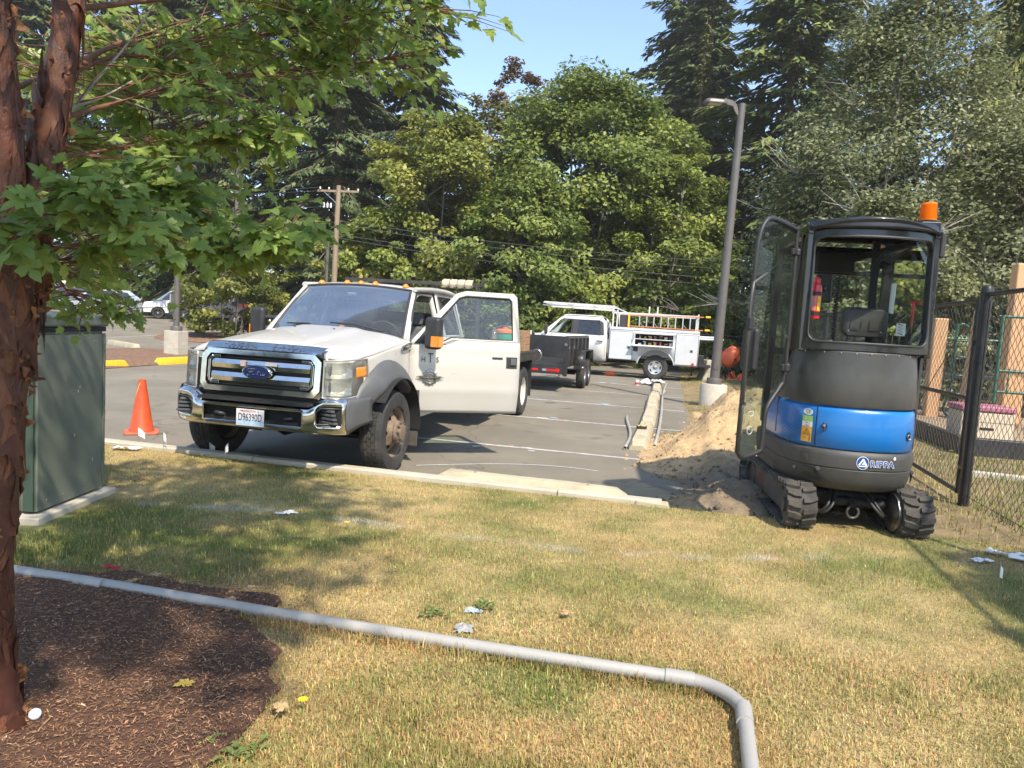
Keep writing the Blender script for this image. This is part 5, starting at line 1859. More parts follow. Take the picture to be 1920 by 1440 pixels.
 # headlining leaves a roof light at the front
 B(MB().span(0.30, 0.86, -0.50, 0.50, 2.385, 2.40), 'headlining', DARK)
 # side rails, pillars, front frame
 for s in (1, -1):
  B(MB().beam((0.26, s * 0.535, 2.36), (1.30, s * 0.535, 2.33), 0.055, 0.08), 'roof_rail', GLOSSK, bevel=0.01)
  B(MB().beam((1.28, s * 0.535, 0.80), (1.22, s * 0.535, 2.34), 0.06, 0.07, up=(0, 1, 0)), 'front_pillar', GLOSSK, bevel=0.01)
  B(MB().beam((0.28, s * 0.535, 1.42), (0.30, s * 0.535, 2.36), 0.07, 0.055, up=(0, 1, 0)), 'rear_pillar', GLOSSK, bevel=0.01)
 B(MB().beam((1.235, -0.53, 2.30), (1.235, 0.53, 2.30), 0.05, 0.09), 'front_header', GLOSSK, bevel=0.01)
 B(MB().beam((0.88, -0.53, 2.365), (0.88, 0.53, 2.365), 0.05, 0.05), 'roof_cross_bar', GLOSSK, bevel=0.01)
 B(MB().beam((1.25, -0.53, 2.12), (1.25, 0.53, 2.12), 0.035, 0.035), 'windscreen_bar', GLOSSK, bevel=0.006)
 B(MB().beam((1.275, -0.53, 1.40), (1.275, 0.53, 1.40), 0.05, 0.05), 'front_bar', GLOSSK, bevel=0.006)
 B(MB().add([(1.26, -0.50, 1.42), (1.26, 0.50, 1.42), (1.235, 0.50, 2.26), (1.235, -0.50, 2.26)], [(0, 1, 2, 3)]), 'windscreen', glass('screen_glass', (0.90, 0.94, 0.92), 0.0, 0.01, hi=0.2), smooth=0, fix=False)
 # right side: lower wall, window
 B(MB().add([(0.33, -0.548, 1.43), (1.27, -0.548, 1.43), (1.23, -0.548, 2.33), (0.33, -0.548, 2.33)], [(0, 1, 2, 3)]), 'side_window', SGLASS, smooth=0, fix=False)
 B(MB().span(0.35, 1.28, -0.56, -0.53, 0.76, 1.43), 'side_wall', GREY, bevel=0.01)
 B(MB().span(0.30, 0.345, -0.557, -0.52, 1.44, 2.33), 'side_frame_bar', GLOSSK)
 # left sill frame round the door opening: jamb and narrow rear side glass
 B(MB().beam((0.46, 0.55, 1.42), (0.40, 0.55, 2.33), 0.035, 0.05, up=(0, 1, 0)), 'door_jamb', GLOSSK, bevel=0.006)
 B(MB().add([(0.33, 0.548, 1.43), (0.44, 0.548, 1.43), (0.39, 0.548, 2.30), (0.33, 0.548, 2.30)], [(0, 1, 2, 3)]), 'quarter_glass', SGLASS, smooth=0, fix=False)
 B(MB().beam((0.50, 0.552, 1.44), (0.66, 0.552, 1.08), 0.035, 0.06, up=(0, 1, 0)), 'door_jamb', GLOSSK, bevel=0.006)
 B(MB().beam((0.66, 0.552, 1.09), (0.66, 0.552, 0.79), 0.035, 0.06, up=(0, 1, 0)), 'door_jamb', GLOSSK, bevel=0.006)
 B(MB().tube(smooth_path([(0.42, .50, 2.2), (.43, .49, 1.9), (.45, .49, 1.6), (.48, .50, 1.45)], 5), 0.012, 8), 'grab_handle', GREY, smooth=60)
 cc = MB()
 cc.tube([Vector((0.36 + .018 * math.cos(k * 1.1), .515 + .018 * math.sin(k * 1.1), 2.18 - k * .0045)) for k in range(120)], 0.005, 5)
 B(cc, 'coiled_cable', BLACKP, smooth=60)
 # beacon
 bc = empty('beacon', (0.33, -0.46, 2.425), 0, E_)
 MB().span(-0.09, 0.09, -0.075, 0.085, -0.05, 0.02).build('bracket', GLOSSK, bc, bevel=0.006)
 MB().lathe([(0.078, 0.02), (0.080, 0.035), (0.072, 0.04)], 24).build('base', BLACKP, bc, smooth=40)
 pr = [(0.070, 0.04)]
 for k in range(16): pr += [(0.0705 - .0004 * k, 0.045 + k * .0085), (0.0665 - .0004 * k, 0.049 + k * .0085)]
 pr += [(0.058, 0.188), (0.001, 0.190)]
 MB().lathe(pr, 28).build('lens', mat('beacon_orange', (0.95, 0.27, 0.01), 0.25, var=0.1, vscale=30, trans=0.35), bc, smooth=25)
 # speaker pod on right pillar
 B(MB().box((0.30, -0.575, 2.28), (0.10, 0.05, 0.20)), 'side_lamp', BLACKP, bevel=0.02, seg=3)
 # ---- interior
 st = empty('seat', (0.62, -0.12, 0.06), 0, E_)
 SM = mat('seat_vinyl', (0.038, 0.036, 0.034), 0.55, var=0.15, vscale=12, dirt=0.4, dcol=(0.09, 0.08, 0.065), dscale=7, bump=0.1, bscale=150)
 M = Matrix.Rotation(R(-8), 3, 'Y')
 bk = MB()
 pf = rrect(0.40, 0.235, 0.065, 5)
 n = len(pf)
 vs, fs = [], []
 for (sc_, xx) in ((0.90, -0.045), (1.0, -0.03), (1.0, 0.03), (0.92, 0.05)): vs += [M @ Vector((xx, a * sc_, b * sc_)) + Vector((0, 0, 1.615)) for a, b in pf]
 for j in range(3): fs += [(j * n + i, j * n + (i + 1) % n, (j + 1) * n + (i + 1) % n, (j + 1) * n + i) for i in range(n)]
 fs += [tuple(range(n)), tuple(range(3 * n, 4 * n))]
 bk.add(vs, fs).build('backrest', SM, st, smooth=40)
 for s in (-1, 1):
  pn = MB()
  w, h = 0.048, 0.053
  for i in range(4):
   a = [(-w, -h), (w, -h), (w, h), (-w, h)]
   pn.beam(Vector((-0.047, s * .085 + a[i][0], 1.612 + a[i][1])), Vector((-0.047, s * .085 + a[(i + 1) % 4][0], 1.612 + a[(i + 1) % 4][1])), 0.004, 0.004)
  pn.build('moulded_rim', INKB, st)
  for zz in (1.54, 1.685): MB().lathe([(0.001, -.005), (0.006, -.004), (0.006, 0)], 8, 'X', (-0.046, s * .145, zz)).build('screw', STEEL, st)
  MB().tube([(-0.01, s * .13, 1.50), (0.0, s * .13, 1.42)], 0.014, 8).build('backrest_post', BLACKP, st)
  MB().beam((0.02, s * .27, 1.44), (0.34, s * .27, 1.43), 0.05, 0.04).build('armrest', SM, st, bevel=0.015)
 MB().grid(lambda u, v: (-0.12 + 0.42 * u, (2 * v - 1) * 0.26 * (1 - .15 * (1 - u)), 1.30 + 0.165 * (1 - abs(2 * v - 1) ** 2.5) * (0.75 + .25 * math.sin(math.pi * u))), 8, 16).build('cushion', SM, st, smooth=60, solid=0.02)
 MB().span(-0.10, 0.32, -0.24, 0.24, 0.80, 1.30).build('seat_box', BLACKP, st, bevel=0.02)
 B(MB().tube(smooth_path([(0.36, 0.35, 1.30), (0.55, 0.38, 1.46), (0.80, 0.36, 1.46), (0.95, 0.34, 1.30)], 5), 0.02, 8), 'console_rail', BLACKP, smooth=60)
 for s in (-1, 1):
  B(MB().tube([(0.98, s * 0.34 - .05, 1.2), (1.0, s * 0.34 - .05, 1.52)], 0.012, 6), 'joystick', BLACKP)
  B(MB().box((1.0, s * .34 - .05, 1.56), (0.045, 0.045, 0.11)), 'joystick_grip', BLACKP, bevel=0.015)
 # fan on its bracket, mirror, visor box, wiper motor, tube light, hammer and coil sticker
 fan = empty('cab_fan', (0.78, -0.30, 2.17), 0, E_)
 fm = MB()
 Mf = Matrix.Rotation(R(62), 4, 'Y') @ Matrix.Rotation(R(-24), 4, 'X')
 for r_ in (0.03, 0.06, 0.09, 0.115):
  for dz in (-0.025, 0.025): fm.tube([Mf @ Vector((r_ * math.cos(a), r_ * math.sin(a), dz * (1.2 - r_ * 4))) for a in np.linspace(0, 2 * math.pi, 20, endpoint=False)], 0.003, 4, closed=True)
 for k in range(12):
  a = 2 * math.pi * k / 12
  fm.tube([Mf @ Vector((0, 0, .03)), Mf @ Vector((0.115 * math.cos(a), 0.115 * math.sin(a), 0.0)), Mf @ Vector((0, 0, -.03))], 0.003, 4)
 fm.build('cage', BLACKP, fan, smooth=60)
 MB().tube([Mf @ Vector((0, 0, 0)), Mf @ Vector((0, 0, -.10))], 0.035, 10).build('motor', BLACKP, fan, smooth=60)
 bl_ = MB()
 for k in range(4): bl_.add([Mf @ Vector((0.1 * math.cos(a) * f, 0.1 * math.sin(a) * f, d)) for (a, f, d) in ((k * 1.57, .1, 0), (k * 1.57, 1, .012), (k * 1.57 + .9, 1, -.012))], [(0, 1, 2)])
 bl_.build('blade', BLACKP, fan)
 MB().tube(smooth_path([(0, 0, 0), (-.05, -.10, .06), (-.12, -.20, .13)], 4), 0.010, 6).build('stalk', BLACKP, fan, smooth=60)
 B(MB().beam((0.40, -0.52, 2.34), (1.15, -0.12, 2.22), 0.03, 0.05), 'wiring_duct', DARK)
 B(MB().box((1.12, 0.02, 2.20), (0.12, 0.36, 0.18)), 'sun_visor_box', DARK, bevel=0.02)
 mi = empty('cab_mirror', (1.32, 0.02, 1.98), 0, E_)
 MB().box((0, 0.02, 0), (0.05, 0.17, 0.26)).build('mirror_shell', BLACKP, mi, bevel=0.03, seg=3)
 MB().lathe([(0.03, -.03), (0.028, -0.05), (0.001, -.055)], 14, 'X').build('pivot', GREY, mi)
 cc = MB()
 cc.tube([Vector((1.20 + .022 * math.cos(k * 1.0), -.06 + .022 * math.sin(k * 1.0), 2.10 - k * .0042)) for k in range(150)], 0.007, 5)
 B(cc, 'coiled_cable', BLACKP, smooth=60)
 B(MB().tube([(0.62, -0.36, 2.0), (0.62, -0.355, 1.76)], 0.022, 10), 'lamp_tube', mat('frosted_tube', (0.55, 0.58, 0.55), 0.35), smooth=60)
 B(MB().beam((0.70, -0.22, 1.30), (0.75, -0.22, 2.35), 0.035, 0.06, up=(0, 1, 0)), 'inner_post', DARK)
 tm_ = MB().box((0.62, -0.47, 1.83), (0.02, 0.10, 0.02))
 tm_.box((0.62, -0.42, 1.83), (0.02, 0.012, 0.085))
 B(tm_, 'phone_clamp', BLACKP)
 hm = empty('safety_hammer', (0.50, -0.495, 1.79), 0, E_)
 REDP = mat('red_plastic', (0.62, 0.02, 0.025), 0.35)
 MB().tube([(0, 0, -.13), (0, 0, .06)], [0.008, 0.013], 8).build('shaft', REDP, hm)
 MB().tube([(0, .03, .055), (0, -.03, .055)], [0.006, 0.018], 8).build('head', REDP, hm)
 B(MB().span(0.485, 0.49, -0.44, -0.36, 1.58, 1.68), 'white_notice', mat('paper_white', (0.7, 0.7, 0.68), 0.6))
 zig = [(0.483, -0.37 - (.045 if k % 2 else 0), 1.675 - .012 * k) for k in range(8)]
 B(MB().tube(zig, 0.004, 5), 'coil_sketch', INKB)
 # ---- open door
 dr = empty('cab_door', (0.34, 0.62, 0), 0, E_)
 da = R(90 + 38)             # swung back past square
 dvec = Vector((math.cos(da), math.sin(da), 0))
 D = lambda s_, z, o=0.0: Vector((dvec.x * s_ - dvec.y * o, dvec.y * s_ + dvec.x * o, z))
 ol = [(0.02, 1.30), (0.02, 2.30), (0.05, 2.35), (0.36, 2.40), (0.47, 2.36), (0.53, 2.24), (0.55, 2.0), (0.575, 0.80), (0.555, 0.68), (0.50, 0.64), (0.30, 0.67), (0.255, 0.71), (0.245, 0.96), (0.20, 1.06), (0.06, 1.18)]
 op = smooth_path([(a, b, 0) for a, b in ol], 3, True)
 cen = sum(op, Vector()) / len(op)
 MB().tube([D(p.x, p.y) for p in op], 0.021, 8, closed=True).build('door_frame', BLACKP, dr, smooth=60)
 ins = [(p.x, p.y) for p in op]
 fill(MB(), ins, [], lambda a, b: D(a, b)).build('door_glass', glass('door_glass', (0.46, 0.56, 0.51), 0.03, 0.012, 0.015, hi=.7), dr, smooth=0, fix=False)
 for zz in (2.18, 1.30):
  MB().box((0, 0, zz), (0.07, 0.05, 0.055)).build('hinge', BLACKP, dr, bevel=0.012)
  MB().beam((-0.0, 0, zz), D(0.10, zz, .02), 0.035, 0.05).build('hinge', BLACKP, dr, bevel=0.01)
  MB().lathe([(0.017, -.04), (0.017, .04), (0.001, .042)], 12, 'Z', (-.005, .0, zz)).build('hinge_pin', GREY, dr)
 MB().tube([D(0.57, 1.06, .03), D(0.62, 1.08, .05), D(0.63, 1.78, .05), D(0.60, 1.90, .04), D(0.20, 2.06, -.05)], 0.014, 8).build('grab_bar', GREY, dr, smooth=60)
 MB().tube([D(0.57, 1.06, .03), D(0.62, 1.04, .05), D(0.60, .85, .03), D(.57, .80, .0)], 0.014, 8).build('grab_bar', GREY, dr, smooth=60)
 MB().box(D(0.46, 1.42, -.05), (0.07, 0.16, 0.30), Matrix.Rotation(da, 3, 'Z')).build('latch_housing', BLACKP, dr, bevel=0.03, seg=3)
 MB().box(D(0.62, 1.60, .05), (0.05, 0.05, 0.09), Matrix.Rotation(da, 3, 'Z')).build('bar_clamp', BLACKP, dr, bevel=0.008)
 for (s_, z) in ((0.44, 2.27), (0.06, 1.52)): MB().lathe([(0.001, -.02), (0.018, -.018), (0.02, 0.012), (0.001, .015)], 12, 'X', tuple(D(s_, z))).build('rubber_stop', BLACKP, dr, smooth=50)
 # moulded oval marks on the glass
 for (s_, z, w, h) in ((0.44, 0.98, .035, .020), (0.44, 0.85, .035, .03)):
  MB().tube([D(s_ + w * math.cos(a), z + h * math.sin(a), .004) for a in np.linspace(0, 2 * math.pi, 18, endpoint=False)], 0.003, 4, closed=True).build('glass_mark', mat('glass_mark', (0.5, 0.52, 0.5), 0.6), dr)
 # ---- undercarriage
 B(MB().span(0.30, 1.20, -0.36, 0.36, 0.20, 0.36), 'track_frame', DARK, bevel=0.03)
 B(MB().lathe([(0.30, 0.36), (0.30, 0.42)], 24, 'Z', (0.72, 0, 0)), 'slew_ring', DARK)
 RF, RR, zc = 0.150, 0.165, 0.178
 x0, x1 = 0.13, 1.40
 for s in (1, -1):
  tr = empty('track', (0, s * 0.485, 0), 0, E_)
  W = 0.25
  # belt outline in (x,z)
  pl_ = []
  for k in range(15): a = R(270 - 180 * k / 14); pl_.append((x0 + RR * math.cos(a), zc + 0.004 + RR * math.sin(a)))
  for k in range(1, 12): f = k / 12; pl_.append((x0 + (x1 - x0) * f, zc + RR + (RF - RR) * f - 0.012 * math.sin(math.pi * f)))
  for k in range(13): a = R(90 - 180 * k / 12); pl_.append((x1 + RF * math.cos(a), zc - 0.008 + RF * math.sin(a)))
  for k in range(1, 12): f = 1 - k / 12; pl_.append((x0 + (x1 - x0) * f, 0.017))
  n = len(pl_)
  inn_ = []
  for i in range(n):
   a, b = pl_[i - 1], pl_[(i + 1) % n]
   tx, tz = b[0] - a[0], b[1] - a[1]
   l_ = math.hypot(tx, tz)
   inn_.append((pl_[i][0] + 0.028 * tz / l_, pl_[i][1] - 0.028 * tx / l_))
  mb = MB()
  vs = [(p[0], -W / 2, p[1]) for p in pl_] + [(p[0], W / 2, p[1]) for p in pl_] + [(p[0], W / 2, p[1]) for p in inn_] + [(p[0], -W / 2, p[1]) for p in inn_]
  fs = []
  for i in range(n):
   j = (i + 1) % n
   for r_ in range(4): fs.append((r_ * n + i, r_ * n + j, ((r_ + 1) % 4) * n + j, ((r_ + 1) % 4) * n + i))
  mb.add(vs, fs).build('belt', TRK, tr, smooth=40)
  # lugs: paired staggered chevron bars
  per = [0]
  for i in range(n): per.append(per[-1] + math.hypot(pl_[(i + 1) % n][0] - pl_[i][0], pl_[(i + 1) % n][1] - pl_[i][1]))
  tot = per[-1]

  def at_(d):
   d %= tot
   for i in range(n):
    if per[i] <= d <= per[i + 1]:
     f = (d - per[i]) / (per[i + 1] - per[i])
     a, b = pl_[i], pl_[(i + 1) % n]
     c, e = pl_[i - 1], pl_[(i + 2) % n]
     t = Vector((e[0] - c[0], e[1] - c[1])).normalized()
     return Vector((a[0] + (b[0] - a[0]) * f, a[1] + (b[1] - a[1]) * f)), t
  NL = 42
  for k in range(NL):
   for h_ in (0, 1):
    d = tot * (k + 0.5 * h_) / NL
    y0_, y1_ = (-W / 2 + .002, -0.008) if h_ == 0 else (0.008, W / 2 - .002)
    lg = []
    for (yy, sk, wd) in ((y0_, 0.012 if h_ == 0 else -0.010, .021), ((y0_ + y1_) / 2, 0.0, .029), (y1_, -0.010 if h_ == 0 else 0.012, .021)):
     for dd, hh in ((-wd, 0.0), (-wd * .72, 0.024), (wd * .72, 0.024), (wd, 0.0)):
      p, t = at_(d + sk + dd)
      nx_, nz_ = -t.y, t.x
      lg.append((p.x + nx_ * hh, yy, p.y + nz_ * hh) if True else None)
    fs = []
    for q in range(2):
     for r_ in range(3): fs.append((q * 4 + r_, q * 4 + r_ + 1, (q + 1) * 4 + r_ + 1, (q + 1) * 4 + r_))
    fs += [(0, 1, 2, 3), (8, 9, 10, 11)]
    MB().add(lg, fs).build('tread_bar', TRK, tr, smooth=30)
  # wheels and side frame
  MB().lathe([(0.03, -.10), (0.128, -.10), (0.132, -.05), (0.132, .05), (0.128, .10), (0.03, .10), (.001, .10)], 28, 'Y', (x0, 0, zc)).build('drive_motor', GREY, tr, smooth=35)
  MB().lathe([(0.06, s * .10), (0.058, s * .125), (.001, s * .128)], 20, 'Y', (x0, 0, zc)).build('hub', GREY, tr)
  MB().lathe([(0.02, -.09), (0.115, -.09), (0.115, .09), (0.02, .09), (.001, .09)], 24, 'Y', (x1, 0, zc - .01)).build('idler', GREY, tr, smooth=35)
  sf = MB().prism([(0.20, 0.10), (1.36, 0.09), (1.40, 0.20), (1.30, 0.285), (0.34, 0.29), (0.22, 0.22)], -0.085, 0.085, 'Y')
  sfo = sf.build('side_frame', GREY, tr, bevel=0.012)
  for k in range(3): MB().lathe([(0.05, -.07), (0.05, .07), (.001, .07)], 16, 'Y', (0.42 + .32 * k, 0, 0.085)).build('roller', DARK, tr)
  if s > 0:
   text('frame_lettering', 'R22', 0.12, mat('brand_red', (0.35, 0.015, 0.02), 0.5), sfo, frame((1.06, 0.0865, 0.20), (-1, 0, 0), (0, 0, 1)), 0.0006, bold=0.002, shear=0.25)
  if s < 0: MB().lathe([(0.148, 0.125), (0.150, 0.150), (0.12, 0.158), (0.001, 0.158)], 28, 'Y', (x0 + .02, 0, zc)).build('motor_guard', STEEL, tr, smooth=35)
 # shackle ring, hoses, pipes between the tracks
 sh = MB()
 c = Vector((0.16, -0.01, 0.20))
 sh.tube([c + Vector((0, 0.050 * math.sin(a), -0.052 * math.cos(a) - .02)) for a in np.linspace(-2.5, 2.5, 20)], 0.0125, 8)
 B(sh, 'tow_shackle', GREY, smooth=60)
 B(MB().beam((0.17, -0.01, 0.24), (0.38, -0.01, 0.32), 0.05, 0.05), 'tow_eye', DARK)
 for k, (ya, yb) in enumerate(((0.30, 0.10), (0.32, 0.15), (-0.33, -0.10), (-0.34, -0.15))):
  q = [(0.22, ya, 0.16 + .02 * (k % 2)), (0.14 + .02 * (k % 2), (ya * 2 + yb) / 3, 0.17), (0.15, (ya + 2 * yb) / 3, 0.26), (0.30, yb, 0.42)]
  B(MB().tube(smooth_path(q, 6), 0.014, 8), 'hydraulic_hose', BLACKP, smooth=60)
 B(MB().lathe([(0.001, -.31), (0.055, -.31), (0.055, -.20), (0.048, -.19), (0.048, .15)], 18, 'Y', (0.26, 0, 0.26)), 'swivel_cylinder', DARK, smooth=40)
 # dozer blade beyond the tracks
 bd = empty('dozer_blade', (0, 0, 0), 0, E_)
 MB().grid(lambda u, v: (1.74 + 0.05 * math.cos(math.pi * (v - .5)) - .05, (2 * u - 1) * 0.64, 0.05 + 0.28 * v), 8, 8).build('blade', GREY, bd, smooth=60, solid=0.02)
 for s in (1, -1):
  MB().beam((1.10, s * .27, 0.24), (1.70, s * .30, 0.18), 0.06, 0.08).build('blade_arm', GREY, bd, bevel=0.01)
  for z in (0.10, 0.24): MB().span(1.58, 1.72, s * .60, s * .64, z - .012, z + .012).build('blade_rib', GREY, bd)
 # boom, arm and bucket reaching down into the trench ahead
 bm_ = empty('boom', (0, 0, 0), 0, E_)
 MB().span(1.30, 1.62, -0.12, 0.12, 0.45, 0.80).build('swing_bracket', GREY, bm_, bevel=0.03)
 pts = [(1.50, 0.62), (1.95, 0.98), (2.35, 1.0), (3.05, 0.72)]
 for i in range(3): MB().beam((pts[i][0], 0, pts[i][1]), (pts[i + 1][0], 0, pts[i + 1][1]), 0.13, 0.17, up=(0, 1, 0)).build('boom_section', BLUE, bm_, bevel=0.015)
 MB().beam((3.05, 0, .80), (3.22, 0, 0.10), 0.11, 0.13, up=(0, 1, 0)).build('arm', BLUE, bm_, bevel=0.015)
 MB().tube([(1.62, 0, .52), (2.2, 0, .86)], 0.04, 12).build('boom_cylinder', GREY, bm_, smooth=50)
 MB().tube([(2.3, 0, 1.10), (3.0, 0, .92)], 0.035, 12).build('arm_cylinder', GREY, bm_, smooth=50)
 MB().prism([(3.10, 0.18), (3.36, 0.16), (3.42, -.02), (3.34, -.14), (3.16, -.16), (3.05, -.06)], -0.20, 0.20, 'Y').build('bucket', GREY, bm_, bevel=0.01)
 E_.scale = EXS
 for o in E_.children_recursive:
  if o.type != 'MESH': continue
  off, p, trk = 0.0, o, False
  while p is not None and p != E_:
   off += p.location.z
   trk = trk or p.name.startswith('track') and p.type == 'EMPTY'
   p = p.parent
  if not trk:
   for v in o.data.vertices: v.co.z = ex_z(v.co.z + off) - off
 return E_

EXC = excavator()

def exc_pt(x, y, z):
 return Vector(EXO) + Matrix.Rotation(EXRZ, 3, 'Z') @ Vector((x * EXS.x, y * EXS.y, ex_z(z)))

# fire extinguisher clipped inside the cab
fe = empty('fire_extinguisher', exc_pt(0.52, 0.365, 1.68), EXRZ)
fe.scale = (1.2, 1.2, 1.2)
REDX = mat('extinguisher_red', (0.70, 0.02, 0.03), 0.3, coat=0.4)
MB().lathe([(0.001, 0), (0.034, 0), (0.037, 0.01), (0.037, 0.215), (0.030, 0.235), (0.02, 0.24), (0.022, 0.25), (0.023, 0.275), (0.012, 0.29), (0.001, 0.29)], 24).build('bottle', REDX, fe, smooth=40)
for z in (0.035, 0.175): MB().lathe([(0.0378, z - .013), (0.0395, z - .013), (0.0395, z + .013), (0.0378, z + .013)], 24).build('strap', BLACKP, fe)
MB().grid(lambda u, v: (-0.0382 * math.cos(-0.9 + 0.8 * u), 0.0382 * math.sin(-0.9 + .8 * u) + 0.0 * v, 0.055 + 0.10 * v), 8, 1).build('flame_label', mat('flame_yellow', (0.85, 0.45, 0.02), 0.5, var=0.4, vscale=40), fe, smooth=60)
MB().grid(lambda u, v: (-0.0382 * math.cos(0.1 + 0.8 * u), 0.0382 * math.sin(0.1 + .8 * u), 0.055 + 0.10 * v), 8, 1).build('text_label', mat('label_pink', (0.75, 0.25, 0.22), 0.5, var=0.4, vscale=90), fe, smooth=60)
tagit(fe, 'small red fire extinguisher strapped upright inside the excavator cab', 'fire extinguisher')
# ================================================================== DUMP TRAILER
def dump_trailer():
 T = empty('dump_trailer', L(-3.38, 17.0, ASPH), LA + R(90))     # x runs from the open tail to the tongue
 tagit(T, 'black dump trailer with tandem wheels and open tail end, parked behind the flatbed truck', 'trailer')
 BK = mat('trailer_black', (0.022, 0.022, 0.023), 0.4, var=0.2, vscale=5, dirt=0.45, dcol=(0.085, 0.075, 0.06), dscale=3)
 B = lambda mb, n, m=BK, **k: mb.build(n, m, T, **k)
 hw, ln, z0, z1 = 0.93, 4.2, 0.66, 1.30
 B(MB().span(0, ln, -hw, hw, z0 - .06, z0), 'bed_floor', bevel=0.005)
 for s in (1, -1):
  B(MB().span(0, ln, s * hw, s * (hw - .04), z0, z1), 'bed_side')
  B(MB().span(-0.02, ln + .02, s * (hw + .035), s * (hw - .045), z1, z1 + .07), 'top_rail', bevel=0.008)
  for k in range(6): B(MB().span(0.02 + k * (ln - .1) / 5, 0.10 + k * (ln - .1) / 5, s * hw, s * (hw + .05), z0 - .05, z1), 'side_rib', bevel=0.006)
  # fender: step ramp at both ends, flat top
  fm = MB()
  pf = [(1.30, 0.62), (1.46, 0.98), (3.20, 0.98), (3.38, 0.62)]
  for i in range(3):
   a, b = pf[i], pf[i + 1]
   fm.add([(a[0], s * (hw + .02), a[1]), (b[0], s * (hw + .02), b[1]), (b[0], s * (hw + .30), b[1]), (a[0], s * (hw + .30), a[1])], [(0, 1, 2, 3)])
  fo = B(fm, 'fender', solid=0.012)
  st = MB()
  for i in range(7):
   for j in range(5):
    f = (i + .5) / 7
    st.box((1.30 + .16 * f - .008, s * (hw + .05 + .05 * j), .62 + .36 * f), (0.022, 0.010, 0.010), Matrix.Rotation(R(45 if (i + j) % 2 else -45), 3, 'X'))
  so = st.build('checker_plate', STEEL, fo)
  so['kind'] = 'stuff'
  B(MB().span(1.27, 1.31, s * (hw + .02), s * (hw + .30), 0.52, 0.63), 'fender_lip')
  B(MB().lathe([(0.001, -.012), (0.020, -.01), (0.022, 0.0)], 12, 'X', (1.268, s * (hw + .26), 0.575)), 'fender_lamp', mat('lamp_white', (0.75, 0.75, 0.72), 0.3))
  for k in range(2): wheel(T, (1.85 + .90 * k, s * (hw + .17), 0.375), 0.375, 0.225, 0.205, 'plain', s)
  for (x, c) in ((0.30, REDL), (0.38, ALU), (0.46, REDL), (1.15, REDL), (1.23, ALU), (1.31, REDL)): B(MB().box((x, s * (hw + .003), 1.08), (0.078, 0.004, 0.05)), 'reflective_tape', c)
  B(MB().span(-0.02, 0.05, s * (hw - .06), s * (hw + .04), 0.40, z1), 'corner_post', bevel=0.006)
  B(MB().span(0.02, ln, s * 0.55, s * 0.47, 0.46, 0.60), 'frame_rail')
 B(MB().span(-0.02, 0.06, -hw, hw, 0.44, 0.60), 'tail_beam', bevel=0.008)
 for (y, c, w) in ((-0.62, REDL, .30), (-0.42, ALU, .10), (0.10, ALU, .1), (0.27, REDL, .24), (-.12, REDL, .3)): B(MB().box((-0.022, y, 0.53), (0.004, w, 0.05)), 'reflective_tape', c)
 for s in (1, -1): B(MB().lathe([(0.001, -.014), (0.05, -.012), (0.052, 0.0)], 16, 'X', (-0.022, s * .74, 0.53)), 'tail_lamp', REDL)
 B(MB().span(ln - .04, ln, -hw, hw, z0, z1), 'bulkhead')
 B(MB().tube([(ln + .02, 0.80, 0.45), (ln + .02, .80, 1.42)], 0.03, 10), 'hydraulic_tube', mat('tube_white', (0.6, 0.6, 0.58), 0.4))
 B(MB().span(ln + .05, ln + .16, .70, .95, 0.42, 1.36), 'gate_leaf', bevel=0.01)
 ch = MB()
 for k in range(26):
  f = k / 25
  p = Vector((3.0 + .85 * f, hw + .06, 1.24 - 0.28 * math.sin(math.pi * f) + .06 * f))
  ch.tube([p + Vector((.017 * math.cos(a), (.010 * math.sin(a)) if k % 2 else 0, 0 if k % 2 else .010 * math.sin(a))) for a in np.linspace(0, 2 * math.pi, 8, endpoint=False)], 0.004, 4, closed=True)
 co = B(ch, 'chain', STEEL)
 co['kind'] = 'stuff'
 for s in (1, -1): B(MB().beam((ln, s * .45, .52), (ln + 1.2, 0, .52), 0.07, 0.12), 'tongue_beam')
 B(MB().tube([(ln + .95, 0, 0.02), (ln + .95, 0, 0.95)], 0.035, 10), 'jack', STEEL)
 B(MB().box((0.9, 0, 0.50), (1.5, .6, .12)), 'hoist_frame', DARK)
 for k in range(2): B(MB().tube([(1.85 + .9 * k, -hw, .375), (1.85 + .9 * k, hw, .375)], 0.04, 8), 'axle', DARK)
 # latch boss on the tail corner
 B(MB().lathe([(0.001, -.03), (0.035, -.028), (0.04, 0)], 12, 'X', (-0.02, -hw + .02, 1.16)), 'latch', STEEL)
 # hook arm at the corner
 B(MB().tube(smooth_path([(-.03, hw - .10, .62), (-.10, hw - .05, .66), (-.08, hw - .02, .74)], 4), 0.014, 6), 'tailgate_hook', STEEL)

dump_trailer()

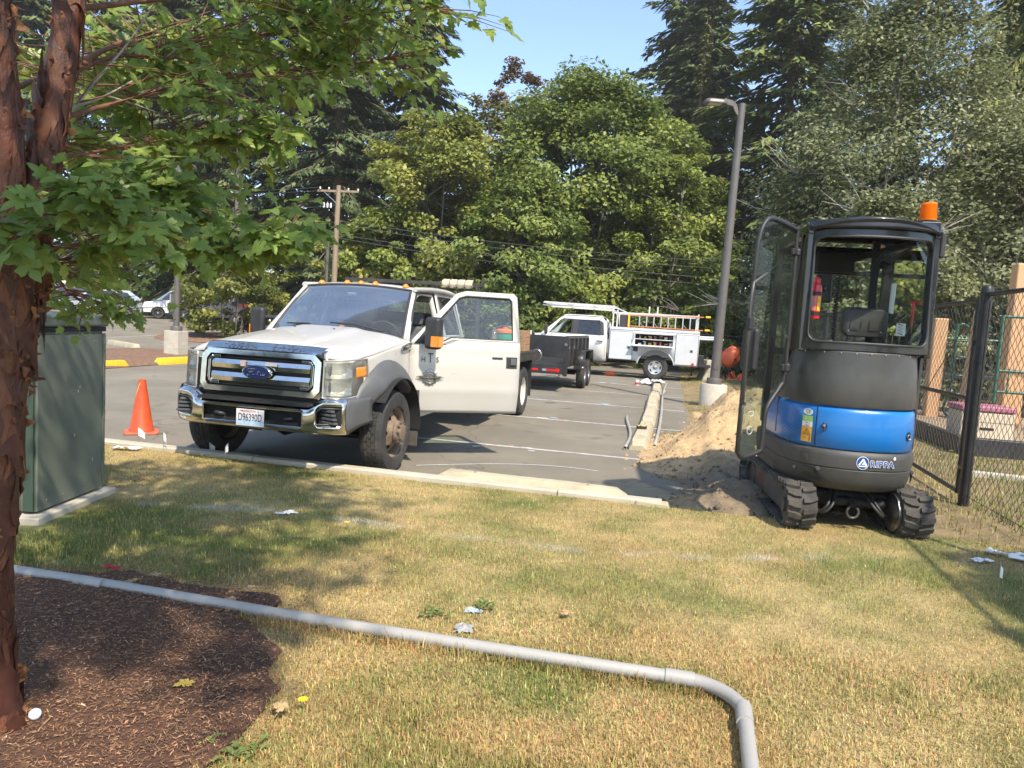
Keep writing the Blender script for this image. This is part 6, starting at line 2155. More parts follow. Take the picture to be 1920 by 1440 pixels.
# ================================================================== SERVICE TRUCK
def service_truck():
 T = empty('service_truck', L(-0.50, 25.25, ASPH), LA + R(180))   # local x forward (towards the lane), y towards the viewer, rear axle at 0
 tagit(T, 'white service body truck with ladder rack parked across the lot by the fence', 'truck')
 SW = mat('service_white', (0.60, 0.59, 0.565), 0.35, var=0.04, vscale=2, dirt=0.12, dcol=(0.45, 0.42, 0.36), dscale=2, coat=0.4)
 SB = mat('service_body_white', (0.55, 0.565, 0.575), 0.4, var=0.06, vscale=3, dirt=0.15, dcol=(0.45, 0.44, 0.4), dscale=2, coat=0.3)
 B = lambda mb, n, m=SW, **k: mb.build(n, m, T, **k)
 Y = 0.98

 def sy(z):
  return Y - 0.03 * ((z - 0.95) / .4) ** 2 if z < 1.30 else Y - .02 - 0.30 * (z - 1.30)
 zb = 1.32
 # cab silhouette side with two window holes
 for s in (1, -1):
  out = [(1.66, .50), (4.02, .50), (4.02, zb - .02), (3.95, zb), (3.28, 1.92), (3.10, 2.0), (2.2, 2.03), (1.86, 1.98), (1.70, 1.80), (1.66, 1.30)]
  w1 = [(3.66, zb + .06), (2.86, zb + .06), (2.86, 1.86), (3.20, 1.86), (3.30, 1.80)]
  w2 = [(2.68, zb + .06), (1.90, zb + .06), (1.88, 1.55), (1.95, 1.86), (2.68, 1.86)]

  def dn(poly):
   o_ = []
   for i in range(len(poly)):
    a, b = poly[i], poly[(i + 1) % len(poly)]
    m = max(1, int(math.hypot(a[0] - b[0], a[1] - b[1]) / .12))
    for k in range(m): o_.append((a[0] + (b[0] - a[0]) * k / m, a[1] + (b[1] - a[1]) * k / m))
   return o_
  mb = MB()
  fill(mb, dn(out), [w1, w2], lambda x, z: (x, s * sy(z), z))
  B(mb, 'cab_side', smooth=25, solid=0.04)
  for w_, g_ in ((w1, SGLASS), (w2, TGLASS)):
   if w_ is w1 and s > 0: continue
   fill(MB(), w_, [], lambda x, z: (x, s * (sy(z) - .012), z)).build('side_window', g_, T, smooth=0, fix=False)
  # dark pillar trim between the windows
  fill(MB(), [(2.90, zb + .05), (2.66, zb + .05), (2.64, 1.87), (2.88, 1.87)], [], lambda x, z: (x, s * (sy(z) + .004), z)).build('pillar_trim', BLACKP, T)
  fill(MB(), [(1.92, zb + .05), (1.76, zb + .05), (1.82, 1.80), (1.93, 1.87)], [], lambda x, z: (x, s * (sy(z) + .004), z)).build('pillar_trim', BLACKP, T)
  for w_ in (w1, w2): MB().tube([(p[0], s * (sy(p[1]) + .002), p[1]) for p in w_], 0.010, 6, closed=True).build('window_seal', BLACKP, T)
  for x in (2.76, 1.70, 3.92): MB().tube([(x, s * (sy(z) + .001), z) for z in np.linspace(.56, zb, 6)], 0.004, 4).build('door_seam', DARK, T)
  for x in (2.95, 1.90): MB().box((x, s * (Y + .012), 1.17), (.22, .03, .04)).build('door_handle', BLACKP, T, bevel=.008)
  B(MB().span(1.7, 4.0, s * .97, s * .86, .44, .51), 'running_board', BLACKP, bevel=.01)
  # tow mirror
  B(MB().box((3.72, s * 1.20, 1.46), (.10, .17, .30)), 'mirror', BLACKP, bevel=.03, seg=3)
  B(MB().tube([(3.72, s * .95, 1.40), (3.72, s * 1.14, 1.42)], .025, 8), 'mirror_arm', BLACKP)
  # front fender with arch
  def fen(u, v):
   x = 4.02 + 1.55 * u
   d = .52 ** 2 - (x - 4.75) ** 2
   zl = max(.50, .42 + math.sqrt(d)) if d > 0 else .50
   zt = 1.30 - .10 * u
   z = zl + (zt - zl) * v
   return (x, s * (sy(z) - .03 * u ** 3), z)
  B(MB().grid(fen, 30, 6, flip=s > 0), 'fender', smooth=50)
  wheel(T, (4.75, s * .86, .41), .41, .25, .225, 'alloy', s)
  wheel(T, (0.0, s * .86, .41), .41, .25, .225, 'alloy', s)
 B(MB().grid(lambda u, v: (4.0 + 1.55 * u, (2 * v - 1) * .95, 1.33 - .10 * u - .05 * abs(2 * v - 1) ** 4 - .08 * max(0, (u - .9) / .1) ** 2), 12, 14), 'hood', smooth=60, solid=.02)
 B(MB().span(5.5, 5.62, -.92, .92, .78, 1.22), 'grille', BLACKP, bevel=.03)
 B(MB().span(5.5, 5.72, -.98, .98, .46, .76), 'front_bumper', CHROME, bevel=.05)
 B(MB().grid(lambda u, v: (3.95 - .68 * u, (2 * v - 1) * (.93 - .16 * u), 1.33 + .62 * u + .02 * math.sin(math.pi * u)), 6, 8), 'windscreen', WGLASS, fix=False)
 B(MB().grid(lambda u, v: (3.28 - 1.44 * u, (2 * v - 1) * .77, 2.05 - .03 * abs(2 * v - 1) ** 2 - .10 * max(0, 1 - u / .12) ** 2 - .06 * max(0, (u - .9) / .1) ** 2), 12, 12), 'roof', smooth=60, solid=.03)
 B(MB().span(1.66, 1.70, -.92, .92, .5, 1.4), 'cab_back')
 B(MB().span(1.7, 4.0, -.9, .9, .5, .58), 'cab_floor', DARK)
 B(MB().box((3.72, 0, 1.22), (.4, 1.7, .3)), 'dashboard', DASHM, bevel=.05)
 for s in (1, -1): seat(T, 2.85, s * .45, .5, m=SEATM)
 seat(T, 2.05, 0, 1.3, 'rear_bench')
 stw = MB()
 M = Matrix.Translation((3.42, .42, 1.30)) @ Matrix.Rotation(R(65), 4, 'Y')
 stw.tube([M @ Vector((.18 * math.cos(t), .18 * math.sin(t), 0)) for t in np.linspace(0, 2 * math.pi, 24, endpoint=False)], .014, 6, closed=True)
 B(stw, 'steering_wheel', BLACKP, smooth=60)
 B(MB().span(-1.55, 5.3, -.42, .42, .50, .66), 'chassis_frame', DARK)
 for s in (1, -1): B(MB().lathe([(.05, -.7), (.05, .7)], 12, 'Y', (0 if s > 0 else 4.75, 0, .41)), 'axle', DARK)
 # ---- service body
 x0, x1, zl, zt = -1.36, 1.58, .52, 1.60
 for s in (1, -1):
  mb = MB()
  arch = [(.62 * math.cos(R(a)), .40 + .62 * math.sin(R(a))) for a in range(12, 169, 12)]
  out = [(x0, zl), (x0, zt), (x1, zt), (x1, zl + .08), (.66, zl + .08)] + arch + [(-.64, zl)]
  hole = [(.72, 1.14), (-.52, 1.14), (-.52, 1.50), (.72, 1.50)]
  fill(mb, out, [hole] if s > 0 else [], lambda x, z: (x, s * 1.02, z))
  bs = B(mb, 'body_side', SB, solid=.03)
  B(MB().span(x0, x1, s * 1.035, s * .62, zt, zt + .09), 'top_shelf', SB, bevel=.01)
  B(MB().span(x0, x1, s * .66, s * .62, .75, zt), 'inner_wall', SB)
  B(MB().tube([(p[0], s * 1.03, p[1]) for p in arch], .022, 6), 'arch_trim', SB, smooth=60)
  # doors: front tall, horizontal (open on the near side), rear tall
  for (a, b, c, d) in ((.80, 1.55, .62, 1.54), (-1.33, -.62, .56, 1.54)):
   MB().span(a - .014, b + .014, s * 1.0205, s * 1.026, c - .014, d + .014).build('door_gap', DARK, T)
   dr = MB().span(a, b, s * 1.024, s * 1.045, c, d).build('locker_door', SB, T, bevel=.008)
   lx = a + .10 if a > 0 else b - .52
   MB().span(lx - .04, lx + .06, s * 1.046, s * 1.052, .98, 1.07).build('paddle_latch', STEEL, dr)
   MB().span(lx - .015, lx + .035, s * 1.053, s * 1.058, .995, 1.055).build('latch_recess', BLACKP, dr)
  if s < 0: B(MB().span(-.52, .72, s * 1.023, s * 1.045, 1.14, 1.52), 'locker_door', SB, bevel=.008)
 # open locker: lowered flap, shelves
 B(MB().beam((-.52, 1.14, 1.105), (.84, 1.14, 1.105), .22, .02), 'locker_flap', SB, bevel=.004)
 B(MB().beam((.80, 1.04, 1.13), (.74, 1.16, 1.47), .03, .02), 'flap_stay', SB)
 B(MB().span(-.52, .72, 1.0, .70, 1.32, 1.345), 'locker_shelf', SB)
 B(MB().span(-.56, .76, .70, .68, 1.10, 1.52), 'locker_back', DARK)
 B(MB().span(-.52, .72, 1.0, .70, 1.128, 1.14), 'locker_floor', SB)
 B(MB().lathe([(.001, .02), (.055, .02), (.06, 0)], 20, 'Y', (.68, 1.036, .99)), 'fuel_cap', BLACKP)
 B(MB().box((.68, 1.04, .99), (.15, .012, .15)), 'fuel_door', BLACKP, bevel=.02)
 B(MB().lathe([(.001, .02), (.045, .018), (.05, 0)], 16, 'Y', (-1.20, 1.046, .60)), 'round_reflector', REDL)
 B(MB().span(x0, x0 + .03, -1.0, 1.0, .60, 1.25), 'tailgate', SB)
 B(MB().span(x0 - .42, x0 - .02, -.98, .98, .52, .60), 'step_bumper', BLACKP, bevel=.01)
 B(MB().span(x0 - .20, x0 - .02, .55, .95, .58, .92), 'hitch_box', BLACKP, bevel=.02)
 # ---- rack
 rk = empty('ladder_rack', (0, 0, 0), 0, T)
 for s in (1, -1):
  MB().beam((-1.30, s * .90, 2.16), (1.55, s * .90, 2.16), .05, .06).build('rack_rail', SW, rk, bevel=.006)
  MB().beam((1.5, s * .88, 2.36), (3.9, s * .86, 2.40), .05, .05).build('rack_rail', SW, rk, bevel=.006)
  MB().beam((1.5, s * .88, 2.26), (3.95, s * .80, 2.30), .04, .04).build('rack_rail', SW, rk, bevel=.006)
  for x in (-1.28, 1.50): MB().beam((x, s * .90, zt + .08), (x, s * .90, 2.40 if x > 0 else 2.24), .05, .05, up=(0, 1, 0)).build('rack_post', SW, rk, bevel=.006)
  MB().beam((1.25, s * .90, zt + .08), (1.32, s * .90, 2.16), .05, .05, up=(0, 1, 0)).build('rack_post', SW, rk, bevel=.006)
  MB().beam((1.05, s * .90, 2.18), (1.5, s * .90, 2.36), .035, .035, up=(0, 1, 0)).build('rack_brace', SW, rk)
 for x in (1.50, 2.3, 3.1, 3.9): MB().beam((x, -.88, 2.38), (x, .88, 2.38), .045, .045).build('rack_bar', SW, rk, bevel=.006)
 for x in (-1.28, 0.1): MB().beam((x, -.90, 2.19), (x, .90, 2.19), .045, .045).build('rack_bar', SW, rk, bevel=.006)
 for x in (.32, .05): MB().beam((x, .90, 2.19), (x, .90, 2.42), .045, .03, up=(0, 1, 0)).build('rack_stop', SW, rk)
 MB().box((1.10, .78, 1.90), (.34, .35, .42)).build('jerry_can', mat('rack_can', (.05, .04, .045), .5), rk, bevel=.03)
 return T

SVC = service_truck()
SVL = L(-0.50, 25.25, ASPH)
SVR = LA + R(180)
svp = lambda x, y, z: SVL + Matrix.Rotation(SVR, 3, 'Z') @ Vector((x, y, z))
# fibreglass ladder clipped to the near rack side
ORL = mat('ladder_orange', (.58, .20, .08), .5, var=.12, vscale=6)
YEL = mat('ladder_yellow', (.80, .52, .03), .5)
ld = empty('extension_ladder', svp(0, 0, 0), SVR)
for z, dz in ((1.745, -.02), (2.10, .06)): MB().beam((.95, .99, z), (-1.45, .99, z + dz), .03, .032).build('side_rail', ORL, ld, bevel=.004)
for k in range(9):
 x = .62 - .235 * k
 MB().beam((x, .975, 1.75), (x, .975, 2.11), .035, .028, up=(0, 1, 0)).build('rung', ALU, ld)
for k in (0, 2, 4, 6): MB().beam((.62 - .235 * k, 1.0, 1.90), (.50 - .235 * k, 1.0, 1.76), .012, .02, up=(0, 1, 0)).build('rung_brace', ALU, ld)
MB().box((.97, .99, 1.92), (.06, .05, .42)).build('end_cap', YEL, ld, bevel=.006)
for z in (1.74, 2.17): MB().box((-1.58, .99, z), (.16, .07, .06)).build('ladder_foot', YEL, ld, bevel=.01)
tagit(ld, 'orange fibreglass extension ladder with aluminium rungs on the white service truck rack', 'ladder')
# pipes sticking out at the tail
for k, (z, y) in enumerate(((1.42, .55), (1.48, .30))):
 o = MB().tube([(-.4, y, z), (-2.15 + .3 * k, y, z + .03)], .045, 12).build('steel_pipe', ALU, None, smooth=60)
 o.matrix_world = Matrix.Translation(svp(0, 0, 0)) @ Matrix.Rotation(SVR, 4, 'Z')
 tagit(o, ['longer bright steel pipe sticking out of the service truck tail', 'shorter bright steel pipe sticking out beside a longer one at the tail'][k], 'pipe')
# tools in the open locker
rng = random.Random(5)
cols = [(.6, .6, .58), (.05, .05, .05), (.45, .05, .05), (.7, .25, .03), (.75, .45, .03), (.3, .3, .3), (.65, .65, .63), (.12, .12, .12)]
for k in range(14):
 x = -.45 + 1.1 * (k % 7) / 6.5
 zz = 1.142 if k < 7 else 1.347
 o = empty('tool', svp(x, .86 + rng.uniform(-.04, .04), zz), SVR + rng.uniform(0, 3))
 m = mat('tool_%d' % (k % 8), cols[k % 8], .5)
 h = rng.uniform(.05, .11)
 MB().box((0, 0, h * .5), (rng.uniform(.06, .12), .05, h)).build('body', m, o, bevel=.012)
 MB().tube([(-.05, 0, h), (.07, 0, h + .02)], .012, 6).build('handle', mat('tool_%d' % ((k + 3) % 8), cols[(k + 3) % 8], .5), o)
 tagit(o, 'small hand tool on the ' + ('lower' if k < 7 else 'upper') + ' shelf of the open truck locker', 'tool', 'tools on the ' + ('lower' if k < 7 else 'upper') + ' locker shelf')

# ================================================================== PARKED CARS FAR OFF
def parked_car(name, a, b, rz, paint, kind, label, cat):
 g = L(a, b)
 T = empty(name, (g.x, g.y, ASPH + float(rise(g.x, g.y)) + .006), LA + rz)
 if kind == 'van':
  ln, w, h = 4.4, .90, 1.85
  side = [(-2.2, .35), (2.15, .35), (2.22, .70), (2.10, .98), (1.45, 1.12), (.75, 1.70), (.45, 1.82), (-1.9, 1.84), (-2.15, 1.70), (-2.2, 1.0)]
  wins = [[(1.22, 1.14), (.35, 1.14), (.35, 1.66), (.68, 1.66)], [(.27, 1.14), (-.85, 1.14), (-.85, 1.66), (.27, 1.66)]]
  ws = ((1.42, 1.12), (.76, 1.70))
 elif kind == 'suv':
  ln, w, h = 4.6, .93, 1.68
  side = [(-2.25, .38), (2.2, .38), (2.28, .70), (2.18, .98), (1.10, 1.08), (.35, 1.58), (0, 1.65), (-1.6, 1.62), (-2.1, 1.25), (-2.28, .95)]
  wins = [[(.86, 1.10), (.05, 1.10), (.05, 1.54), (.28, 1.54)], [(-.03, 1.10), (-.90, 1.10), (-.90, 1.54), (-.03, 1.54)], [(-.98, 1.12), (-1.75, 1.18), (-1.50, 1.50), (-.98, 1.54)]]
  ws = ((1.08, 1.08), (.36, 1.58))
 else:
  ln, w, h = 5.6, .98, 1.90
  side = [(-2.8, .55), (2.7, .55), (2.8, .80), (2.75, 1.12), (1.35, 1.26), (.72, 1.80), (.45, 1.88), (-.65, 1.88), (-.85, 1.30), (-2.8, 1.28)]
  wins = [[(1.15, 1.30), (.30, 1.30), (.30, 1.78), (.66, 1.78)], [(.22, 1.30), (-.66, 1.30), (-.60, 1.78), (.22, 1.78)]]
  ws = ((1.33, 1.26), (.74, 1.80))
 belt = ws[0][1]

 def yy(x, z):
  t = max(0, z - belt)
  return w * (1 - .06 * ((x / (ln / 2)) ** 6)) - .28 * t - .03 * ((z - .75) / .4) ** 2 * (z < belt)
 wheels = (ln * .31, -ln * .31)
 rt = .33 if kind != 'pickup' else .40
 out = []
 for i in range(len(side)):
  p, q = side[i], side[(i + 1) % len(side)]
  if i == 0:
   xs = []
   for wx in sorted(wheels):
    xs += [(wx + (rt + .07) * math.cos(R(t)), rt + (rt + .07) * math.sin(R(t))) for t in range(175, 4, -17)]
   out.append(p)
   out += [x for x in xs if x[1] > p[1] - .02]
   continue
  m = max(1, int(math.hypot(p[0] - q[0], p[1] - q[1]) / .15))
  for k in range(m): out.append((p[0] + (q[0] - p[0]) * k / m, p[1] + (q[1] - p[1]) * k / m))
 for s in (1, -1):
  fill(MB(), out, wins, lambda x, z: (x, s * yy(x, z), z)).build('body_side', paint, T, smooth=30)
  for wi in wins: fill(MB(), wi, [], lambda x, z: (x, s * (yy(x, z) - .01), z)).build('side_window', TGLASS, T, smooth=0, fix=False)
  for wx in wheels: wheel(T, (wx, s * (w - .12), rt), rt, .21, rt * .62, 'black' if kind == 'van' else 'plain', s)
  MB().box((ws[0][0] - .25, s * (w + .08), belt + .08), (.10, .16, .12)).build('mirror', paint, T, bevel=.03)
  MB().box((-ln / 2 + .06, s * (w - .16), belt - .18), (.10, .18, .16)).build('tail_lamp', REDL, T, bevel=.02)
  MB().box((ln / 2 - .14, s * (w - .22), belt - .30), (.18, .30, .13)).build('headlamp', ALU, T, bevel=.03)
  MB().box((.3, s * (yy(.3, belt - .12) + .012), belt - .12), (.16, .02, .025)).build('door_handle', paint, T, bevel=.004)
 skin = [p for p in side]
 n = len(skin)
 for i in range(1, n):
  p, q = skin[i], skin[(i + 1) % n]
  gl = (abs(p[0] - ws[0][0]) < .06 and abs(q[0] - ws[1][0]) < .06)
  MB().add([(p[0], -yy(*p), p[1]), (p[0], yy(*p), p[1]), (q[0], yy(*q), q[1]), (q[0], -yy(*q), q[1])], [(0, 1, 2, 3)]).build('windscreen' if gl else 'body_panel', WGLASS if gl else paint, T, smooth=0, fix=False)
 MB().span(-ln / 2 + .1, ln / 2 - .1, -w + .1, w - .1, .30, .40).build('underbody', DARK, T)
 for s in (1, -1): MB().box((.05, s * .36, .95), (.5, .5, .5)).build('seat', SEATM, T, bevel=.1)
 tagit(T, label, cat)
 return T

PW = mat('car_white', (.72, .72, .71), .3, coat=.5, var=.03)
PD = mat('car_dark', (.035, .035, .045), .25, coat=.6, var=.1)
PS = mat('car_silver', (.42, .44, .47), .3, .5, coat=.5)
PB = mat('car_black', (.018, .018, .018), .3, coat=.5)

def lotof(x, y):
 return (x * LU.x + y * LU.y, x * LV.x + y * LV.y)

def wang(dx, dy):
 return math.atan2(dy, dx) - LA

parked_car('parked_van', *lotof(-20.9, 45.0), wang(-.92, -.40), PW, 'van', 'small white van parked side-on behind the bush and lamp post', 'van')
parked_car('parked_car', *lotof(-18.0, 42.6), wang(.95, .25), PD, 'suv', 'dark car with a red tail light parked in front of the white van', 'car')
parked_car('parked_car', *lotof(-24.6, 42.0), wang(-.8, -.6), PS, 'suv', 'silver car seen through hanging maple leaves beside the white van', 'car')
parked_car('parked_car', *lotof(-28.3, 43.5), wang(-.8, -.6), PD, 'suv', 'dark car farthest from the white van, beyond the silver car', 'car')
pk = parked_car('parked_pickup', *lotof(-15.6, 46.0), wang(.3, .95), PB, 'pickup', 'black pickup glimpsed past the mirror of the white flatbed truck', 'pickup')
text('tailgate_lettering', 'FORD', .26, mat('tailgate_red', (.5, .06, .03), .5), pk, frame((-2.815, 0, 1.05), (0, -1, 0), (0, 0, 1)), .004)
# ================================================================== SITE FURNITURE
# ---- dirt pile
def dirt():
 A = np.linspace(-0.35, 2.65, 110)
 Bv = np.linspace(6.25, 15.0, 200)

 def hgt(a, b):
  h = 0.80 * g2(a, b, 1.08, 10.2, .74, 1.15) + 0.45 * g2(a, b, 1.25, 12.4, .55, 1.2) + .16 * g2(a, b, .95, 8.4, .8, .6) + .17 * g2(a, b, 1.05, 7.3, .65, .50) + .13 * g2(a, b, .30, 9.3, .45, .8) + .10 * g2(a, b, .55, 6.75, .5, .35) + .09 * g2(a, b, 1.7, 6.75, .4, .3)
  n = fbm(a, b, .5, 13, 5)
  h = h * (0.66 + .68 * n) + .13 * (fbm(a, b, .16, 29, 4) - .5) * np.clip(h * 6, 0, 1)
  return h

 def fn(a, b):
  h = hgt(a, b)
  base = ASPH + .0 + .06 * sstep((a - LOT_A1) / .15)
  return lotxyz(a, b, base - .035 + h)

 def attrs(P):
  a = P[:, 0] * LU.x + P[:, 1] * LU.y
  b = P[:, 0] * LV.x + P[:, 1] * LV.y
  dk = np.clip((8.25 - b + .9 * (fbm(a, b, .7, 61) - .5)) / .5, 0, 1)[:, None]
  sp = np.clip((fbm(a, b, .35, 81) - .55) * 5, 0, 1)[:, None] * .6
  sand, soil = np.array((.50, .345, .18)), np.array((.22, .165, .105))  # soil tone: greyer earth, with the excavator's shade put into the colour
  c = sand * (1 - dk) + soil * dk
  c = c * (1 - sp) + np.array((.25, .185, .10)) * sp
  c = c * (.8 + .4 * vnoise(a, b, .05, 3))[:, None]
  return {'col': np.concatenate([c, np.ones((len(c), 1))], 1)}
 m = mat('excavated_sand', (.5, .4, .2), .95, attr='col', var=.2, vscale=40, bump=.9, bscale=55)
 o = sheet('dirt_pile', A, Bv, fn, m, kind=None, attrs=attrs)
 tagit(o, 'long heap of excavated tan sand and greyish soil with painted-in shade between the lot and the excavator', 'dirt pile')
 # clods
 r = np.random.default_rng(8)
 n = 3800
 a, b = r.uniform(-.5, 2.4, n), r.uniform(6.4, 14, n)
 h = hgt(a, b)
 k = (h > .008) & (r.uniform(0, 1, n) < .25 + 1.2 * np.clip(.25 - h, 0, .25))
 a, b, h = a[k], b[k], h[k]
 n = len(a)
 P = lotxyz(a, b, ASPH + .06 * sstep((a - LOT_A1) / .15) - .035 + h)
 s = r.uniform(.008, .03, n) * np.where(r.uniform(0, 1, n) < .10, 2.0, 1)
 octv = np.array([(1, 0, 0), (-1, 0, 0), (0, 1, 0), (0, -1, 0), (0, 0, 1), (0, 0, -1)], float)
 V = P[:, None] + octv[None] * s[:, None, None] * r.uniform(.6, 1.25, (n, 6, 1))
 i = np.arange(n)[:, None] * 6
 tri = np.array([0, 2, 4, 2, 1, 4, 1, 3, 4, 3, 0, 4, 2, 0, 5, 1, 2, 5, 3, 1, 5, 0, 3, 5])
 lo = (i + tri[None]).reshape(-1)
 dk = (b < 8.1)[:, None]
 c = np.where(dk, np.array((.18, .15, .105)), np.array((.44, .31, .17))) * r.uniform(.6, 1.1, n)[:, None]  # near clods darkened alike: greyish soil plus painted shade
 C = np.repeat(np.concatenate([c, np.ones((n, 1))], 1), 6, 0)
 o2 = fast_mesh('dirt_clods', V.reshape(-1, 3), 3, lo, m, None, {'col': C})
 tagit(o2, 'loose clods scattered over the dirt pile', 'clods', kind='stuff')
 # dead grass dragged over the heap
 n = 5200
 a, b = r.uniform(-.1, 2.2, n), r.uniform(6.4, 13.5, n)
 k = r.uniform(0, 1, n) < np.clip((fbm(a, b, .45, 71) - .56) * 6, 0, 1)
 a, b = a[k], b[k]
 P = lotxyz(a, b, ASPH + .06 * sstep((a - LOT_A1) / .15) - .03 + hgt(a, b))
 o3 = blades(P[:, 0], P[:, 1], P[:, 2], np.full(len(a), .05), np.tile(np.array((.24, .19, .08)), (len(a), 1)), 9, wid=.004, lean=1.2)
 tagit(o3, 'torn dead grass mixed into the dirt pile', 'grass', kind='stuff')

dirt()

# ---- transformer cabinet
def cabinet():
 C_ = empty('utility_cabinet', (-3.11, 4.64, 0), 0)
 tagit(C_, 'dull green metal utility cabinet on a concrete pad beside the peeling tree', 'cabinet')
 G = mat('cabinet_green', (.125, .140, .108), .42, var=.10, vscale=3, dirt=.3, dcol=(.17, .18, .145), dscale=2.5, rvar=.08)
 W, D, H = 1.30, .77, 1.29            # runs away to -x, along +y, up
 B = lambda mb, n, m=G, **k: mb.build(n, m, C_, **k)
 B(MB().span(-W - .12, .075, -.08, D + .07, -.12, .045), 'pad', KERBM, bevel=.012)
 B(MB().span(-W, -.006, .01, D, .056, H), 'tank', bevel=.01)
 B(MB().span(-.005, .012, .004, D - .012, .062, H - .05), 'door_panel', bevel=.006)
 B(MB().span(-W + .03, -.12, -.012, .008, .065, H - .06), 'front_panel', bevel=.006)
 B(MB().span(-.075, -.008, -.014, .008, .065, H - .06), 'front_panel', mat('cabinet_green_dark', (.04, .065, .047), .45, var=.1), bevel=.006)
 B(MB().span(-W - .02, .035, -.03, D + .02, H, H + .085), 'lid', bevel=.02)
 B(MB().span(-W, .018, -.008, D, H - .035, H - .002), 'lid_gap', DARK)
 B(MB().span(.012, .020, D - .03, D - .002, .10, H - .05), 'hinge_side_flange', bevel=.003)
 for z in (.30, .62, .75, 1.05, 1.18): B(MB().lathe([(.011, -.03), (.011, .03), (.001, .032)], 10, 'Z', (.018, D - .02, z)), 'hinge_pin', G)
 for k in range(8): B(MB().lathe([(.001, .004), (.009, .003), (.010, 0)], 8, 'X', (.012, .10 + .18 * (k % 4), .12 if k < 4 else H - .11)), 'panel_screw', G)
 # scratches and a paper scrap
 for (y, z, l_) in ((.44, .83, .02), (.46, .86, .012), (.62, .30, .03), (.40, .52, .02)): B(MB().box((.0125, y, z), (.0015, .006, l_)), 'paint_chip', mat('chip_pale', (.5, .52, .48), .7))

cabinet()

# ---- traffic cone
cn = empty('traffic_cone', L(-6.22, 7.45, ASPH), LA + R(38))
cn.scale = (.95, .95, .93)
ORC = mat('cone_orange', (.60, .075, .014), .5, var=.25, vscale=7, dirt=.75, dcol=(.22, .055, .03), dscale=9, bump=.1, bscale=60)
MB().prism(rrect(.40, .40, .05, 3), 0, .028, 'Z').build('base', mat('cone_base', (.48, .13, .07), .7, var=.25, vscale=8, dirt=.4), cn, bevel=.008)
MB().lathe([(.150, .028), (.142, .06), (.136, .07), (.046, .665), (.044, .70), (.036, .702), (.034, .66)], 32).build('body', ORC, cn, smooth=40)
mb = MB()
for (t, z, l_) in ((3.75, .56, .16), (3.95, .60, .13)):
 mb.grid(lambda u, v: ((.137 - .153 * ((z + l_ * (v - .5)) - .07) + .0025) * math.cos(t + .5 * (v - .5) + .16 * (u - .5)), (.137 - .153 * ((z + l_ * (v - .5)) - .07) + .0025) * math.sin(t + .5 * (v - .5) + .16 * (u - .5)), z + l_ * (v - .5)), 2, 8)
mb.build('worn_patch', mat('cone_worn', (.75, .42, .16), .7, var=.3, vscale=30), cn, smooth=60)
tagit(cn, 'scuffed orange traffic cone standing on the asphalt beside the white flatbed truck', 'traffic cone')

# ---- marker flags
def flag(x, y, z, label, rz, h=.20):
 f = empty('marker_flag', (x, y, z), rz)
 MB().tube([(0, 0, -.02), (.006, 0, h * .5), (0, .004, h)], .0016, 5).build('wire', STEEL, f)
 MB().grid(lambda u, v: (.001 + .065 * u, .012 * math.sin(5 * u) * u, h - .085 * v * (1 - .25 * u) - .055 * u), 6, 4).build('flag_sheet', mat('flag_white', (.78, .78, .76), .6, var=.05), f, smooth=60)
 tagit(f, label, 'marker flag', 'white marker flags')

for (a, b, lab, rz) in ((-5.30, 6.30, 'white marker flag on the kerb in front of the traffic cone', .3), (-4.92, 6.20, 'white marker flag on the kerb between the cone and the truck tyre', -.5), (-4.06, 6.02, 'white marker flag in the grass in front of the truck bumper', 2.6),
      (-4.55, 6.42, 'white marker flag lying low under the truck bumper', 1.2), (1.62, 17.6, 'white marker flag behind the dirt pile by the lamp base', .6), (2.10, 4.92, 'white marker flag in the shaded grass by the chain-link fence', .9)):
 g = L(a, b)
 flag(g.x, g.y, (ASPH if b > 6.35 else 0.0), lab, rz)

# ---- grey conduit on the lawn
PVC = mat('grey_conduit', (.32, .31, .29), .5, var=.05, vscale=8, dirt=.15, dcol=(.38, .35, .3), dscale=6)
cd = empty('conduit', (0, 0, 0), 0)
rp = .0285
zc_ = lambda x, y: float(lawn_z(np.array(x), np.array(y))) * .4 + .036
pts = []
for a in np.linspace(-3.9, .17, 34):
 g = L(a, 3.03 + .012 * math.sin(a * 1.7))
 pts.append((g.x, g.y, zc_(g.x, g.y) + .004))
MB().tube(pts, rp, 18).build('straight_pipe', PVC, cd, smooth=60)
bend = []
for t in np.linspace(0, 1, 14):
 an = R(90 - 88 * t)
 g = L(.17 + .215 * math.cos(an), 3.03 - .215 + .215 * math.sin(an))
 bend.append((g.x, g.y, .040))
MB().tube(bend, rp, 18).build('elbow', PVC, cd, smooth=60)
tail_ = []
for t in np.linspace(0, 1, 8):
 g = L(.385 - .05 * t, 2.80 - 1.3 * t)
 tail_.append((g.x, g.y, .040))
MB().tube(tail_, rp, 18).build('straight_pipe', PVC, cd, smooth=60)
for (p, q) in ((L(-2.90, 3.03), L(-2.74, 3.03)), (L(.08, 3.03), L(.20, 3.03)), (L(.385, 2.87), L(.380, 2.74))):
 MB().tube([(p.x, p.y, .041), (q.x, q.y, .041)], [rp + .004, rp + .0045], 18).build('coupling', PVC, cd, smooth=40)
tagit(cd, 'long grey plastic conduit with an elbow lying across the lawn and mulch', 'conduit')
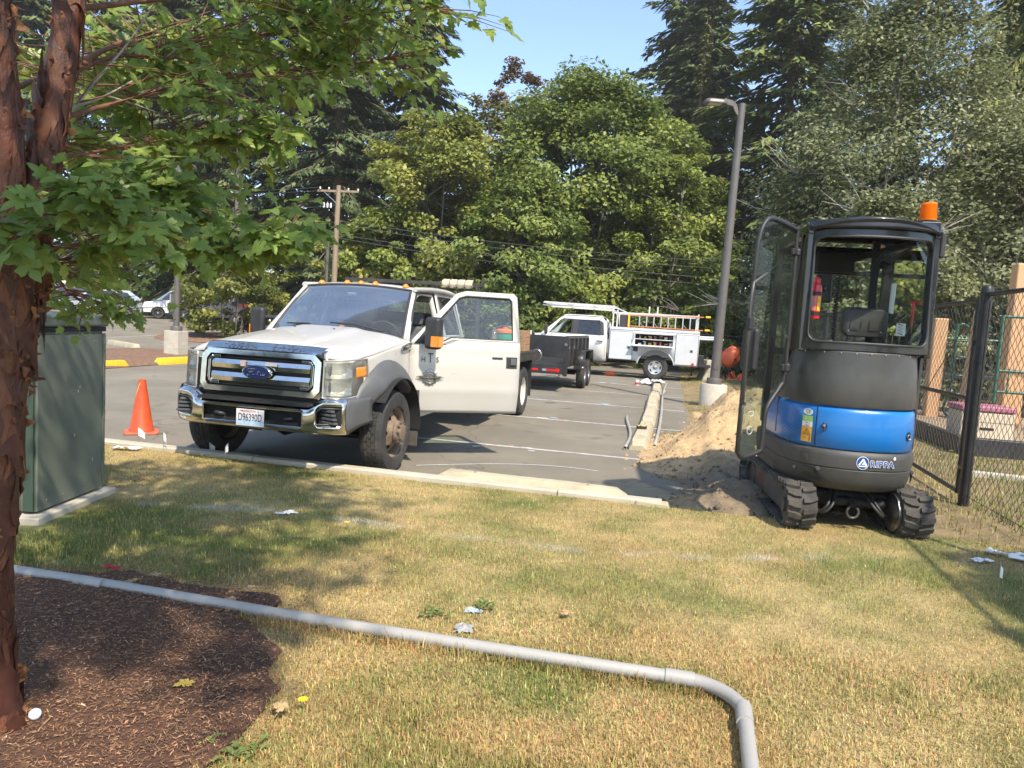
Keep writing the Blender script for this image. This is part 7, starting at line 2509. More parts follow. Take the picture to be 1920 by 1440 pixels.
for k, (p, q, lab) in enumerate((((-.51, 9.6), (-.66, 13.3), 'short bent grey pipe lying on the asphalt beside the wheel stops'), ((-.17, 10.0), (-.04, 23.1), 'long grey pipe lying between the wheel stops and the dirt pile'))):
 mb = MB()
 pp = []
 for t in np.linspace(0, 1, 16):
  g = L(p[0] + (q[0] - p[0]) * t + .05 * math.sin(t * 5 + k), p[1] + (q[1] - p[1]) * t, ASPH + .028 + .02 * math.sin(3 * t) * k)
  pp.append(g)
 mb.tube(pp, .024, 10, cap=False)
 o = mb.build('loose_pipe', mat('loose_pipe_grey', (.40, .39, .36), .5, .2, var=.15, vscale=4), None, smooth=60, solid=.004)
 tagit(o, lab, 'pipe')
g = L(-.09, 20.0)
o = MB().tube([L(-.16, 17.8, ASPH + .03), L(-.10, 19.6, ASPH + .03)], .03, 10).build('loose_pipe', MATS['loose_pipe_grey'], None, smooth=60)
tagit(o, 'short fat pipe offcut beside the wheel stop below the bags', 'pipe')

# ---- tape measure
tp = empty('tape_measure', L(-.35, 10.80, ASPH + .142), LA + R(15))
MB().prism(rrect(.15, .085, .02, 3), 0, .045, 'Z').build('case', BLACKP, tp, bevel=.006)
MB().lathe([(.001, .051), (.034, .051), (.036, .045)], 20, 'Z', (.025, 0, 0)).build('yellow_face', mat('tape_yellow', (.82, .60, .03), .5), tp)
MB().box((-.05, 0, .048), (.035, .06, .006)).build('label', mat('tape_yellow2', (.82, .60, .03), .5), tp)
tagit(tp, 'black and yellow tape measure lying on a concrete wheel stop', 'tape measure')

# ---- crumpled sheets and litter
def crumple(name, x, y, z, sx, sy, sz, m, label, cat, seed, group=None, rz=0.0):
 r = np.random.default_rng(seed)
 nx, ny = 14, 10
 us, vs = np.linspace(-1, 1, nx), np.linspace(-1, 1, ny)
 A, Bm = np.meshgrid(us, vs, indexing='ij')
 H = np.abs(fbm(A.ravel() + seed * 3.1, Bm.ravel(), .7, seed, 4) - .5) * 2.2
 P = np.stack([A.ravel() * sx / 2 * (1 + .15 * r.normal(0, 1, A.size)), Bm.ravel() * sy / 2 * (1 + .15 * r.normal(0, 1, A.size)), .008 + sz * H * (1 - .6 * (np.abs(A.ravel()) ** 3))], -1)
 i = np.arange(nx - 1)[:, None] * ny + np.arange(ny - 1)[None]
 lo = np.stack([i, i + ny, i + ny + 1, i + 1], -1).reshape(-1)
 o = fast_mesh(name, P, 4, lo, m)
 o.location = (x, y, z)
 o.rotation_euler = (0, 0, rz)
 tagit(o, label, cat, group)
 return o

PAP = mat('crumpled_white', (.76, .76, .76), .7, var=.05)
crumple('crumpled_paper', 3.42, 4.98, .01, .16, .06, .03, PAP, 'small flat scrap of white paper on the shaded grass by the fence', 'paper', 3, rz=.2)
crumple('crumpled_paper', 3.66, 5.20, .01, .12, .09, .05, PAP, 'small folded white scrap beside the white work gloves', 'paper', 4, rz=-.5)

def glove(x, y, rz, label):
 gl = empty('work_glove', (x, y, .012), rz)
 m = mat('glove_white', (.74, .74, .73), .8, var=.08, vscale=20, bump=.3, bscale=90)
 mb = MB()
 mb.grid(lambda u, v: (-.10 + .13 * u, (v - .5) * (.07 + .025 * u), .012 + .028 * math.sin(math.pi * v) * (.7 + .3 * math.sin(6 * u))), 8, 8)
 mb.build('palm', m, gl, smooth=60, solid=.012)
 for k, (l_, yy, an) in enumerate(((.075, .036, .10), (.088, .012, .02), (.082, -.012, -.05), (.062, -.034, -.18))):
  MB().tube([(.03, yy, .022), (.03 + l_ * .5 * math.cos(an), yy + l_ * .5 * math.sin(an), .034), (.03 + l_ * math.cos(an), yy + l_ * math.sin(an), .016)], [.013, .012, .008], 8).build('finger', m, gl, smooth=60)
 MB().tube([(-.04, .04, .022), (-.005, .066, .026), (.03, .078, .016)], [.014, .013, .009], 8).build('thumb', m, gl, smooth=60)
 tagit(gl, label, 'glove')

glove(3.78, 5.08, -.35, 'white work glove with fingers spread on the grass by the fence')
glove(3.98, 5.00, 1.9, 'second white work glove lying against the first by the fence')
crumple('crumpled_paper', -1.60, 5.16, .0, .14, .05, .03, PAP, 'thin torn white strip lying on the green lawn patch', 'paper', 5, rz=.4)
crumple('crumpled_paper', -.16, 3.34, .01, .08, .09, .03, mat('wrapper_clear', (.34, .34, .33), .3), 'crumpled clear wrapper in the grass beside the conduit', 'wrapper', 6)
crumple('crumpled_paper', -.13, 3.56, .01, .09, .06, .02, mat('wrapper_blue', (.40, .50, .62), .4), 'small bluish wrapper scrap in the grass beyond the conduit', 'wrapper', 7)
crumple('crumpled_paper', -3.80, 7.03, .02, .26, .10, .05, PAP, 'bunched white sheet on the grass edge in front of the cone', 'paper', 8, rz=.2)
crumple('red_wrapper', -2.13, 3.80, .03, .09, .06, .02, mat('wrapper_red', (.42, .02, .03), .5), 'crushed dark red wrapper on the mulch edge', 'wrapper', 9)
crumple('plastic_bag', L(-.55, 21.9).x, L(-.55, 21.9).y, ASPH + .01, .55, .45, .22, PAP, 'larger white plastic bag slumped on the asphalt beside the wheel stop', 'plastic bag', 10)
crumple('plastic_bag', L(-.30, 21.2).x, L(-.30, 21.2).y, ASPH + .145, .34, .85, .16, mat('bag_grey', (.55, .57, .60), .5), 'pale grey plastic bag draped over the wheel stop', 'plastic bag', 11)
can = empty('paint_can', L(-.92, 21.3, ASPH), 0)
MB().lathe([(.001, 0), (.06, 0), (.06, .16), (.001, .165)], 20).build('can', mat('can_white', (.7, .7, .7), .4), can)
MB().lathe([(.0605, .02), (.0615, .02), (.0615, .09), (.0605, .09)], 20).build('band', mat('can_red', (.5, .04, .05), .4), can)
tagit(can, 'small white paint can with a red band beside the plastic bags', 'paint can')
o = MB().lathe([(.001, 0), (.014, .005), (.02, .018), (.018, .03), (.01, .037), (.001, .039)], 20).build('white_pebble', PAP, None, smooth=60)
o.location = (-1.58, 2.36, .035)
tagit(o, 'round white pebble on the shaded mulch near the trunk', 'pebble')
dr_ = crumple('yellow_leaf', -1.19, 2.64, .035, .06, .05, .02, mat('leaf_yellow', (.36, .26, .05), .7), 'fallen yellow leaf on the dark mulch', 'leaf', 12)
for k, (x, y, rz) in enumerate(((-1.85, 3.72, 0), (-1.92, 3.62, 1), (-1.78, 3.52, 2), (-1.3, 3.62, 1.3), (-1.34, 3.45, .3), (-.78, 2.52, 2.2), (.35, 3.55, .5))):
 crumple('dry_leaf', x, y, .035, .06, .045, .02, mat('leaf_dry', (.40, .27, .13), .8, var=.2, vscale=30), 'small curled dry leaf fallen along the mulch edge', 'leaf', 20 + k, 'dry fallen leaves', rz)
# orange wheel chock under the service truck
ck = empty('wheel_chock', L(-2.0, 24.75, ASPH), LA)
MB().span(-.22, .22, -.10, .10, 0, .04).build('base', mat('chock_dark', (.30, .06, .03), .6), ck, bevel=.006)
MB().prism([(-.17, .04), (.17, .04), (.13, .15), (-.13, .15)], -.08, .08, 'Y').build('body', mat('chock_orange', (.80, .12, .03), .5), ck, bevel=.01)
tagit(ck, 'bright orange wheel chock on the asphalt under the service truck', 'wheel chock')

# ---- dandelions
for k, (x, y, h) in enumerate(((-.71, 2.56, .05), (-1.09, 4.87, .05), (4.75, 7.9, .26), (4.9, 8.05, .30), (5.05, 7.7, .22), (4.95, 8.4, .33), (5.2, 8.2, .28), (5.5, 8.8, .25), (5.6, 8.2, .22), (4.6, 8.6, .30), (6.2, 8.3, .26), (6.4, 8.6, .3))):
 f = empty('yellow_flower', (x, y, 0), k)
 MB().tube([(0, 0, 0), (.004, 0, h * .5), (0, .003, h)], .0022, 5).build('stem', mat('stem_green', (.12, .18, .04), .7), f)
 mb = MB()
 for j in range(12):
  t = 2 * math.pi * j / 12
  mb.add([(0, 0, h), (.017 * math.cos(t - .2), .017 * math.sin(t - .2), h + .006), (.021 * math.cos(t), .021 * math.sin(t), h + .004), (.017 * math.cos(t + .2), .017 * math.sin(t + .2), h + .006)], [(0, 1, 2, 3)])
 mb.build('petals', mat('petal_yellow', (.85, .62, .02), .6), f)
 lab = 'tall yellow weed flower growing behind the chain-link fence' if k > 1 else ['yellow dandelion in the grass near the mulch corner', 'yellow dandelion low in the green lawn patch'][k]
 tagit(f, lab, 'flower', 'yellow flowers behind the fence' if k > 1 else None)

# ---- broad-leaved lawn weeds
WEEDM = mat('weed_leaf', (.13, .18, .045), .6, var=.25, vscale=25, trans=.25)
rng = random.Random(31)
for k, (x, y) in enumerate(((-.98, 2.36), (-.82, 2.28), (-.05, 3.62), (-.32, 3.47))):
 w_ = MB()
 for j in range(16):
  t, l_ = rng.uniform(0, 6.28), rng.uniform(.025, .075)
  c, s_ = math.cos(t), math.sin(t)
  x0, y0 = rng.uniform(-.05, .05), rng.uniform(-.05, .05)
  w2 = l_ * .22
  P_ = [(0, 0, .008), (l_ * .5, w2, .028), (l_, 0, .018), (l_ * .5, -w2, .028), (l_ * .5, 0, .02)]
  w_.add([(x0 + c * p[0] - s_ * p[1], y0 + s_ * p[0] + c * p[1], p[2]) for p in P_], [(0, 4, 1), (1, 4, 2), (2, 4, 3), (3, 4, 0)])
 o = w_.build('lawn_weed', WEEDM, None, smooth=60, fix=False)
 o.location = (x, y, float(lawn_z(np.array(x), np.array(y))) + .006)
 tagit(o, ['leafy green weed on the mulch corner, the one nearer the dandelion', 'smaller leafy green weed just inside the mulch corner', 'green weed in the dry lawn beside the bluish wrapper', 'green weed in the dry lawn just past the conduit and clear wrapper'][k], 'weed')

# ---- lamp posts
def lamp_post(name, a, b, h, base, label, head=True, aim=R(180), rb=.07, rt=.055, detail=True):
 g = L(a, b)
 T = empty(name, (g.x, g.y, ASPH + float(rise(g.x, g.y))), LA)
 PM = mat('bronze_pole', (.125, .112, .098), .45, .3, var=.1, vscale=3, dirt=.2, dcol=(.2, .18, .15), dscale=5)
 zb = 0
 if base == 'round':
  MB().lathe([(.29, -.25), (.29, .50), (.27, .53), (.001, .535)], 40).build('concrete_base', CONC, T, smooth=40)
  zb = .53
 elif base == 'square':
  MB().span(-.23, .23, -.23, .23, -.2, .80).build('concrete_base', CONC, T, bevel=.015)
  for z in (.28, .55): MB().span(-.2315, .2315, -.2315, .2315, z - .003, z + .003).build('form_line', mat('concrete_dark', (.32, .29, .23), .9), T)
  zb = .80
 if base:
  MB().lathe([(.165, zb), (.165, zb + .10), (.155, zb + .13), (.08, zb + .14)], 24).build('base_cover', PM, T, smooth=40)
  MB().box((.0, -rb - .003, zb + .40), (.09, .012, .14)).build('hand_hole', PM, T, bevel=.004)
 MB().tube([(0, 0, zb), (0, 0, h)], [rb, rt], 20).build('pole', PM, T, smooth=40)
 if head:
  hd = empty('lamp_head', (0, 0, h - .02), aim, T)
  hp = smooth_path([(0, 0, -.25), (.10, 0, -.16), (.16, 0, -.03), (.26, 0, .02), (.40, 0, .035)], 5)
  mb = MB()
  for i in range(len(hp) - 1): mb.beam(hp[i], hp[i + 1], .05 + .004 * i, .055, up=(0, 1, 0))
  mb.build('arm', PM, hd, smooth=60)
  mb = MB()
  pr_ = rrect(.50, .27, .11, 5, .58, 0)
  n = len(pr_)
  vs = [(x, y, -.03) for x, y in pr_] + [(x, y, .012) for x, y in pr_] + [(.58 + (x - .58) * .8, y * .75, .055) for x, y in pr_]
  fs = [(i, (i + 1) % n, n + (i + 1) % n, n + i) for i in range(n)] + [(n + i, n + (i + 1) % n, 2 * n + (i + 1) % n, 2 * n + i) for i in range(n)] + [tuple(range(2 * n, 3 * n)), tuple(range(n))]
  mb.add(vs, fs).build('housing', PM, hd, smooth=40)
  MB().span(.46, .72, -.085, .085, -.036, -.031).build('led_panel', mat('led_panel', (.55, .53, .45), .3, var=.3, vscale=60), hd)
 tagit(T, label, 'lamp post')
 return T

lamp_post('lamp_post', .96, 16.35, 6.55, 'round', 'tall bronze lamp post on a round concrete base behind the dirt pile', rb=.105, rt=.075, aim=R(195)).rotation_euler.y = R(.9)
lpl = lamp_post('lamp_post', -14.0, 18.1, 5.6, 'square', 'bronze lamp post on a square concrete base in the mulch island', rb=.085, rt=.07, aim=R(100))
MB().span(-.16, -.13, -.10, .10, 1.35, 1.85).build('notice_plate', ALU, lpl)
lamp_post('lamp_post', *lotof(-27.6, 54), 6.0, None, 'thin lamp post standing behind the parked white van', rb=.09, rt=.07)
lamp_post('lamp_post', *lotof(-8.55, 32.2), 4.6, None, 'short dark lamp post beside the wooden utility pole', rb=.09, rt=.08, aim=R(150))
lamp_post('lamp_post', *lotof(8.1, 28.8), 3.9, None, 'plain grey post behind the service truck tail', head=False, rb=.13, rt=.11)

# ---- utility pole and wires
UPX, UPY = -8.05, 31.4
up_z = float(rise(UPX, UPY)) + ASPH
T = empty('utility_pole', (UPX, UPY, up_z), 0)
T.scale = (.84, .84, .84)
PW_ = mat('pole_wood', (.25, .185, .125), .85, var=.25, vscale=5, aniso=(1, 1, .15), bump=.3, bscale=40)
MB().tube([(0, 0, -.3), (.05, 0, 4), (.10, 0, 8.3)], [.16, .14, .115], 14).build('pole', PW_, T, smooth=60)
MB().beam((-1.0, .1, 8.0), (1.15, -.1, 8.02), .10, .11).build('crossarm', PW_, T, bevel=.01)
MB().beam((-.65, .06, 7.95), (.08, 0, 7.35), .04, .03).build('crossarm_brace', STEEL, T)
for x in (-.9, -.45, .55, 1.05): MB().lathe([(.02, 0), (.05, .03), (.035, .06), (.055, .09), (.03, .13), (.001, .14)], 12, 'Z', (x + .05, 0, 8.06)).build('insulator', mat('porcelain', (.62, .62, .60), .3), T)
for x in (-.25, -.42, -.60): MB().lathe([(.001, -.12), (.05, -.11), (.055, .08), (.02, .14), (.001, .15)], 12, 'Z', (x, -.1, 7.25)).build('cutout', mat('porcelain2', (.60, .60, .60), .4), T, smooth=40)
hp = smooth_path([(0, 0, 5.5), (-.5, -.1, 6.05), (-1.0, -.15, 6.25)], 6)
MB().tube(hp, .03, 8).build('lamp_arm', ALU, T, smooth=60)
MB().box((-1.15, -.17, 6.24), (.50, .20, .11)).build('street_lamp', mat('porcelain3', (.62, .63, .62), .4), T, bevel=.05, seg=3)
tagit(T, 'weathered wooden utility pole with crossarm and street lamp behind the flatbed truck', 'utility pole')
WIRE = mat('wire_grey', (.07, .07, .07), .6)

def wire(p, q, sag, label, r_=.012):
 p, q = Vector(p), Vector(q)
 pts = [p.lerp(q, t) - Vector((0, 0, sag * 4 * t * (1 - t))) for t in np.linspace(0, 1, 22)]
 o = MB().tube(pts, r_, 5).build('overhead_wire', WIRE, None, smooth=60)
 tagit(o, label, 'wire', 'overhead wires')

for k, (z0, z1, s_) in enumerate(((5.5, 4.45, .30), (5.35, 4.2, .35), (4.9, 3.75, .25), (4.75, 3.5, .3))):
 wire((UPX + .1, UPY, up_z + z0), (11.5, 28.6 + k * .15, z1), s_, 'sagging overhead wire running across the maples from the utility pole, ' + ('topmost of four', 'second from the top', 'third from the top', 'lowest of four')[k], .011)
for k, (dx, z) in enumerate(((-.75, 6.85), (.5, 6.85), (-.1, 6.1))):
 wire((UPX + dx, UPY, up_z + z), (-26, 38 + k, z + .4), .3, 'overhead wire leading from the utility pole towards the parked cars, ' + ('outer end of the crossarm', 'inner end of the crossarm', 'lowest of the three')[k], .011)

# ---- cement mixer and concrete block by the fence
mx = empty('cement_mixer', L(2.05, 26.4, ASPH), LA + R(20))
ORM = mat('mixer_orange', (.72, .13, .045), .5, var=.1, vscale=3, dirt=.2, dcol=(.45, .3, .2), dscale=5)
M = Matrix.Translation((0, 0, .88)) @ Matrix.Rotation(R(28), 4, 'Y')
dm = MB().lathe([(.001, -.36), (.20, -.36), (.33, -.16), (.335, .02), (.19, .34), (.20, .36)], 28)
dm.v = [tuple(M @ Vector(p)) for p in dm.v]
dm.build('drum', ORM, mx, smooth=35)
for s in (1, -1):
 MB().tube([(-.30, s * .36, 0.05), (0, s * .38, .82), (.30, s * .36, .05)], .022, 8).build('stand_leg', BLACKP, mx)
 w_ = MB().lathe([(.001, -.03), (.10, -.035), (.15, -.03), (.16, 0), (.15, .03), (.10, .035), (.001, .03)], 24, 'Y', (.28, s * .42, .16))
 w_.build('wheel', ORM, mx, smooth=40)
MB().tube([(0, -.38, .82), (0, .38, .82)], .025, 8).build('yoke', BLACKP, mx)
MB().box((-.02, .46, .62), (.22, .16, .28)).build('motor_box', mat('mixer_motor', (.62, .58, .50), .5), mx, bevel=.02)
tagit(mx, 'orange cement mixer standing by the far fence behind the lamp post', 'cement mixer')
cb = empty('concrete_barrier', L(1.25, 25.3, ASPH), LA + R(10))
MB().prism([(-.30, 0), (.30, 0), (.22, .25), (.14, .75), (-.14, .75), (-.22, .25)], -.45, .45, 'Y').build('block', CONC, cb, bevel=.02)
MB().tube([(-.05, -.1, .74), (-.05, -.1, .82), (-.05, .1, .82), (-.05, .1, .74)], .01, 6).build('lifting_loop', STEEL, cb)
tagit(cb, 'weathered concrete barrier block behind the service truck tail', 'concrete block')
# ================================================================== CHAIN-LINK FENCE AND PLAY AREA
FBK = mat('fence_black', (.014, .014, .015), .45, var=.2, vscale=6, dirt=.25, dcol=(.07, .065, .055), dscale=6)
FH = 2.04
FA = 2.88

def link_mesh(parent, b0, b1, pitch, fn, z0=.03, z1=FH, r_=.0027):
 """woven diamonds: mirrored zig-zag wires; fn(b, off, z) -> point"""
 nz = int((z1 - z0) / (pitch / 1.0))
 nz += nz % 2
 n = int((b1 - b0) / pitch)
 dz = (z1 - z0) / nz
 mb = MB()
 vs, fs = [], []
 for k in range(n):
  base = len(vs)
  for j in range(nz + 1):
   side = (j + k) % 2
   b = b0 + pitch * (k + (.04 if side else .96) + (.5 if False else 0))
   off = .004 * (1 if side else -1)
   # cross point between neighbours
   p = Vector(fn(b0 + pitch * (k + (1.04 if side else -.04)), off, z0 + dz * j))
   vs += [p + Vector((r_, 0, r_ * .3)), p + Vector((-r_ * .6, r_, 0)), p + Vector((-r_ * .6, -r_, 0))]
   if j:
    q, p_ = base + 3 * j, base + 3 * (j - 1)
    for i in range(3): fs.append((p_ + i, p_ + (i + 1) % 3, q + (i + 1) % 3, q + i))
 me = mb.add(vs, fs).build('chain_link', FBK, parent, smooth=60, fix=False)
 me['kind'] = 'stuff'
 return me

def fence():
 F = empty('chain_link_fence', L(FA, 0, 0), LA)
 tagit(F, 'black chain-link fence with round posts beside the excavator and play area', 'fence')

 def post(b, r_=.030, h=FH + .03, name='post', a=0.0, cap=True):
  p = MB().tube([(a, b, -.1), (a, b, h)], r_, 16).build(name, FBK, F, smooth=40)
  if cap: MB().lathe([(r_ * 1.18, h - .02), (r_ * 1.18, h + .01), (r_ * .85, h + .045), (.001, h + .06)], 16, 'Z', (a, b, 0)).build('post_cap', FBK, p, smooth=40)
  for z in (.25, .8, 1.4, 1.85): MB().lathe([(r_ + .001, z - .012), (r_ + .005, z - .012), (r_ + .005, z + .012), (r_ + .001, z + .012)], 16, 'Z', (a, b, 0)).build('tension_band', FBK, p)
  return p
 post(7.66, .047)
 for b in (5.15, 2.6): post(b, .030)
 MB().tube([(0, 2.4, FH), (0, 7.64, FH)], .022, 12).build('top_rail', FBK, F, smooth=60)
 MB().tube([(0, 2.4, .10), (0, 7.64, .10)], .003, 6).build('bottom_wire', FBK, F)
 MB().box((0, 7.575, 1.0), (.006, .018, 1.95)).build('tension_bar', FBK, F)
 f0 = lambda b, off, z: (off, b, z)
 link_mesh(F, 2.4, 7.60, .052, f0)
 # further run beyond the gate
 for b in (10.55, 12.6, 15.0, 17.8, 20.6, 23.4, 26.2): post(b, .047 if b < 11 else .032, a=.02)
 MB().tube([(.02, 10.55, FH), (.02, 26.2, FH)], .022, 12).build('top_rail', FBK, F, smooth=60)
 link_mesh(F, 10.6, 16.0, .060, lambda b, off, z: (.02 + off, b, z))
 link_mesh(F, 16.0, 26.1, .11, lambda b, off, z: (.02 + off, b, z), r_=.003)
 # far return towards the lot
 for a in (-.9, -2.1, -3.2): MB().tube([(a, 27.3, -.1), (a, 27.3, 1.55)], .032, 12).build('post', FBK, F)
 MB().tube([(.02, 27.3, 1.5), (-3.3, 27.3, 1.5)], .022, 10).build('top_rail', FBK, F)
 link_mesh(F, -3.2, 0, .11, lambda b, off, z: (b, 27.3 + off, z), z1=1.5, r_=.003)
 return F

fence()
# gate leaf, hung on the big post
G = empty('chain_link_gate', L(FA, 7.80, 0), LA + R(-2))
tagit(G, 'black chain-link gate with mid rail hung beside the thick fence post', 'gate')
for b in (.03, 2.62): MB().tube([(0, b, .08), (0, b, FH - .02)], .024, 14).build('stile', FBK, G, smooth=40)
for z in (.10, 1.03, FH - .05): MB().tube([(0, .03, z), (0, 2.62, z)], .022, 12).build('rail', FBK, G, smooth=40)
MB().tube([(0, .06, 1.95), (0, 2.58, .16)], .005, 6).build('brace_rod', FBK, G)
for z in (.35, 1.62): MB().box((0, -.03, z), (.05, .14, .04)).build('hinge', FBK, G, bevel=.008)
link_mesh(G, .05, 2.60, .052, lambda b, off, z: (off, b, z), z0=.10, z1=FH - .05)

# ---- play area
PLM = mat('wood_chips', (.34, .245, .15), .95, var=.4, vscale=16, dirt=.5, dcol=(.18, .12, .07), dscale=5, bump=1.0, bscale=45)
sheet('play_surface', np.linspace(4.3, 24, 20), np.linspace(11.6, 34, 24), lambda a, b: lotxyz(a, b, .035 + .02 * fbm(a, b, .8, 4)), PLM)
PLB = mat('play_border_black', (.02, .02, .021), .5, dirt=.3, dcol=(.08, .075, .06), dscale=4)
pb = empty('play_border', L(4.2, 11.4, 0), LA)
for k in range(7): MB().span(.04 + 1.25 * k, 1.25 + 1.25 * k, -.06, .06, -.05, .26).build('border_section', PLB, pb, bevel=.02)
for k in range(8): MB().span(-.06, .06, .08 + 1.25 * k, 1.28 + 1.25 * k, -.05, .26).build('border_section', PLB, pb, bevel=.02)
tagit(pb, 'low black plastic border around the play area wood chips', 'border')
kb = MB().span(-.08, 9, -.07, .07, -.05, .05).build('play_kerb', CONC, None, bevel=.01)
kb.matrix_world = Matrix.Translation(L(3.6, 9.6, .0)) @ Matrix.Rotation(LA + R(-6), 4, 'Z')
tagit(kb, 'thin pale concrete edging strip in the grass behind the fence', 'edging')
TAN = mat('play_tan', (.58, .34, .17), .5, var=.08, vscale=2, dirt=.15, dcol=(.4, .25, .13), dscale=3)
GRNP = mat('play_green', (.02, .105, .065), .35, coat=.3)

def tanpost(a, b, w, d, h, label, rz=0.0, tilt=0.0):
 o = empty('play_post', L(a, b, 0), LA + rz)
 o.rotation_euler = (0, tilt, LA + rz)
 MB().span(-w / 2, w / 2, -d / 2, d / 2, -.1, h).build('post', TAN, o, bevel=.03, seg=3)
 for z in np.arange(.5, h - .1, .42): MB().lathe([(.001, .008), (.018, .006), (.02, 0)], 10, 'Y', (0, -d / 2 - .006, z)).build('bolt', STEEL, o)
 tagit(o, label, 'play post', 'tan play structure posts')

tanpost(5.55, 17.0, .27, .27, 2.15, 'shorter tan play structure post beside a green ladder')
tanpost(6.62, 16.0, .36, .30, 3.25, 'tall thick tan play structure post joined to green bars')
tanpost(5.02, 13.9, .10, .24, 2.25, 'thin tan play structure board seen edge-on behind the gate', tilt=R(3))
lad = empty('play_ladder', L(5.95, 17.1, 0), LA)
for s in (-.02, .42): MB().tube(smooth_path([(s, 0, .05), (s - .10, 0, .25), (s, 0, .7), (s, 0, 1.85), (s + .08, 0, 2.05), (s + .22, 0, 2.0)], 5), .028, 10).build('ladder_rail', GRNP, lad, smooth=60)
for z in (.55, .95, 1.35, 1.7): MB().tube([(-.02, 0, z), (.42, 0, z)], .02, 8).build('rung', GRNP, lad, smooth=60)
tagit(lad, 'green tubular climbing ladder beside the shorter tan post', 'ladder')
brs = empty('play_bars', L(6.75, 15.3, 0), LA)
for z in (.75, 1.15, 2.18): MB().tube([(-.75, 0, z), (2.6, -.3, z)], .028, 10).build('bar', GRNP, brs, smooth=60)
for x in (-.7, -.1, 1.4, 2.5): MB().tube([(x, -.05, .05), (x, -.05, 2.2)], .028, 10).build('upright', GRNP, brs, smooth=60)
for k in range(7): MB().tube([(-.5 + k * .4, -.05, .75), (-.5 + k * .4, -.05, 1.15)], .015, 8).build('spindle', GRNP, brs, smooth=60)
tagit(brs, 'green horizontal play bars in front of the tall tan post', 'play bars')
dk = empty('play_platform', L(6.1, 18.4, 0), LA)
MB().span(-.9, 3.2, -.5, .9, .85, .95).build('deck', PLB, dk, bevel=.01)
for x in (-.8, 3.1): MB().span(x - .06, x + .06, -.4, -.28, 0, .85).build('leg', PLB, dk)
for k in range(9): MB().tube([(-.8 + k * .45, -.45, .95), (-.8 + k * .45, -.45, 1.75)], .018, 8).build('baluster', GRNP, dk)
MB().tube([(-.85, -.45, 1.75), (3.1, -.45, 1.75)], .025, 8).build('hand_rail', GRNP, dk)
tagit(dk, 'dark raised play platform with a railing behind the tan posts', 'play platform')
bxo = empty('storage_box', L(4.95, 12.9, .04), LA)
BXM = mat('box_cream', (.55, .46, .33), .6, var=.1, vscale=4)
MB().span(-.38, .38, -.3, .3, 0, .50).build('box_body', BXM, bxo, bevel=.02)
MB().span(-.40, .40, -.32, .32, .505, .60).build('lid', mat('box_pink', (.36, .13, .17), .6, var=.1, vscale=5), bxo, bevel=.03)
MB().span(-.10, .10, -.306, -.299, .22, .26).build('hand_slot', DARK, bxo)
MB().span(-.37, .37, -.304, -.299, .34, .345).build('seam', DARK, bxo)
tagit(bxo, 'cream storage box with a pink lid inside the play area', 'storage box')
# ================================================================== TREES
BARKG = mat('bark_grey', (.15, .13, .11), .9, var=.35, vscale=4, aniso=(3, 3, .6), bump=.6, bscale=14)
BARKF = mat('bark_fir', (.16, .105, .075), .9, var=.35, vscale=4, aniso=(3, 3, .5), bump=.7, bscale=12)
BARKW = mat('bark_pale', (.36, .33, .27), .85, var=.25, vscale=6, aniso=(2, 2, .6), bump=.4, bscale=20)
LEAFM = mat('leaf_cloud', (.1, .15, .04), .5, attr='col', trans=.36, spec=.4)
NEEDLEM = mat('needle_cloud', (.05, .08, .03), .7, attr='col', trans=.12, spec=.25)

def diamonds(P, N, T, ln, wd, col, fold=.25):
 """leaf diamonds: centre P, normal N, axis T"""
 S = np.cross(N, T)
 S /= np.linalg.norm(S, axis=1, keepdims=True) + 1e-9
 ln, wd = ln[:, None] / 2, wd[:, None] / 2
 up = N * wd * fold
 V = np.stack([P - T * ln, P + S * wd + up - T * ln * .15, P + T * ln, P - S * wd + up - T * ln * .15], 1)
 n = len(P)
 lo = np.arange(n * 4)
 C = np.repeat(np.concatenate([col, np.ones((n, 1))], 1), 4, 0)
 return V.reshape(-1, 3), lo, C

def unit(v):
 return v / (np.linalg.norm(v, axis=1, keepdims=True) + 1e-9)

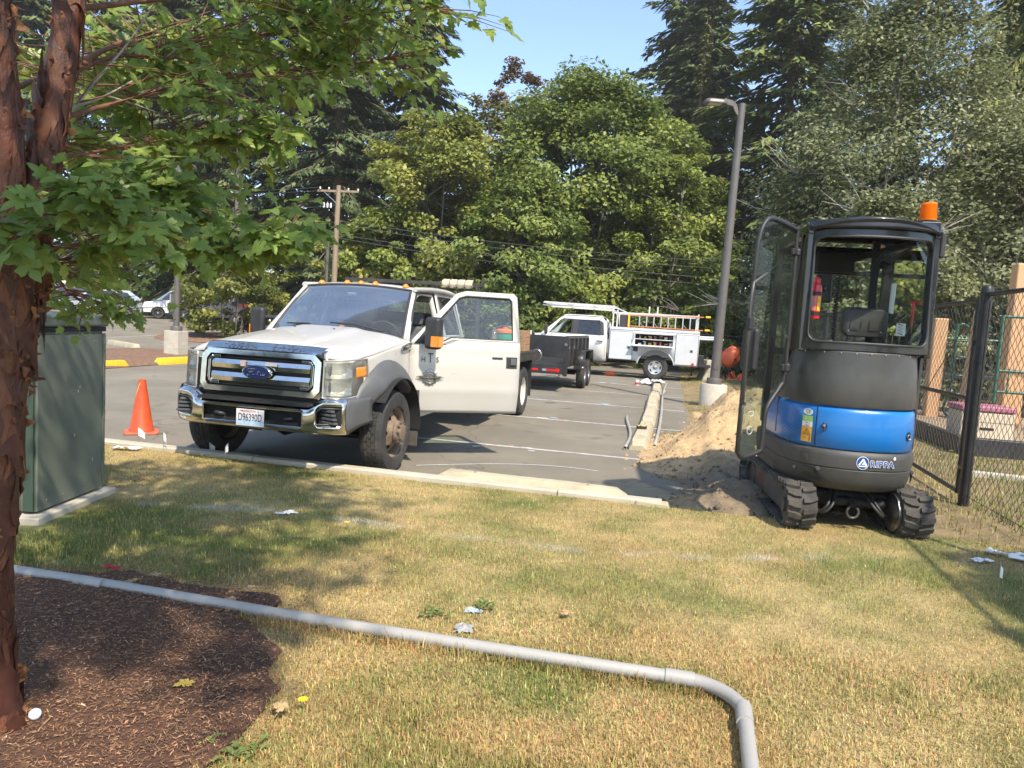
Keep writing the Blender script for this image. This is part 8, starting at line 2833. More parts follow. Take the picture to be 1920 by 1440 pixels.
def broad_crown(seed, H, Rx, z0, n_cl, n_lf, size, cols, prof, cl_r=.16, flat=.65, droop=.25, ry=1.0):
 """returns (verts, loops, colours, clump centres)"""
 r = np.random.default_rng(seed)
 t = r.uniform(0, 1, n_cl) ** .85
 th = r.uniform(0, 2 * np.pi, n_cl)
 rad = Rx * np.interp(t, *prof) * r.uniform(0.12, 1, n_cl) ** .42 * r.uniform(.8, 1.12, n_cl)
 C = np.stack([rad * np.cos(th), rad * np.sin(th) * ry, z0 + (H - z0) * t], -1)
 C[:, 2] += (fbm(C[:, 0], C[:, 1], Rx * .6, seed) - .5) * (H - z0) * .12
 cr = Rx * cl_r * r.uniform(.6, 1.45, n_cl)
 w = cr ** 2
 idx = r.choice(n_cl, n_lf, p=w / w.sum())
 d = unit(r.normal(0, 1, (n_lf, 3))) * (r.uniform(0, 1, n_lf) ** .45)[:, None]
 P = C[idx] + d * cr[idx][:, None] * np.array((1.15, 1.15, flat))
 out = unit(P - np.array((0, 0, z0 + (H - z0) * .4)))
 N = unit(out * .55 + np.array((0, 0, .75)) + d * .35 + r.normal(0, .45, (n_lf, 3)))
 T = unit(np.cross(N, r.normal(0, 1, (n_lf, 3))) + np.array((0, 0, -droop)))
 ln = size * r.uniform(.6, 1.35, n_lf)
 k = r.uniform(0, 1, n_lf)
 kc = r.uniform(0, 1, n_cl)[idx]
 a, b, c_ = (np.array(q) for q in cols)
 mixv = np.clip(.55 * kc + .45 * k, 0, 1)[:, None]
 col = np.where(mixv < .6, a * (1 - mixv / .6) + b * mixv / .6, b * (1 - (mixv - .6) / .4) + c_ * (mixv - .6) / .4)
 col = col * (r.uniform(.72, 1.28, n_lf) * (.8 + .4 * kc))[:, None]
 V, lo, CC = diamonds(P, N, T, ln, ln * .62, np.clip(col, .004, .6))
 return V, lo, CC, C

def limb_mesh(seed, H, z0, C, r0, stems=1, spread=.3, n_limb=34, bark=None, bare=0, bare_len=1.6):
 r = random.Random(seed)
 mb = MB()
 stem = []
 for s_ in range(stems):
  a = 2 * math.pi * s_ / stems + r.random()
  top = Vector((math.cos(a) * spread * H * .5 * (stems > 1), math.sin(a) * spread * H * .5 * (stems > 1), H * .82))
  b = Vector((math.cos(a) * .3 * (stems > 1), math.sin(a) * .3 * (stems > 1), -.3))
  pts = [b.lerp(top, t) + Vector((math.sin(t * 4 + a) * .02 * H, math.cos(t * 5 + a) * .02 * H, 0)) * t for t in np.linspace(0, 1, 9)]
  rr = [r0 / (stems ** .5) * (1 - .86 * t) for t in np.linspace(0, 1, 9)]
  mb.tube(pts, rr, 8)
  stem.append(pts)
 idx = list(range(len(C)))
 r.shuffle(idx)
 for i in idx[:n_limb]:
  c = Vector(C[i])
  st = stem[r.randrange(stems)]
  best = min(st, key=lambda p: abs(p.z - (c.z - .35 * math.hypot(c.x - p.x, c.y - p.y) - .05 * H)))
  m = best.lerp(c, .5) + Vector((0, 0, .10 * (c - best).length * (1 if r.random() < .6 else -.3)))
  pts = smooth_path([best, m, c], 4)
  rr = [r0 * .26 * (1 - .85 * k / (len(pts) - 1)) for k in range(len(pts))]
  mb.tube(pts, rr, 5)
 for k in range(bare):
  c = Vector(C[idx[k % len(idx)]])
  d = Vector((c.x, c.y, 0))
  d = (d.normalized() if d.length > .1 else Vector((1, 0, 0))) + Vector((r.uniform(-.6, .6), r.uniform(-.6, .6), r.uniform(-.1, .8)))
  d.normalize()
  p = c.copy()
  for f in range(r.randrange(3, 7)):
   e = p + (d + Vector((r.uniform(-.5, .5), r.uniform(-.5, .5), r.uniform(-.35, .45)))) * bare_len * r.uniform(.4, 1)
   m = p.lerp(e, .5) + Vector((0, 0, r.uniform(-.2, .2)))
   mb.tube([p, m, e], [.022, .014, .005], 4)
   if r.random() < .6: mb.tube([m, m + (e - m) * .7 + Vector((r.uniform(-.4, .4), r.uniform(-.4, .4), r.uniform(-.2, .4)))], [.010, .003], 4)
 return mb

VINE = ((0, .15, .5, .8, 1), (.72, .95, 1.0, .78, .30))
ROUND = ((0, .25, .6, .85, 1), (.55, .95, 1.0, .7, .2))
ALDER = ((0, .2, .45, .75, 1), (.95, 1.0, .9, .6, .22))

def broad_tree(name, x, y, label, H, Rx, z0, n_cl, n_lf, size, cols, prof=VINE, seed=1, r0=.22, stems=3, bark=None, n_limb=30, group=None, bare=0, cat='tree', **kw):
 z = ASPH + float(rise(x, y)) - .08
 T = empty(name, (x, y, z), 0)
 V, lo, CC, C = broad_crown(seed, H, Rx, z0, n_cl, n_lf, size, cols, prof, **kw)
 limb_mesh(seed, H, z0, C, r0, stems, n_limb=n_limb, bare=bare).build('trunk', bark or BARKG, T, smooth=60, fix=False)
 fast_mesh('crown', V, 4, lo, LEAFM, T, {'col': CC})
 tagit(T, label, cat, group)
 return T

MAP = ((0.106, 0.155, 0.029), (0.196, 0.246, 0.049), (0.319, 0.319, 0.076))
MAPY = ((0.138, 0.171, 0.033), (0.253, 0.275, 0.055), (0.385, 0.341, 0.086))
MAPD = ((0.088, 0.136, 0.028), (0.165, 0.218, 0.047), (0.266, 0.283, 0.071))
BROWN = ((.11, .075, .035), (.19, .115, .055), (.24, .165, .075))
ALD = ((0.121, 0.144, 0.06), (0.213, 0.23, 0.103), (0.333, 0.333, 0.172))
BUSH = ((.06, .085, .016), (.17, .185, .034), (.31, .29, .06))
gm = 'maples behind the parked trucks'
broad_tree('vine_maple', 3.2, 38, 'tallest broad green maple behind the trailer and service truck', 14.3, 6.2, 1.4, 320, 85000, .24, MAP, seed=11, stems=4, r0=.30, group=gm)
broad_tree('vine_maple', -4.2, 36.5, 'yellowish green maple sloping down beside the utility pole', 11.6, 4.4, .8, 200, 48000, .225, MAPY, seed=12, stems=4, group=gm)
broad_tree('vine_maple', -6.3, 35.0, 'lowest bright green maple next to the utility pole', 6.8, 3.0, .2, 110, 22000, .21, MAP, seed=13, stems=4, r0=.16, group=gm)
broad_tree('vine_maple', .2, 33.8, 'dark green lower maple between the tallest maple and the flatbed truck', 8.0, 3.8, .1, 140, 28000, .215, MAPD, seed=14, stems=4, r0=.18, group=gm)
broad_tree('vine_maple', 7.0, 35.2, 'mid height green maple behind the service truck ladder rack', 9.6, 3.6, .3, 140, 27000, .215, MAP, seed=15, stems=4, r0=.2, group=gm, bare=3)
broad_tree('vine_maple', 7.6, 41, 'tall green maple shoulder next to the young pale fir', 13.0, 4.0, 1, 140, 24000, .24, MAP, seed=16, stems=3, group=gm)
broad_tree('vine_maple', -2.0, 40, 'green maple with browning top leaves behind the yellowish maple', 13.6, 3.2, 3, 100, 12000, .26, ((.08, .10, .022), (.16, .15, .04), (.25, .18, .07)), seed=17, stems=3, group=gm)
broad_tree('bare_topped_tree', -.7, 46, 'reddish brown thinly leaved tree top against the sky', 17.6, 3.0, 5, 90, 9000, .25, BROWN, prof=ROUND, seed=18, stems=2, group=None)
# understorey along the edge of the wood
ug = 'shrubs along the edge of the wood'
for k, (x, y, H, Rx, cols, lab) in enumerate(((-3.6, 31.8, 3.4, 2.0, MAP, 'leafy green shrub right behind the flatbed truck cab'), (-.3, 31.5, 3.0, 2.0, MAPD, 'dark leafy shrub behind the headboard straps'), (2.6, 31.2, 3.2, 2.1, MAP, 'green shrub behind the dump trailer'),
            (5.4, 30.8, 2.6, 1.8, MAPD, 'dark shrub behind the service truck cab'), (7.6, 30.2, 2.9, 1.7, MAPY, 'yellow green shrub behind the orange ladder'), (9.4, 29.6, 2.4, 1.5, MAPY, 'low yellow green shrub behind the cement mixer'),
            (-8.6, 41, 5.6, 2.2, MAPY, 'pale green sapling left standing behind the wooden utility pole'), (-12.0, 43, 5.0, 2.4, MAPY, 'pale green shrub beyond the lamp post and utility pole'), (-22, 52, 5.4, 3.0, MAPY, 'yellow green bush behind the parked white van'),
            (-28, 52, 6.0, 3.4, MAPY, 'yellow green bush behind the silver parked car'), (-17, 51, 5.2, 2.8, MAP, 'green bush behind the parked dark car'), (-35, 54, 6.4, 3.6, MAPY, 'large yellow green bush at the end of the parked cars'))):
 broad_tree('shrub', x, y, lab, H, Rx, .1, 46, 4600, .17 if y < 40 else .24, cols, prof=ROUND, seed=30 + k, stems=4, r0=.07, n_limb=16, group=ug, cat='shrub', bare=2 if k in (3, 4) else 0)
broad_tree('island_bush', -12.5, 31.6, 'dense rounded bush on the mulch island beside the lamp post base', 4.0, 2.5, .15, 100, 14500, .165, BUSH, prof=((0, .2, .5, .8, 1), (.62, .95, 1, .75, .25)), seed=50, stems=5, r0=.09, n_limb=26, cat='bush')
# grey-green alders on the play area side
ag = 'grey green alders behind the play area'
broad_tree('alder', 12.6, 24.6, 'tall grey green tree with bare twigs towering over the excavator', 12.9, 5.2, .5, 330, 74000, .14, ALD, prof=ALDER, seed=61, stems=4, r0=.20, bark=BARKW, n_limb=60, group=ag, bare=14, cl_r=.17)
broad_tree('alder', 10.6, 27.0, 'grey green tree right behind the lamp post', 7.2, 3.0, .2, 140, 30000, .135, ALD, prof=ALDER, seed=62, stems=4, r0=.12, bark=BARKW, n_limb=36, group=ag, bare=4)
broad_tree('alder', 14.4, 21.0, 'grey green tree behind the tan play posts', 7.6, 4.1, .2, 180, 38000, .135, ALD, prof=ALDER, seed=63, stems=4, r0=.14, bark=BARKW, n_limb=40, group=ag, bare=6)
broad_tree('alder', 10.2, 20.4, 'lower grey green tree seen through the excavator cab', 5.8, 2.8, .1, 120, 26000, .13, ALD, prof=ALDER, seed=64, stems=4, r0=.1, bark=BARKW, n_limb=30, group=ag, bare=5)
broad_tree('alder', 17.6, 25.5, 'grey green tree in front of the drooping cedar', 10.5, 3.8, .3, 140, 26000, .15, ALD, prof=ALDER, seed=65, stems=3, r0=.14, bark=BARKW, n_limb=30, group=ag, bare=5)

# ---- conifers
def conifer_mesh(seed, H, Rx, n_br, n_sp, size, cols, droop=.25, z0=.08, hang=.2, narrow=.30, power=.8):
 r = np.random.default_rng(seed)
 mb = MB()
 mb.tube([(0, 0, -.4), (.02 * H * .2, 0, H * .3), (0, .01 * H, H * .7), (0, 0, H)], [H * .016, H * .012, H * .006, .02], 10)
 Ps, Ns, Ts, Ls, Cs = [], [], [], [], []
 a, b, c_ = (np.array(q) for q in cols)
 t = np.sort(r.uniform(0, 1, n_br) ** .9)
 for i in range(n_br):
  z = H * (z0 + (1 - z0) * t[i])
  ln = Rx * (1.03 - t[i]) ** power * r.uniform(.55, 1.12) * (.55 + .45 * min(1, t[i] * 6 + .35))
  th = i * 2.399 + r.normal(0, .35)
  d = np.array((math.cos(th), math.sin(th), 0))
  el = .35 * t[i] - .10 + r.normal(0, .08)
  u = np.linspace(0, 1, 6)
  line = np.array((0, 0, z)) + d * (ln * u)[:, None] + np.array((0, 0, 1.0)) * (ln * (el * u - droop * u ** 2))[:, None]
  mb.tube([Vector(p) for p in line], [max(.012, ln * .016 * (1 - .85 * k)) for k in u], 4, cap=False)
  m = max(6, int(n_sp * (ln / Rx)))
  uu = r.uniform(.12, 1, m) ** .75
  base = np.array((0, 0, z)) + d * (ln * uu)[:, None] + np.array((0, 0, 1.0)) * (ln * (el * uu - droop * uu ** 2))[:, None]
  side = r.choice((-1, 1), m) * r.uniform(.2, 1, m)
  sd = np.array((-d[1], d[0], 0))
  wdt = ln * .34 * (1.08 - uu) + .10
  P = base + sd * (side * wdt)[:, None] + np.array((0, 0, -1.0)) * (r.uniform(0, 1, m) * hang + np.abs(side) * wdt * .25)[:, None]
  T = unit(d * .8 + sd * side[:, None] * .8 + np.array((0, 0, -1.0)) * (.25 + hang * 1.6) + r.normal(0, .22, (m, 3)))
  N = unit(np.array((0, 0, 1.0)) + r.normal(0, .35, (m, 3)) + d * .3)
  Ps.append(P), Ns.append(N), Ts.append(T)
  Ls.append(size * r.uniform(.6, 1.4, m))
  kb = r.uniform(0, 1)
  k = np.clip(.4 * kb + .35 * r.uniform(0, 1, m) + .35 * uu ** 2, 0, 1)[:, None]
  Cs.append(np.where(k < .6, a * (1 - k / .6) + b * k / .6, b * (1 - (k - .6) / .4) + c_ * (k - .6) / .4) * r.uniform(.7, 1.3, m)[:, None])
 P, N, T, Ln, C = (np.concatenate(q) for q in (Ps, Ns, Ts, Ls, Cs))
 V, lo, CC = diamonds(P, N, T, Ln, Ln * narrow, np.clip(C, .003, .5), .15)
 tr = mb.build('conifer_trunk', BARKF, None, smooth=60, fix=False)
 tm = tr.data
 bpy.data.objects.remove(tr)
 cr = fast_mesh('conifer_crown', V, 4, lo, NEEDLEM, None, {'col': CC})
 cm = cr.data
 bpy.data.objects.remove(cr)
 return tm, cm

FIRD = ((0.034, 0.055, 0.023), (0.085, 0.118, 0.045), (0.166, 0.196, 0.074))
FIRM = ((0.047, 0.072, 0.023), (0.124, 0.163, 0.049), (0.224, 0.242, 0.072))
FIRY = ((.06, .08, .02), (.13, .145, .038), (.20, .19, .055))
CEDC = ((.035, .055, .012), (.11, .13, .025), (.24, .23, .05))
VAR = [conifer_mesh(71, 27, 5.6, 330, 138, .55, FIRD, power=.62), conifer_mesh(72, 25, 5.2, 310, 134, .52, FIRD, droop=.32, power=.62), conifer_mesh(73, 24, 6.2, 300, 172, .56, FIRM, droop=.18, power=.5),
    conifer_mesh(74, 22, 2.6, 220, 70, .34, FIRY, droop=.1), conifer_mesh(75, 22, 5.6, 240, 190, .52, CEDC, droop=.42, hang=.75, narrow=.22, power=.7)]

def conifer(v, x, y, s, rz, label, group='dark firs of the wood', zs=1.0, w=1.0):
 T = empty('fir_tree', (x, y, ASPH + float(rise(x, y)) - .1), rz)
 T.scale = (s * w, s * w, s * zs)
 link('trunk', VAR[v][0], T)
 link('crown', VAR[v][1], T)
 tagit(T, label, 'tree', group)

conifer(0, -7.4, 47.5, 1.0, .3, 'dark fir standing right behind the yellowish maple')
conifer(1, -11.6, 45.5, 1.0, 1.2, 'dark fir directly behind the wooden utility pole')
conifer(0, -15.6, 49, 1.08, 2.4, 'dark fir beyond the pale sapling and utility pole')
conifer(1, -19.5, 47.5, 1.05, 3.6, 'dark fir with a bare lower trunk behind the hanging maple leaves')
conifer(0, -24.5, 52, 1.1, 4.5, 'dark fir above the parked dark car, seen through maple leaves')
conifer(1, -30.5, 53.5, 1.1, 5.5, 'dark fir above the parked white van, seen through maple leaves')
conifer(0, -37.5, 55, 1.12, .9, 'dark fir above the silver car, seen through maple leaves')
conifer(1, -45, 57, 1.1, 1.9, 'dark fir farthest along the row of parked cars')
conifer(0, -33, 66, 1.15, 3.1, 'fir set deep behind the parked cars')
conifer(1, -14, 60, 1.15, 1.5, 'fir set deep between the two firs behind the utility pole')
conifer(0, 13.0, 62, 1.30, .6, 'huge dark fir rising past the young pale fir', w=1.2)
conifer(3, 11.2, 48, 1.0, .0, 'slim young pale fir between the maples and the lamp post')
conifer(2, 15.6, 43.5, 1.08, 1.1, 'broad green fir directly behind the lamp post head', w=1.25)
conifer(0, 12.4, 52, .98, 5.0, 'dark fir between the pale fir and the broad fir', w=1.2)
conifer(1, 19.5, 50, .78, 1.4, 'dark fir beside the broad fir towards the alders', w=1.2)
conifer(1, 23.0, 58, .80, 2.2, 'small bluish fir in the gap between the broad fir and the alders')
conifer(1, 9.6, 40.5, .42, 2.9, 'short dark fir tucked behind the lamp post and maples')
conifer(0, 17.5, 35, .62, 4.0, 'dark fir half hidden behind the tall alder')
conifer(4, 21.0, 30.0, 1.0, .4, 'drooping golden green cedar at the edge of the play area', group=None)
conifer(4, 25.5, 33.5, 1.05, 2.6, 'second drooping cedar behind the first one', group=None)
conifer(2, 30, 45, 1.1, 2.0, 'green fir deep behind the cedars')
conifer(2, 4.5, 48, .56, 2.0, 'fir hidden deep behind the tallest maple')
conifer(1, .6, 47, .46, 1.0, 'short fir hidden behind the brown topped tree')
conifer(2, 8.8, 46, .50, 3.0, 'fir filling the gap between the tallest maple and the pale fir')
conifer(2, 13.2, 32, .40, 3.6, 'short fir hidden behind the tall alder')
conifer(2, -5.5, 43, .42, .6, 'short fir between the yellowish maple and the wood')
# trunk snags standing clear of the foliage
for k, (x, y, h, lab) in enumerate(((-17.9, 45.5, 13, 'pale bare fir trunk standing behind the hanging maple leaves'), (-12.9, 44, 6.5, 'reddish bare trunk behind the wooden utility pole'))):
 o = MB().tube([(0, 0, -.2), (.1, 0, h * .5), (.05, .1, h)], [.26, .22, .16], 12).build('fir_snag', BARKF if k else BARKG, None, smooth=60)
 o.location = (x, y, float(rise(x, y)))
 tagit(o, lab, 'tree trunk')
# ================================================================== PAPERBARK MAPLE AT THE LAWN
def maple_leaf(seed, cupping=.12):
 """one lobed, toothed leaf blade, unit long, stem end at origin, pointing +x; returns verts, tris"""
 r = random.Random(seed)
 half = [(0.0, .0), (-.04, .07), (.02, .20), (-.02, .33), (.10, .34), (.16, .42), (.26, .33), (.30, .22), (.40, .24), (.43, .33), (.55, .29), (.64, .30), (.66, .20), (.62, .12), (.74, .13), (.86, .09), (1.0, .0)]
 half = [(x + r.uniform(-.012, .012), y * r.uniform(.92, 1.08)) for x, y in half[:-1]] + [half[-1]]
 vs, fs = [], []
 mid = [(x, 0) for x in (0.0, .12, .26, .40, .55, .70, .85, 1.0)]
 def z(x, y): return -cupping * (x - .35) ** 2 * 1.3 + .22 * abs(y) + .02 * math.sin(9 * x + seed) - .25 * abs(y) ** 2
 for s in (1, -1):
  base = len(vs)
  vs += [(x, 0, z(x, 0)) for x, y in mid] + [(x, s * y, z(x, y)) for x, y in half]
  nm = len(mid)
  hm = len(half)
  # fan strip between midrib and edge
  i = j = 0
  while i < nm - 1 or j < hm - 1:
   adv = j < hm - 1 and (i == nm - 1 or half[j + 1][0] <= mid[i + 1][0] + .05)
   if adv:
    f = (base + i, base + nm + j, base + nm + j + 1)
    j += 1
   else:
    f = (base + i, base + nm + j, base + i + 1)
    i += 1
   fs.append(f if s < 0 else f[::-1])
 return np.array(vs), np.array(fs)

def paperbark():
 T = empty('paperbark_maple', (-1.69, 2.33, 0), 0)
 O = Vector((-1.69 + .035, 2.33, 0))
 tagit(T, 'multi-stemmed maple with peeling red brown bark and lobed green leaves beside the cabinet', 'tree')
 PB_ = mat('peeling_bark', (.072, .020, .010), .55, var=.8, vscale=9, aniso=(1.3, 1.3, .5), dirt=.8, dcol=(.21, .082, .030), dscale=5, bump=1.0, bscale=18, rvar=.15)
 stems = {
  'trunk': ([(-1.691, 2.33, -.05), (-1.70, 2.335, .15), (-1.701, 2.34, .323), (-1.701, 2.35, .599), (-1.686, 2.36, .873), (-1.671, 2.37, 1.144), (-1.657, 2.38, 1.377), (-1.645, 2.385, 1.56), (-1.64, 2.40, 1.66)], [.135, .092, .075, .069, .069, .076, .087, .092, .075]),
  'stem': ([(-1.66, 2.37, 1.45), (-1.645, 2.36, 1.76), (-1.635, 2.34, 2.01), (-1.63, 2.3, 2.244), (-1.61, 2.25, 2.507), (-1.55, 2.15, 2.9), (-1.4, 2.0, 3.4)], [.068, .054, .050, .047, .044, .038, .028]),
 }
 stem2 = ([(-1.63, 2.40, 1.45), (-1.61, 2.45, 1.775), (-1.60, 2.5, 2.034), (-1.585, 2.55, 2.318), (-1.56, 2.6, 2.643), (-1.48, 2.7, 3.129), (-1.3, 2.8, 3.7)], [.070, .056, .050, .048, .044, .038, .028])
 stem3 = ([(-1.68, 2.36, 1.55), (-1.74, 2.3, 2.076), (-1.80, 2.2, 2.503), (-1.95, 2.1, 3.1)], [.05, .042, .036, .026])
 surf = []
 rng = random.Random(77)
 for nm, (p, rr) in list(stems.items()) + [('stem', stem2), ('stem', stem3)]:
  pts = smooth_path([Vector(q) - O for q in p], 6)
  rs = np.interp(np.linspace(0, 1, len(pts)), np.linspace(0, 1, len(rr)), rr)
  mb = MB().tube(pts, list(rs), 22)
  # knobbly outline
  for i, v in enumerate(mb.v):
   k = i // 22
   if k >= len(pts): continue
   c = pts[k]
   d = Vector(v) - c
   a = math.atan2(d.y, d.x)
   f = 1 + .12 * (float(vnoise(np.array(a * .6), np.array(c.z), .35, 5)) - .5) * 2 + .10 * (float(vnoise(np.array(a * 2.0), np.array(c.z * 2), .25, 15)) - .5) + .04 * math.sin(a * 3 + c.z * 5)
   mb.v[i] = tuple(c + d * f)
  mb.build(nm, PB_, T, smooth=50, fix=False)
  surf.append((pts, rs))
 # peeling flakes
 FL = [mat('bark_flake_a', (.17, .062, .032), .6, var=.25, vscale=20, trans=.25), mat('bark_flake_b', (.09, .030, .018), .6, var=.25, vscale=20, trans=.2), mat('bark_flake_c', (.28, .125, .05), .6, var=.25, vscale=20, trans=.3)]
 protos = []
 for k in range(9):
  w, h, cu = rng.uniform(.015, .045), rng.uniform(.025, .085), rng.uniform(1.2, 5.0)
  mb = MB()
  def fn(u, v):
   a = cu * u
   R_ = w / cu
   q = .55 + .45 * math.sin(v * 7 + k * 2.1) * math.sin(v * 3.1 + k)
   return (R_ * math.sin(a * q) + .002 * math.sin(v * 9), (v - .5) * h * (1 - .45 * u), R_ * (1 - math.cos(a * q)) + .001 + .004 * math.sin(5 * v + k))
  me_o = mb.grid(fn, 7, 8).build('bark_flake', FL[k % 3], None, smooth=60, fix=False)
  protos.append(me_o.data)
  bpy.data.objects.remove(me_o)
 for k in range(295):
  pts, rs = surf[rng.choice((0, 0, 0, 1, 2, 2))]
  i = rng.randrange(len(pts) - 1)
  if pts is surf[0][0] and rng.random() < .5: i = min(len(pts) - 2, int(len(pts) * rng.uniform(.62, .98)))
  c, rad = pts[i].lerp(pts[i + 1], rng.random()), rs[i]
  a = rng.uniform(-2.6, 1.2)
  n = Vector((math.cos(a), math.sin(a), 0))
  t = Vector((-n.y, n.x, 0)) * rng.choice((-1, 1))
  ax = (t + Vector((0, 0, 1)) * rng.uniform(-.35, .35)).normalized()
  M = frame(c + n * (rad * 1.0), ax, n.cross(ax))
  o = bpy.data.objects.new('bark_flake', protos[rng.randrange(9)])
  COL.objects.link(o)
  o.parent = T
  z = M.to_3x3().col[2]
  if z.dot(n) < 0: M = frame(c + n * (rad * 1.0), ax, -n.cross(ax))
  o.matrix_local = M @ Matrix.Scale(rng.uniform(.6, 1.7), 4)
 # thin bark plates hugging the stems, edges lifting
 plates = []
 for rad0 in (.075, .05):
  for k in range(7):
   w, h = rng.uniform(.5, 1.2), rng.uniform(.10, .30)
   ph = rng.uniform(0, 6)
   def fp(u, v):
    e = min(u, 1 - u, v, 1 - v)
    rr = rad0 + .001 + .004 * max(0, 1 - e * 7) * (1 if (u + v) > .9 else .15)
    a = w * (u - .5) * (1 + .25 * math.sin(7 * v + ph))
    return (rr * math.cos(a) - rad0, rr * math.sin(a), (v - .5) * h * (1 + .3 * math.sin(5 * u + ph)))
   o = MB().grid(fp, 8, 8).build('bark_plate', [PB_, FL[1], PB_, FL[1], FL[0], PB_, PB_][k], None, smooth=60, fix=False)
   plates.append(o.data)
   bpy.data.objects.remove(o)
 for k in range(120):
  si = rng.choice((0, 0, 0, 1, 2))
  pts, rs = surf[si]
  i = rng.randrange(len(pts) - 1)
  a = rng.uniform(-2.8, 1.4)
  n = Vector((math.cos(a), math.sin(a), 0))
  o = bpy.data.objects.new('bark_plate', plates[rng.randrange(7) + (0 if si == 0 else 7)])
  COL.objects.link(o)
  o.parent = T
  o.matrix_local = Matrix.Translation(pts[i].lerp(pts[i + 1], rng.random()) + n * rs[i] * 1.03) @ Matrix.Rotation(a, 4, 'Z')
 # branches
 BR = {
  'low': ([(-1.622, 2.4, 1.60), (-1.467, 2.5, 1.691), (-1.233, 2.55, 1.738), (-1.026, 2.6, 1.70), (-.90, 2.64, 1.753), (-.80, 2.68, 1.815)], .011, 72),
  'lowcluster': ([(-1.604, 2.4, 1.646), (-1.704, 2.7, 1.61), (-1.95, 3.1, 1.60), (-2.12, 3.45, 1.52), (-2.12, 3.7, 1.42)], .010, 80),
  'g1': ([(-1.65, 2.45, 1.80), (-1.638, 2.5, 1.933), (-1.625, 2.6, 2.096), (-1.629, 2.8, 2.307), (-1.617, 3.0, 2.52), (-1.59, 3.2, 2.795)], .013, 0),
  'g2': ([(-1.64, 2.45, 1.88), (-1.62, 2.5, 1.99), (-1.649, 2.7, 2.179), (-1.634, 2.9, 2.298), (-1.557, 3.1, 2.474), (-1.494, 3.3, 2.684)], .011, 0),
  'g3': ([(-1.634, 2.9, 2.298), (-1.577, 3.1, 2.309), (-1.509, 3.3, 2.30), (-1.419, 3.5, 2.247)], .007, 6),
  'r1': ([(-1.60, 2.55, 2.245), (-1.682, 3.0, 2.474), (-1.609, 3.5, 2.73), (-1.344, 3.8, 2.90), (-.922, 3.8, 3.01), (-.43, 3.7, 3.04)], .017, 110),
  'r2': ([(-1.60, 2.5, 2.088), (-1.614, 3.0, 2.309), (-1.453, 3.5, 2.568), (-1.084, 3.8, 2.741), (-.648, 3.8, 2.82)], .015, 95),
  'r3': ([(-1.60, 2.5, 1.962), (-1.655, 3.0, 2.115), (-1.46, 3.3, 2.245), (-1.157, 3.4, 2.287)], .011, 55),
  'mid': ([(-1.622, 2.4, 1.732), (-1.487, 2.5, 1.844), (-1.337, 2.6, 1.908), (-1.189, 2.7, 1.857)], .009, 70),
  'near': ([(-1.60, 2.35, 1.60), (-1.45, 2.25, 1.70), (-1.31, 2.2, 1.765), (-1.15, 2.2, 1.742)], .009, 36),
  'left': ([(-1.658, 2.35, 1.60), (-1.617, 2.2, 1.69), (-1.46, 2.06, 1.661), (-1.34, 2.0, 1.655)], .007, 14),
  'f1': ([(-1.6, 2.6, 2.3), (-1.8, 3.4, 2.7), (-1.9, 4.0, 2.95), (-1.8, 4.4, 3.0)], .016, 80),
  'f2': ([(-1.6, 2.6, 2.5), (-1.4, 3.6, 3.0), (-1.1, 4.1, 3.1), (-.9, 4.4, 3.15)], .016, 80),
  'f3': ([(-1.7, 2.5, 2.2), (-2.1, 3.3, 2.5), (-2.4, 3.9, 2.7), (-2.6, 4.3, 2.75)], .015, 70),
  'f4': ([(-1.7, 2.5, 2.0), (-2.0, 3.1, 2.15), (-2.1, 3.7, 2.2), (-1.9, 4.3, 2.15)], .012, 55),
  'f5': ([(-1.6, 2.6, 2.6), (-1.1, 3.4, 3.2), (-.8, 3.6, 3.3), (-.62, 3.8, 3.3)], .015, 46),
  'u1': ([(-1.5, 2.2, 2.9), (-1.0, 2.0, 3.3), (-.4, 1.9, 3.6), (.3, 1.9, 3.7)], .02, 62), 'u2': ([(-1.5, 2.6, 3.0), (-.9, 2.6, 3.4), (-.3, 2.7, 3.7), (.4, 2.8, 3.75)], .02, 85),
  'u3': ([(-1.5, 2.1, 3.0), (-1.2, 1.4, 3.3), (-.8, .8, 3.5), (-.4, .3, 3.6)], .02, 95), 'u4': ([(-1.4, 2.4, 3.4), (-.7, 1.6, 3.8), (-.1, 1.1, 4.0), (.3, .8, 4.1)], .02, 70),
  'u5': ([(-1.6, 2.7, 3.1), (-1.9, 1.9, 3.5), (-2.2, 1.2, 3.6), (-2.4, .7, 3.7)], .02, 60), 'u6': ([(-1.5, 2.8, 3.2), (-2.2, 3.2, 3.6), (-2.9, 3.5, 3.8), (-3.3, 3.7, 3.8)], .02, 60),
  'u7': ([(-1.4, 2.8, 3.4), (-1.2, 3.4, 3.9), (-1.0, 3.6, 4.0), (-.8, 3.7, 4.1)], .02, 70), 'u8': ([(-1.4, 2.3, 3.5), (-1.0, 2.2, 4.1), (-.6, 2.2, 4.5), (-.2, 2.3, 4.7)], .02, 70),
  'u10': ([(-1.2, 1.6, 3.2), (-.6, 1.0, 3.5), (-.1, .65, 3.6), (.25, .5, 3.65)], .02, 110), 'u11': ([(-1.3, 1.5, 3.2), (-1.1, .9, 3.5), (-1.0, .4, 3.6), (-.9, 0, 3.7)], .02, 70),
  'u9': ([(-1.5, 2.2, 3.2), (-1.3, 1.5, 3.0), (-1.0, 1.0, 2.95), (-.7, .7, 3.0)], .02, 14),
 }
 GB = mat('lichen_bark', (.30, .27, .22), .85, var=.3, vscale=14, bump=.4, bscale=60)
 RB = mat('young_bark', (.15, .065, .035), .7, var=.3, vscale=14)
 r = np.random.default_rng(55)
 rn = random.Random(8)
 LP, LX, LN, LS = [], [], [], []
 tw = MB()
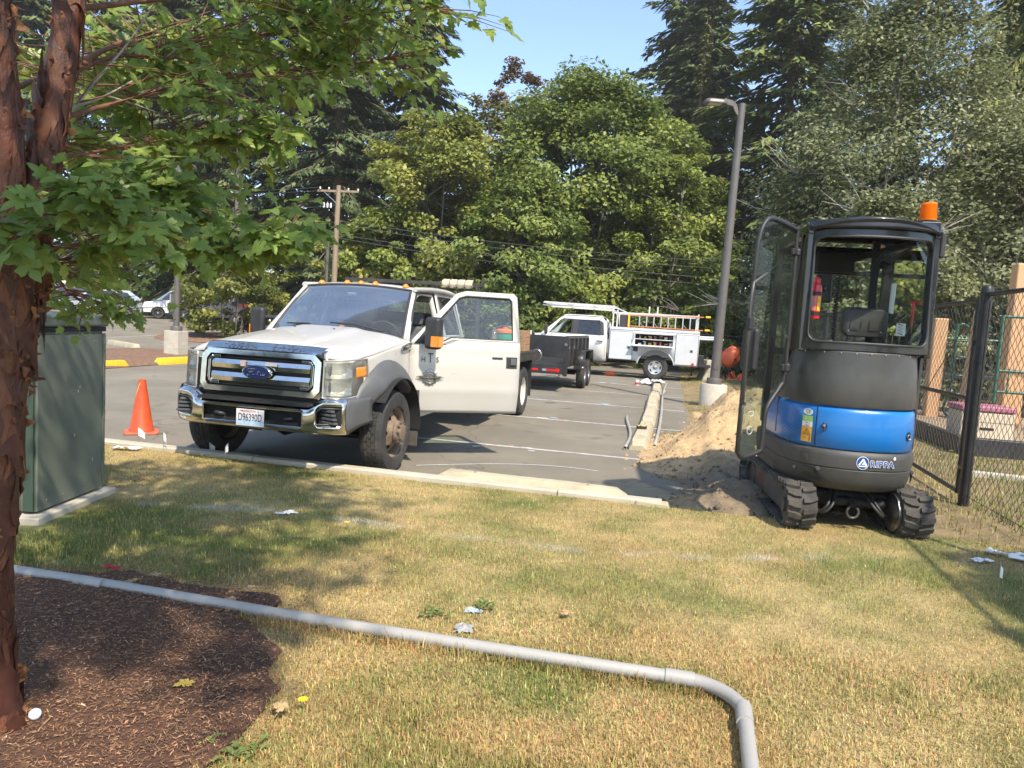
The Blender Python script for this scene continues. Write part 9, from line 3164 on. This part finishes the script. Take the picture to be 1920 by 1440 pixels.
 for nm, (p, rad, ntw) in BR.items():
  pts = smooth_path([Vector(q) - O for q in p], 7)
  n = len(pts)
  MB().tube(pts, [rad * .72 * (1 - .75 * k / (n - 1)) for k in range(n)], 8).build('branch', GB if nm[0] == 'g' else RB, T, smooth=60, fix=False)
  if nm[0] == 'g':
   for q in range(7):
    i = rn.randrange(n // 3, n - 1)
    d = (pts[i + 1] - pts[i]).normalized() + Vector((rn.uniform(-.8, .8), rn.uniform(-.5, .5), rn.uniform(-.6, .8)))
    tw.tube([pts[i], pts[i] + d * .12, pts[i] + d * .22 + Vector((0, 0, rn.uniform(-.05, .05)))], [.004, .003, .0012], 4, cap=False)
  small = nm in ('lowcluster',)
  far = nm[0] in 'fu' or nm in ('r1', 'r2')
  for q in range(ntw):
   f = rn.uniform(.08, 1.0) ** .8
   x = f * (n - 1)
   i = min(int(x), n - 2)
   b = pts[i].lerp(pts[i + 1], x - i)
   ax = (pts[i + 1] - pts[i]).normalized()
   sd = ax.cross(Vector((0, 0, 1))).normalized() * rn.choice((-1, 1))
   L_ = rn.uniform(.12, .34) * (1.5 if far else 1) * (.7 if nm in ('near', 'left', 'mid', 'low') else 1)
   d = (ax * rn.uniform(.1, .9) + sd * rn.uniform(.4, 1.0) + Vector((0, 0, rn.uniform(-.35, .40)))).normalized()
   e = b + d * L_
   e2 = b.lerp(e, .55) + Vector((0, 0, .03 * L_))
   tw.tube([b, e2, e], [.0035, .0025, .0014], 4, cap=False)
   for k in range(rn.randrange(3, 6)):
    g_ = 1.0 if k == 0 else rn.uniform(.25, .95)
    c = b.lerp(e, g_)
    s2 = d.cross(Vector((0, 0, 1)))
    s2 = (s2.normalized() if s2.length > .1 else Vector((1, 0, 0))) * (1 if k % 2 else -1)
    out = (d * (.9 if k == 0 else .5) + s2 * (.15 if k == 0 else .9) + Vector((rn.uniform(-.3, .3), rn.uniform(-.3, .3), rn.uniform(-1.0, .15)))).normalized()
    st = c + out * rn.uniform(.015, .04)
    tw.tube([c, st], [.0011, .0009], 3, cap=False)
    nrm = Vector((rn.gauss(.2, .6), rn.gauss(-.7, .6), .9))
    nrm = (nrm - out * nrm.dot(out)).normalized()
    LP.append(st), LX.append(out), LN.append(nrm)
    LS.append(rn.uniform(.060, .108) * (.72 if small else 1))
 t_ = tw.build('twigs', RB, T, smooth=0, fix=False)
 t_['kind'] = 'stuff'
 n = len(LP)
 P = np.array([tuple(q) for q in LP])
 X = np.array([tuple(q) for q in LX])
 N = np.array([tuple(q) for q in LN])
 S = np.array(LS)
 Y = np.cross(N, X)
 kk = r.uniform(0, 1, n)
 cols = np.array((.17, .26, .058))[None] * (1 - kk[:, None]) + np.array((.32, .40, .095))[None] * kk[:, None]
 yel = r.uniform(0, 1, n) < .05
 cols[yel] = (.24, .25, .035)
 cols *= r.uniform(.8, 1.25, n)[:, None]
 # the largest leaves in view become leaves of their own
 W = P + np.array(tuple(O))
 cam_p = np.array((0, 0, CAM_Z))
 v = W - cam_p
 zz = v @ np.array(tuple(_f))
 sx, sy = v @ np.array(tuple(_rr)) / zz, v @ np.array(tuple(_uu)) / zz
 vis = (zz > .3) & (np.abs(sx) < .73) & (np.abs(sy) < .55)
 score = np.where(vis, S / zz, 0)
 order = np.argsort(-score)
 big = order[:300]
 rest = order[300:]
 shapes = [maple_leaf(k, c) for k, c in enumerate((.10, .22, .35, .5))]
 LM = mat('maple_leaf', (.1, .15, .03), .42, attr='col', trans=.5, spec=.5, var=.12, vscale=30)
 tints = [(.15, .235, .052), (.19, .285, .063), (.26, .35, .08), (.215, .32, .072), (.37, .38, .07)]
 lib = []
 for (vs, fs) in shapes:
  row = []
  for tnt in tints:
   cc = np.tile(np.array((*tnt, 1.0)), (len(vs), 1)) * np.concatenate([np.repeat((.85 + .3 * np.abs(vs[:, 1:2])), 3, 1), np.ones((len(vs), 1))], 1)
   o = fast_mesh('leaf', vs, 3, fs.reshape(-1), LM, None, {'col': cc}, True)
   row.append(o.data)
   bpy.data.objects.remove(o)
  lib.append(row)
 for i in big:
  ti = 4 if yel[i] else min(3, int(kk[i] * 4))
  o = bpy.data.objects.new('leaf', lib[int(i) % 4][ti])
  COL.objects.link(o)
  o.parent = T
  M = Matrix(((X[i, 0], Y[i, 0], N[i, 0], P[i, 0]), (X[i, 1], Y[i, 1], N[i, 1], P[i, 1]), (X[i, 2], Y[i, 2], N[i, 2], P[i, 2]), (0, 0, 0, 1)))
  o.matrix_local = M @ Matrix.Scale(float(S[i]), 4)
 Vs, Ls, Cs, base = [], [], [], 0
 for q in range(4):
  idx = rest[(rest % 4) == q]
  vs, fs = shapes[q]
  A = P[idx][:, None] + S[idx][:, None, None] * (vs[None, :, 0:1] * X[idx][:, None] + vs[None, :, 1:2] * Y[idx][:, None] + vs[None, :, 2:3] * N[idx][:, None])
  m = len(idx)
  Vs.append(A.reshape(-1, 3))
  Ls.append((np.arange(m)[:, None] * len(vs) + fs.reshape(-1)[None] + base).reshape(-1))
  base += m * len(vs)
  Cs.append(np.repeat(np.concatenate([cols[idx], np.ones((m, 1))], 1), len(vs), 0))
 o = fast_mesh('foliage', np.concatenate(Vs), 3, np.concatenate(Ls), LM, T, {'col': np.concatenate(Cs)}, True)
 o['kind'] = 'stuff'
 print('maple leaves', n)

paperbark()
# a small tree outside the fence, whose crown shades the grass by the gloves
broad_tree('young_tree', 4.85, 2.15, 'young leafy tree outside the fence shading the grass', 4.1, 1.25, .9, 70, 6500, .11, MAP, prof=ROUND, seed=91, stems=1, r0=.06, n_limb=14)
# ---- summer haze in the air
hz = MB().span(-705, 705, -305, 905, -1.4, 46).build('haze', None, None, smooth=0)
hm = bpy.data.materials.new('haze_air')
hm.use_nodes = True
hm.node_tree.nodes.remove(hm.node_tree.nodes['Principled BSDF'])
pv = hm.node_tree.nodes.new('ShaderNodeVolumePrincipled')
pv.inputs['Color'].default_value = (1, .97, .92, 1)
pv.inputs['Density'].default_value = .0006
pv.inputs['Anisotropy'].default_value = .2
hm.node_tree.links.new(pv.outputs[0], hm.node_tree.nodes['Material Output'].inputs['Volume'])
hz.data.materials.append(hm)
tagit(hz, 'thin pale summer haze hanging over the whole lot', 'haze', kind='stuff')
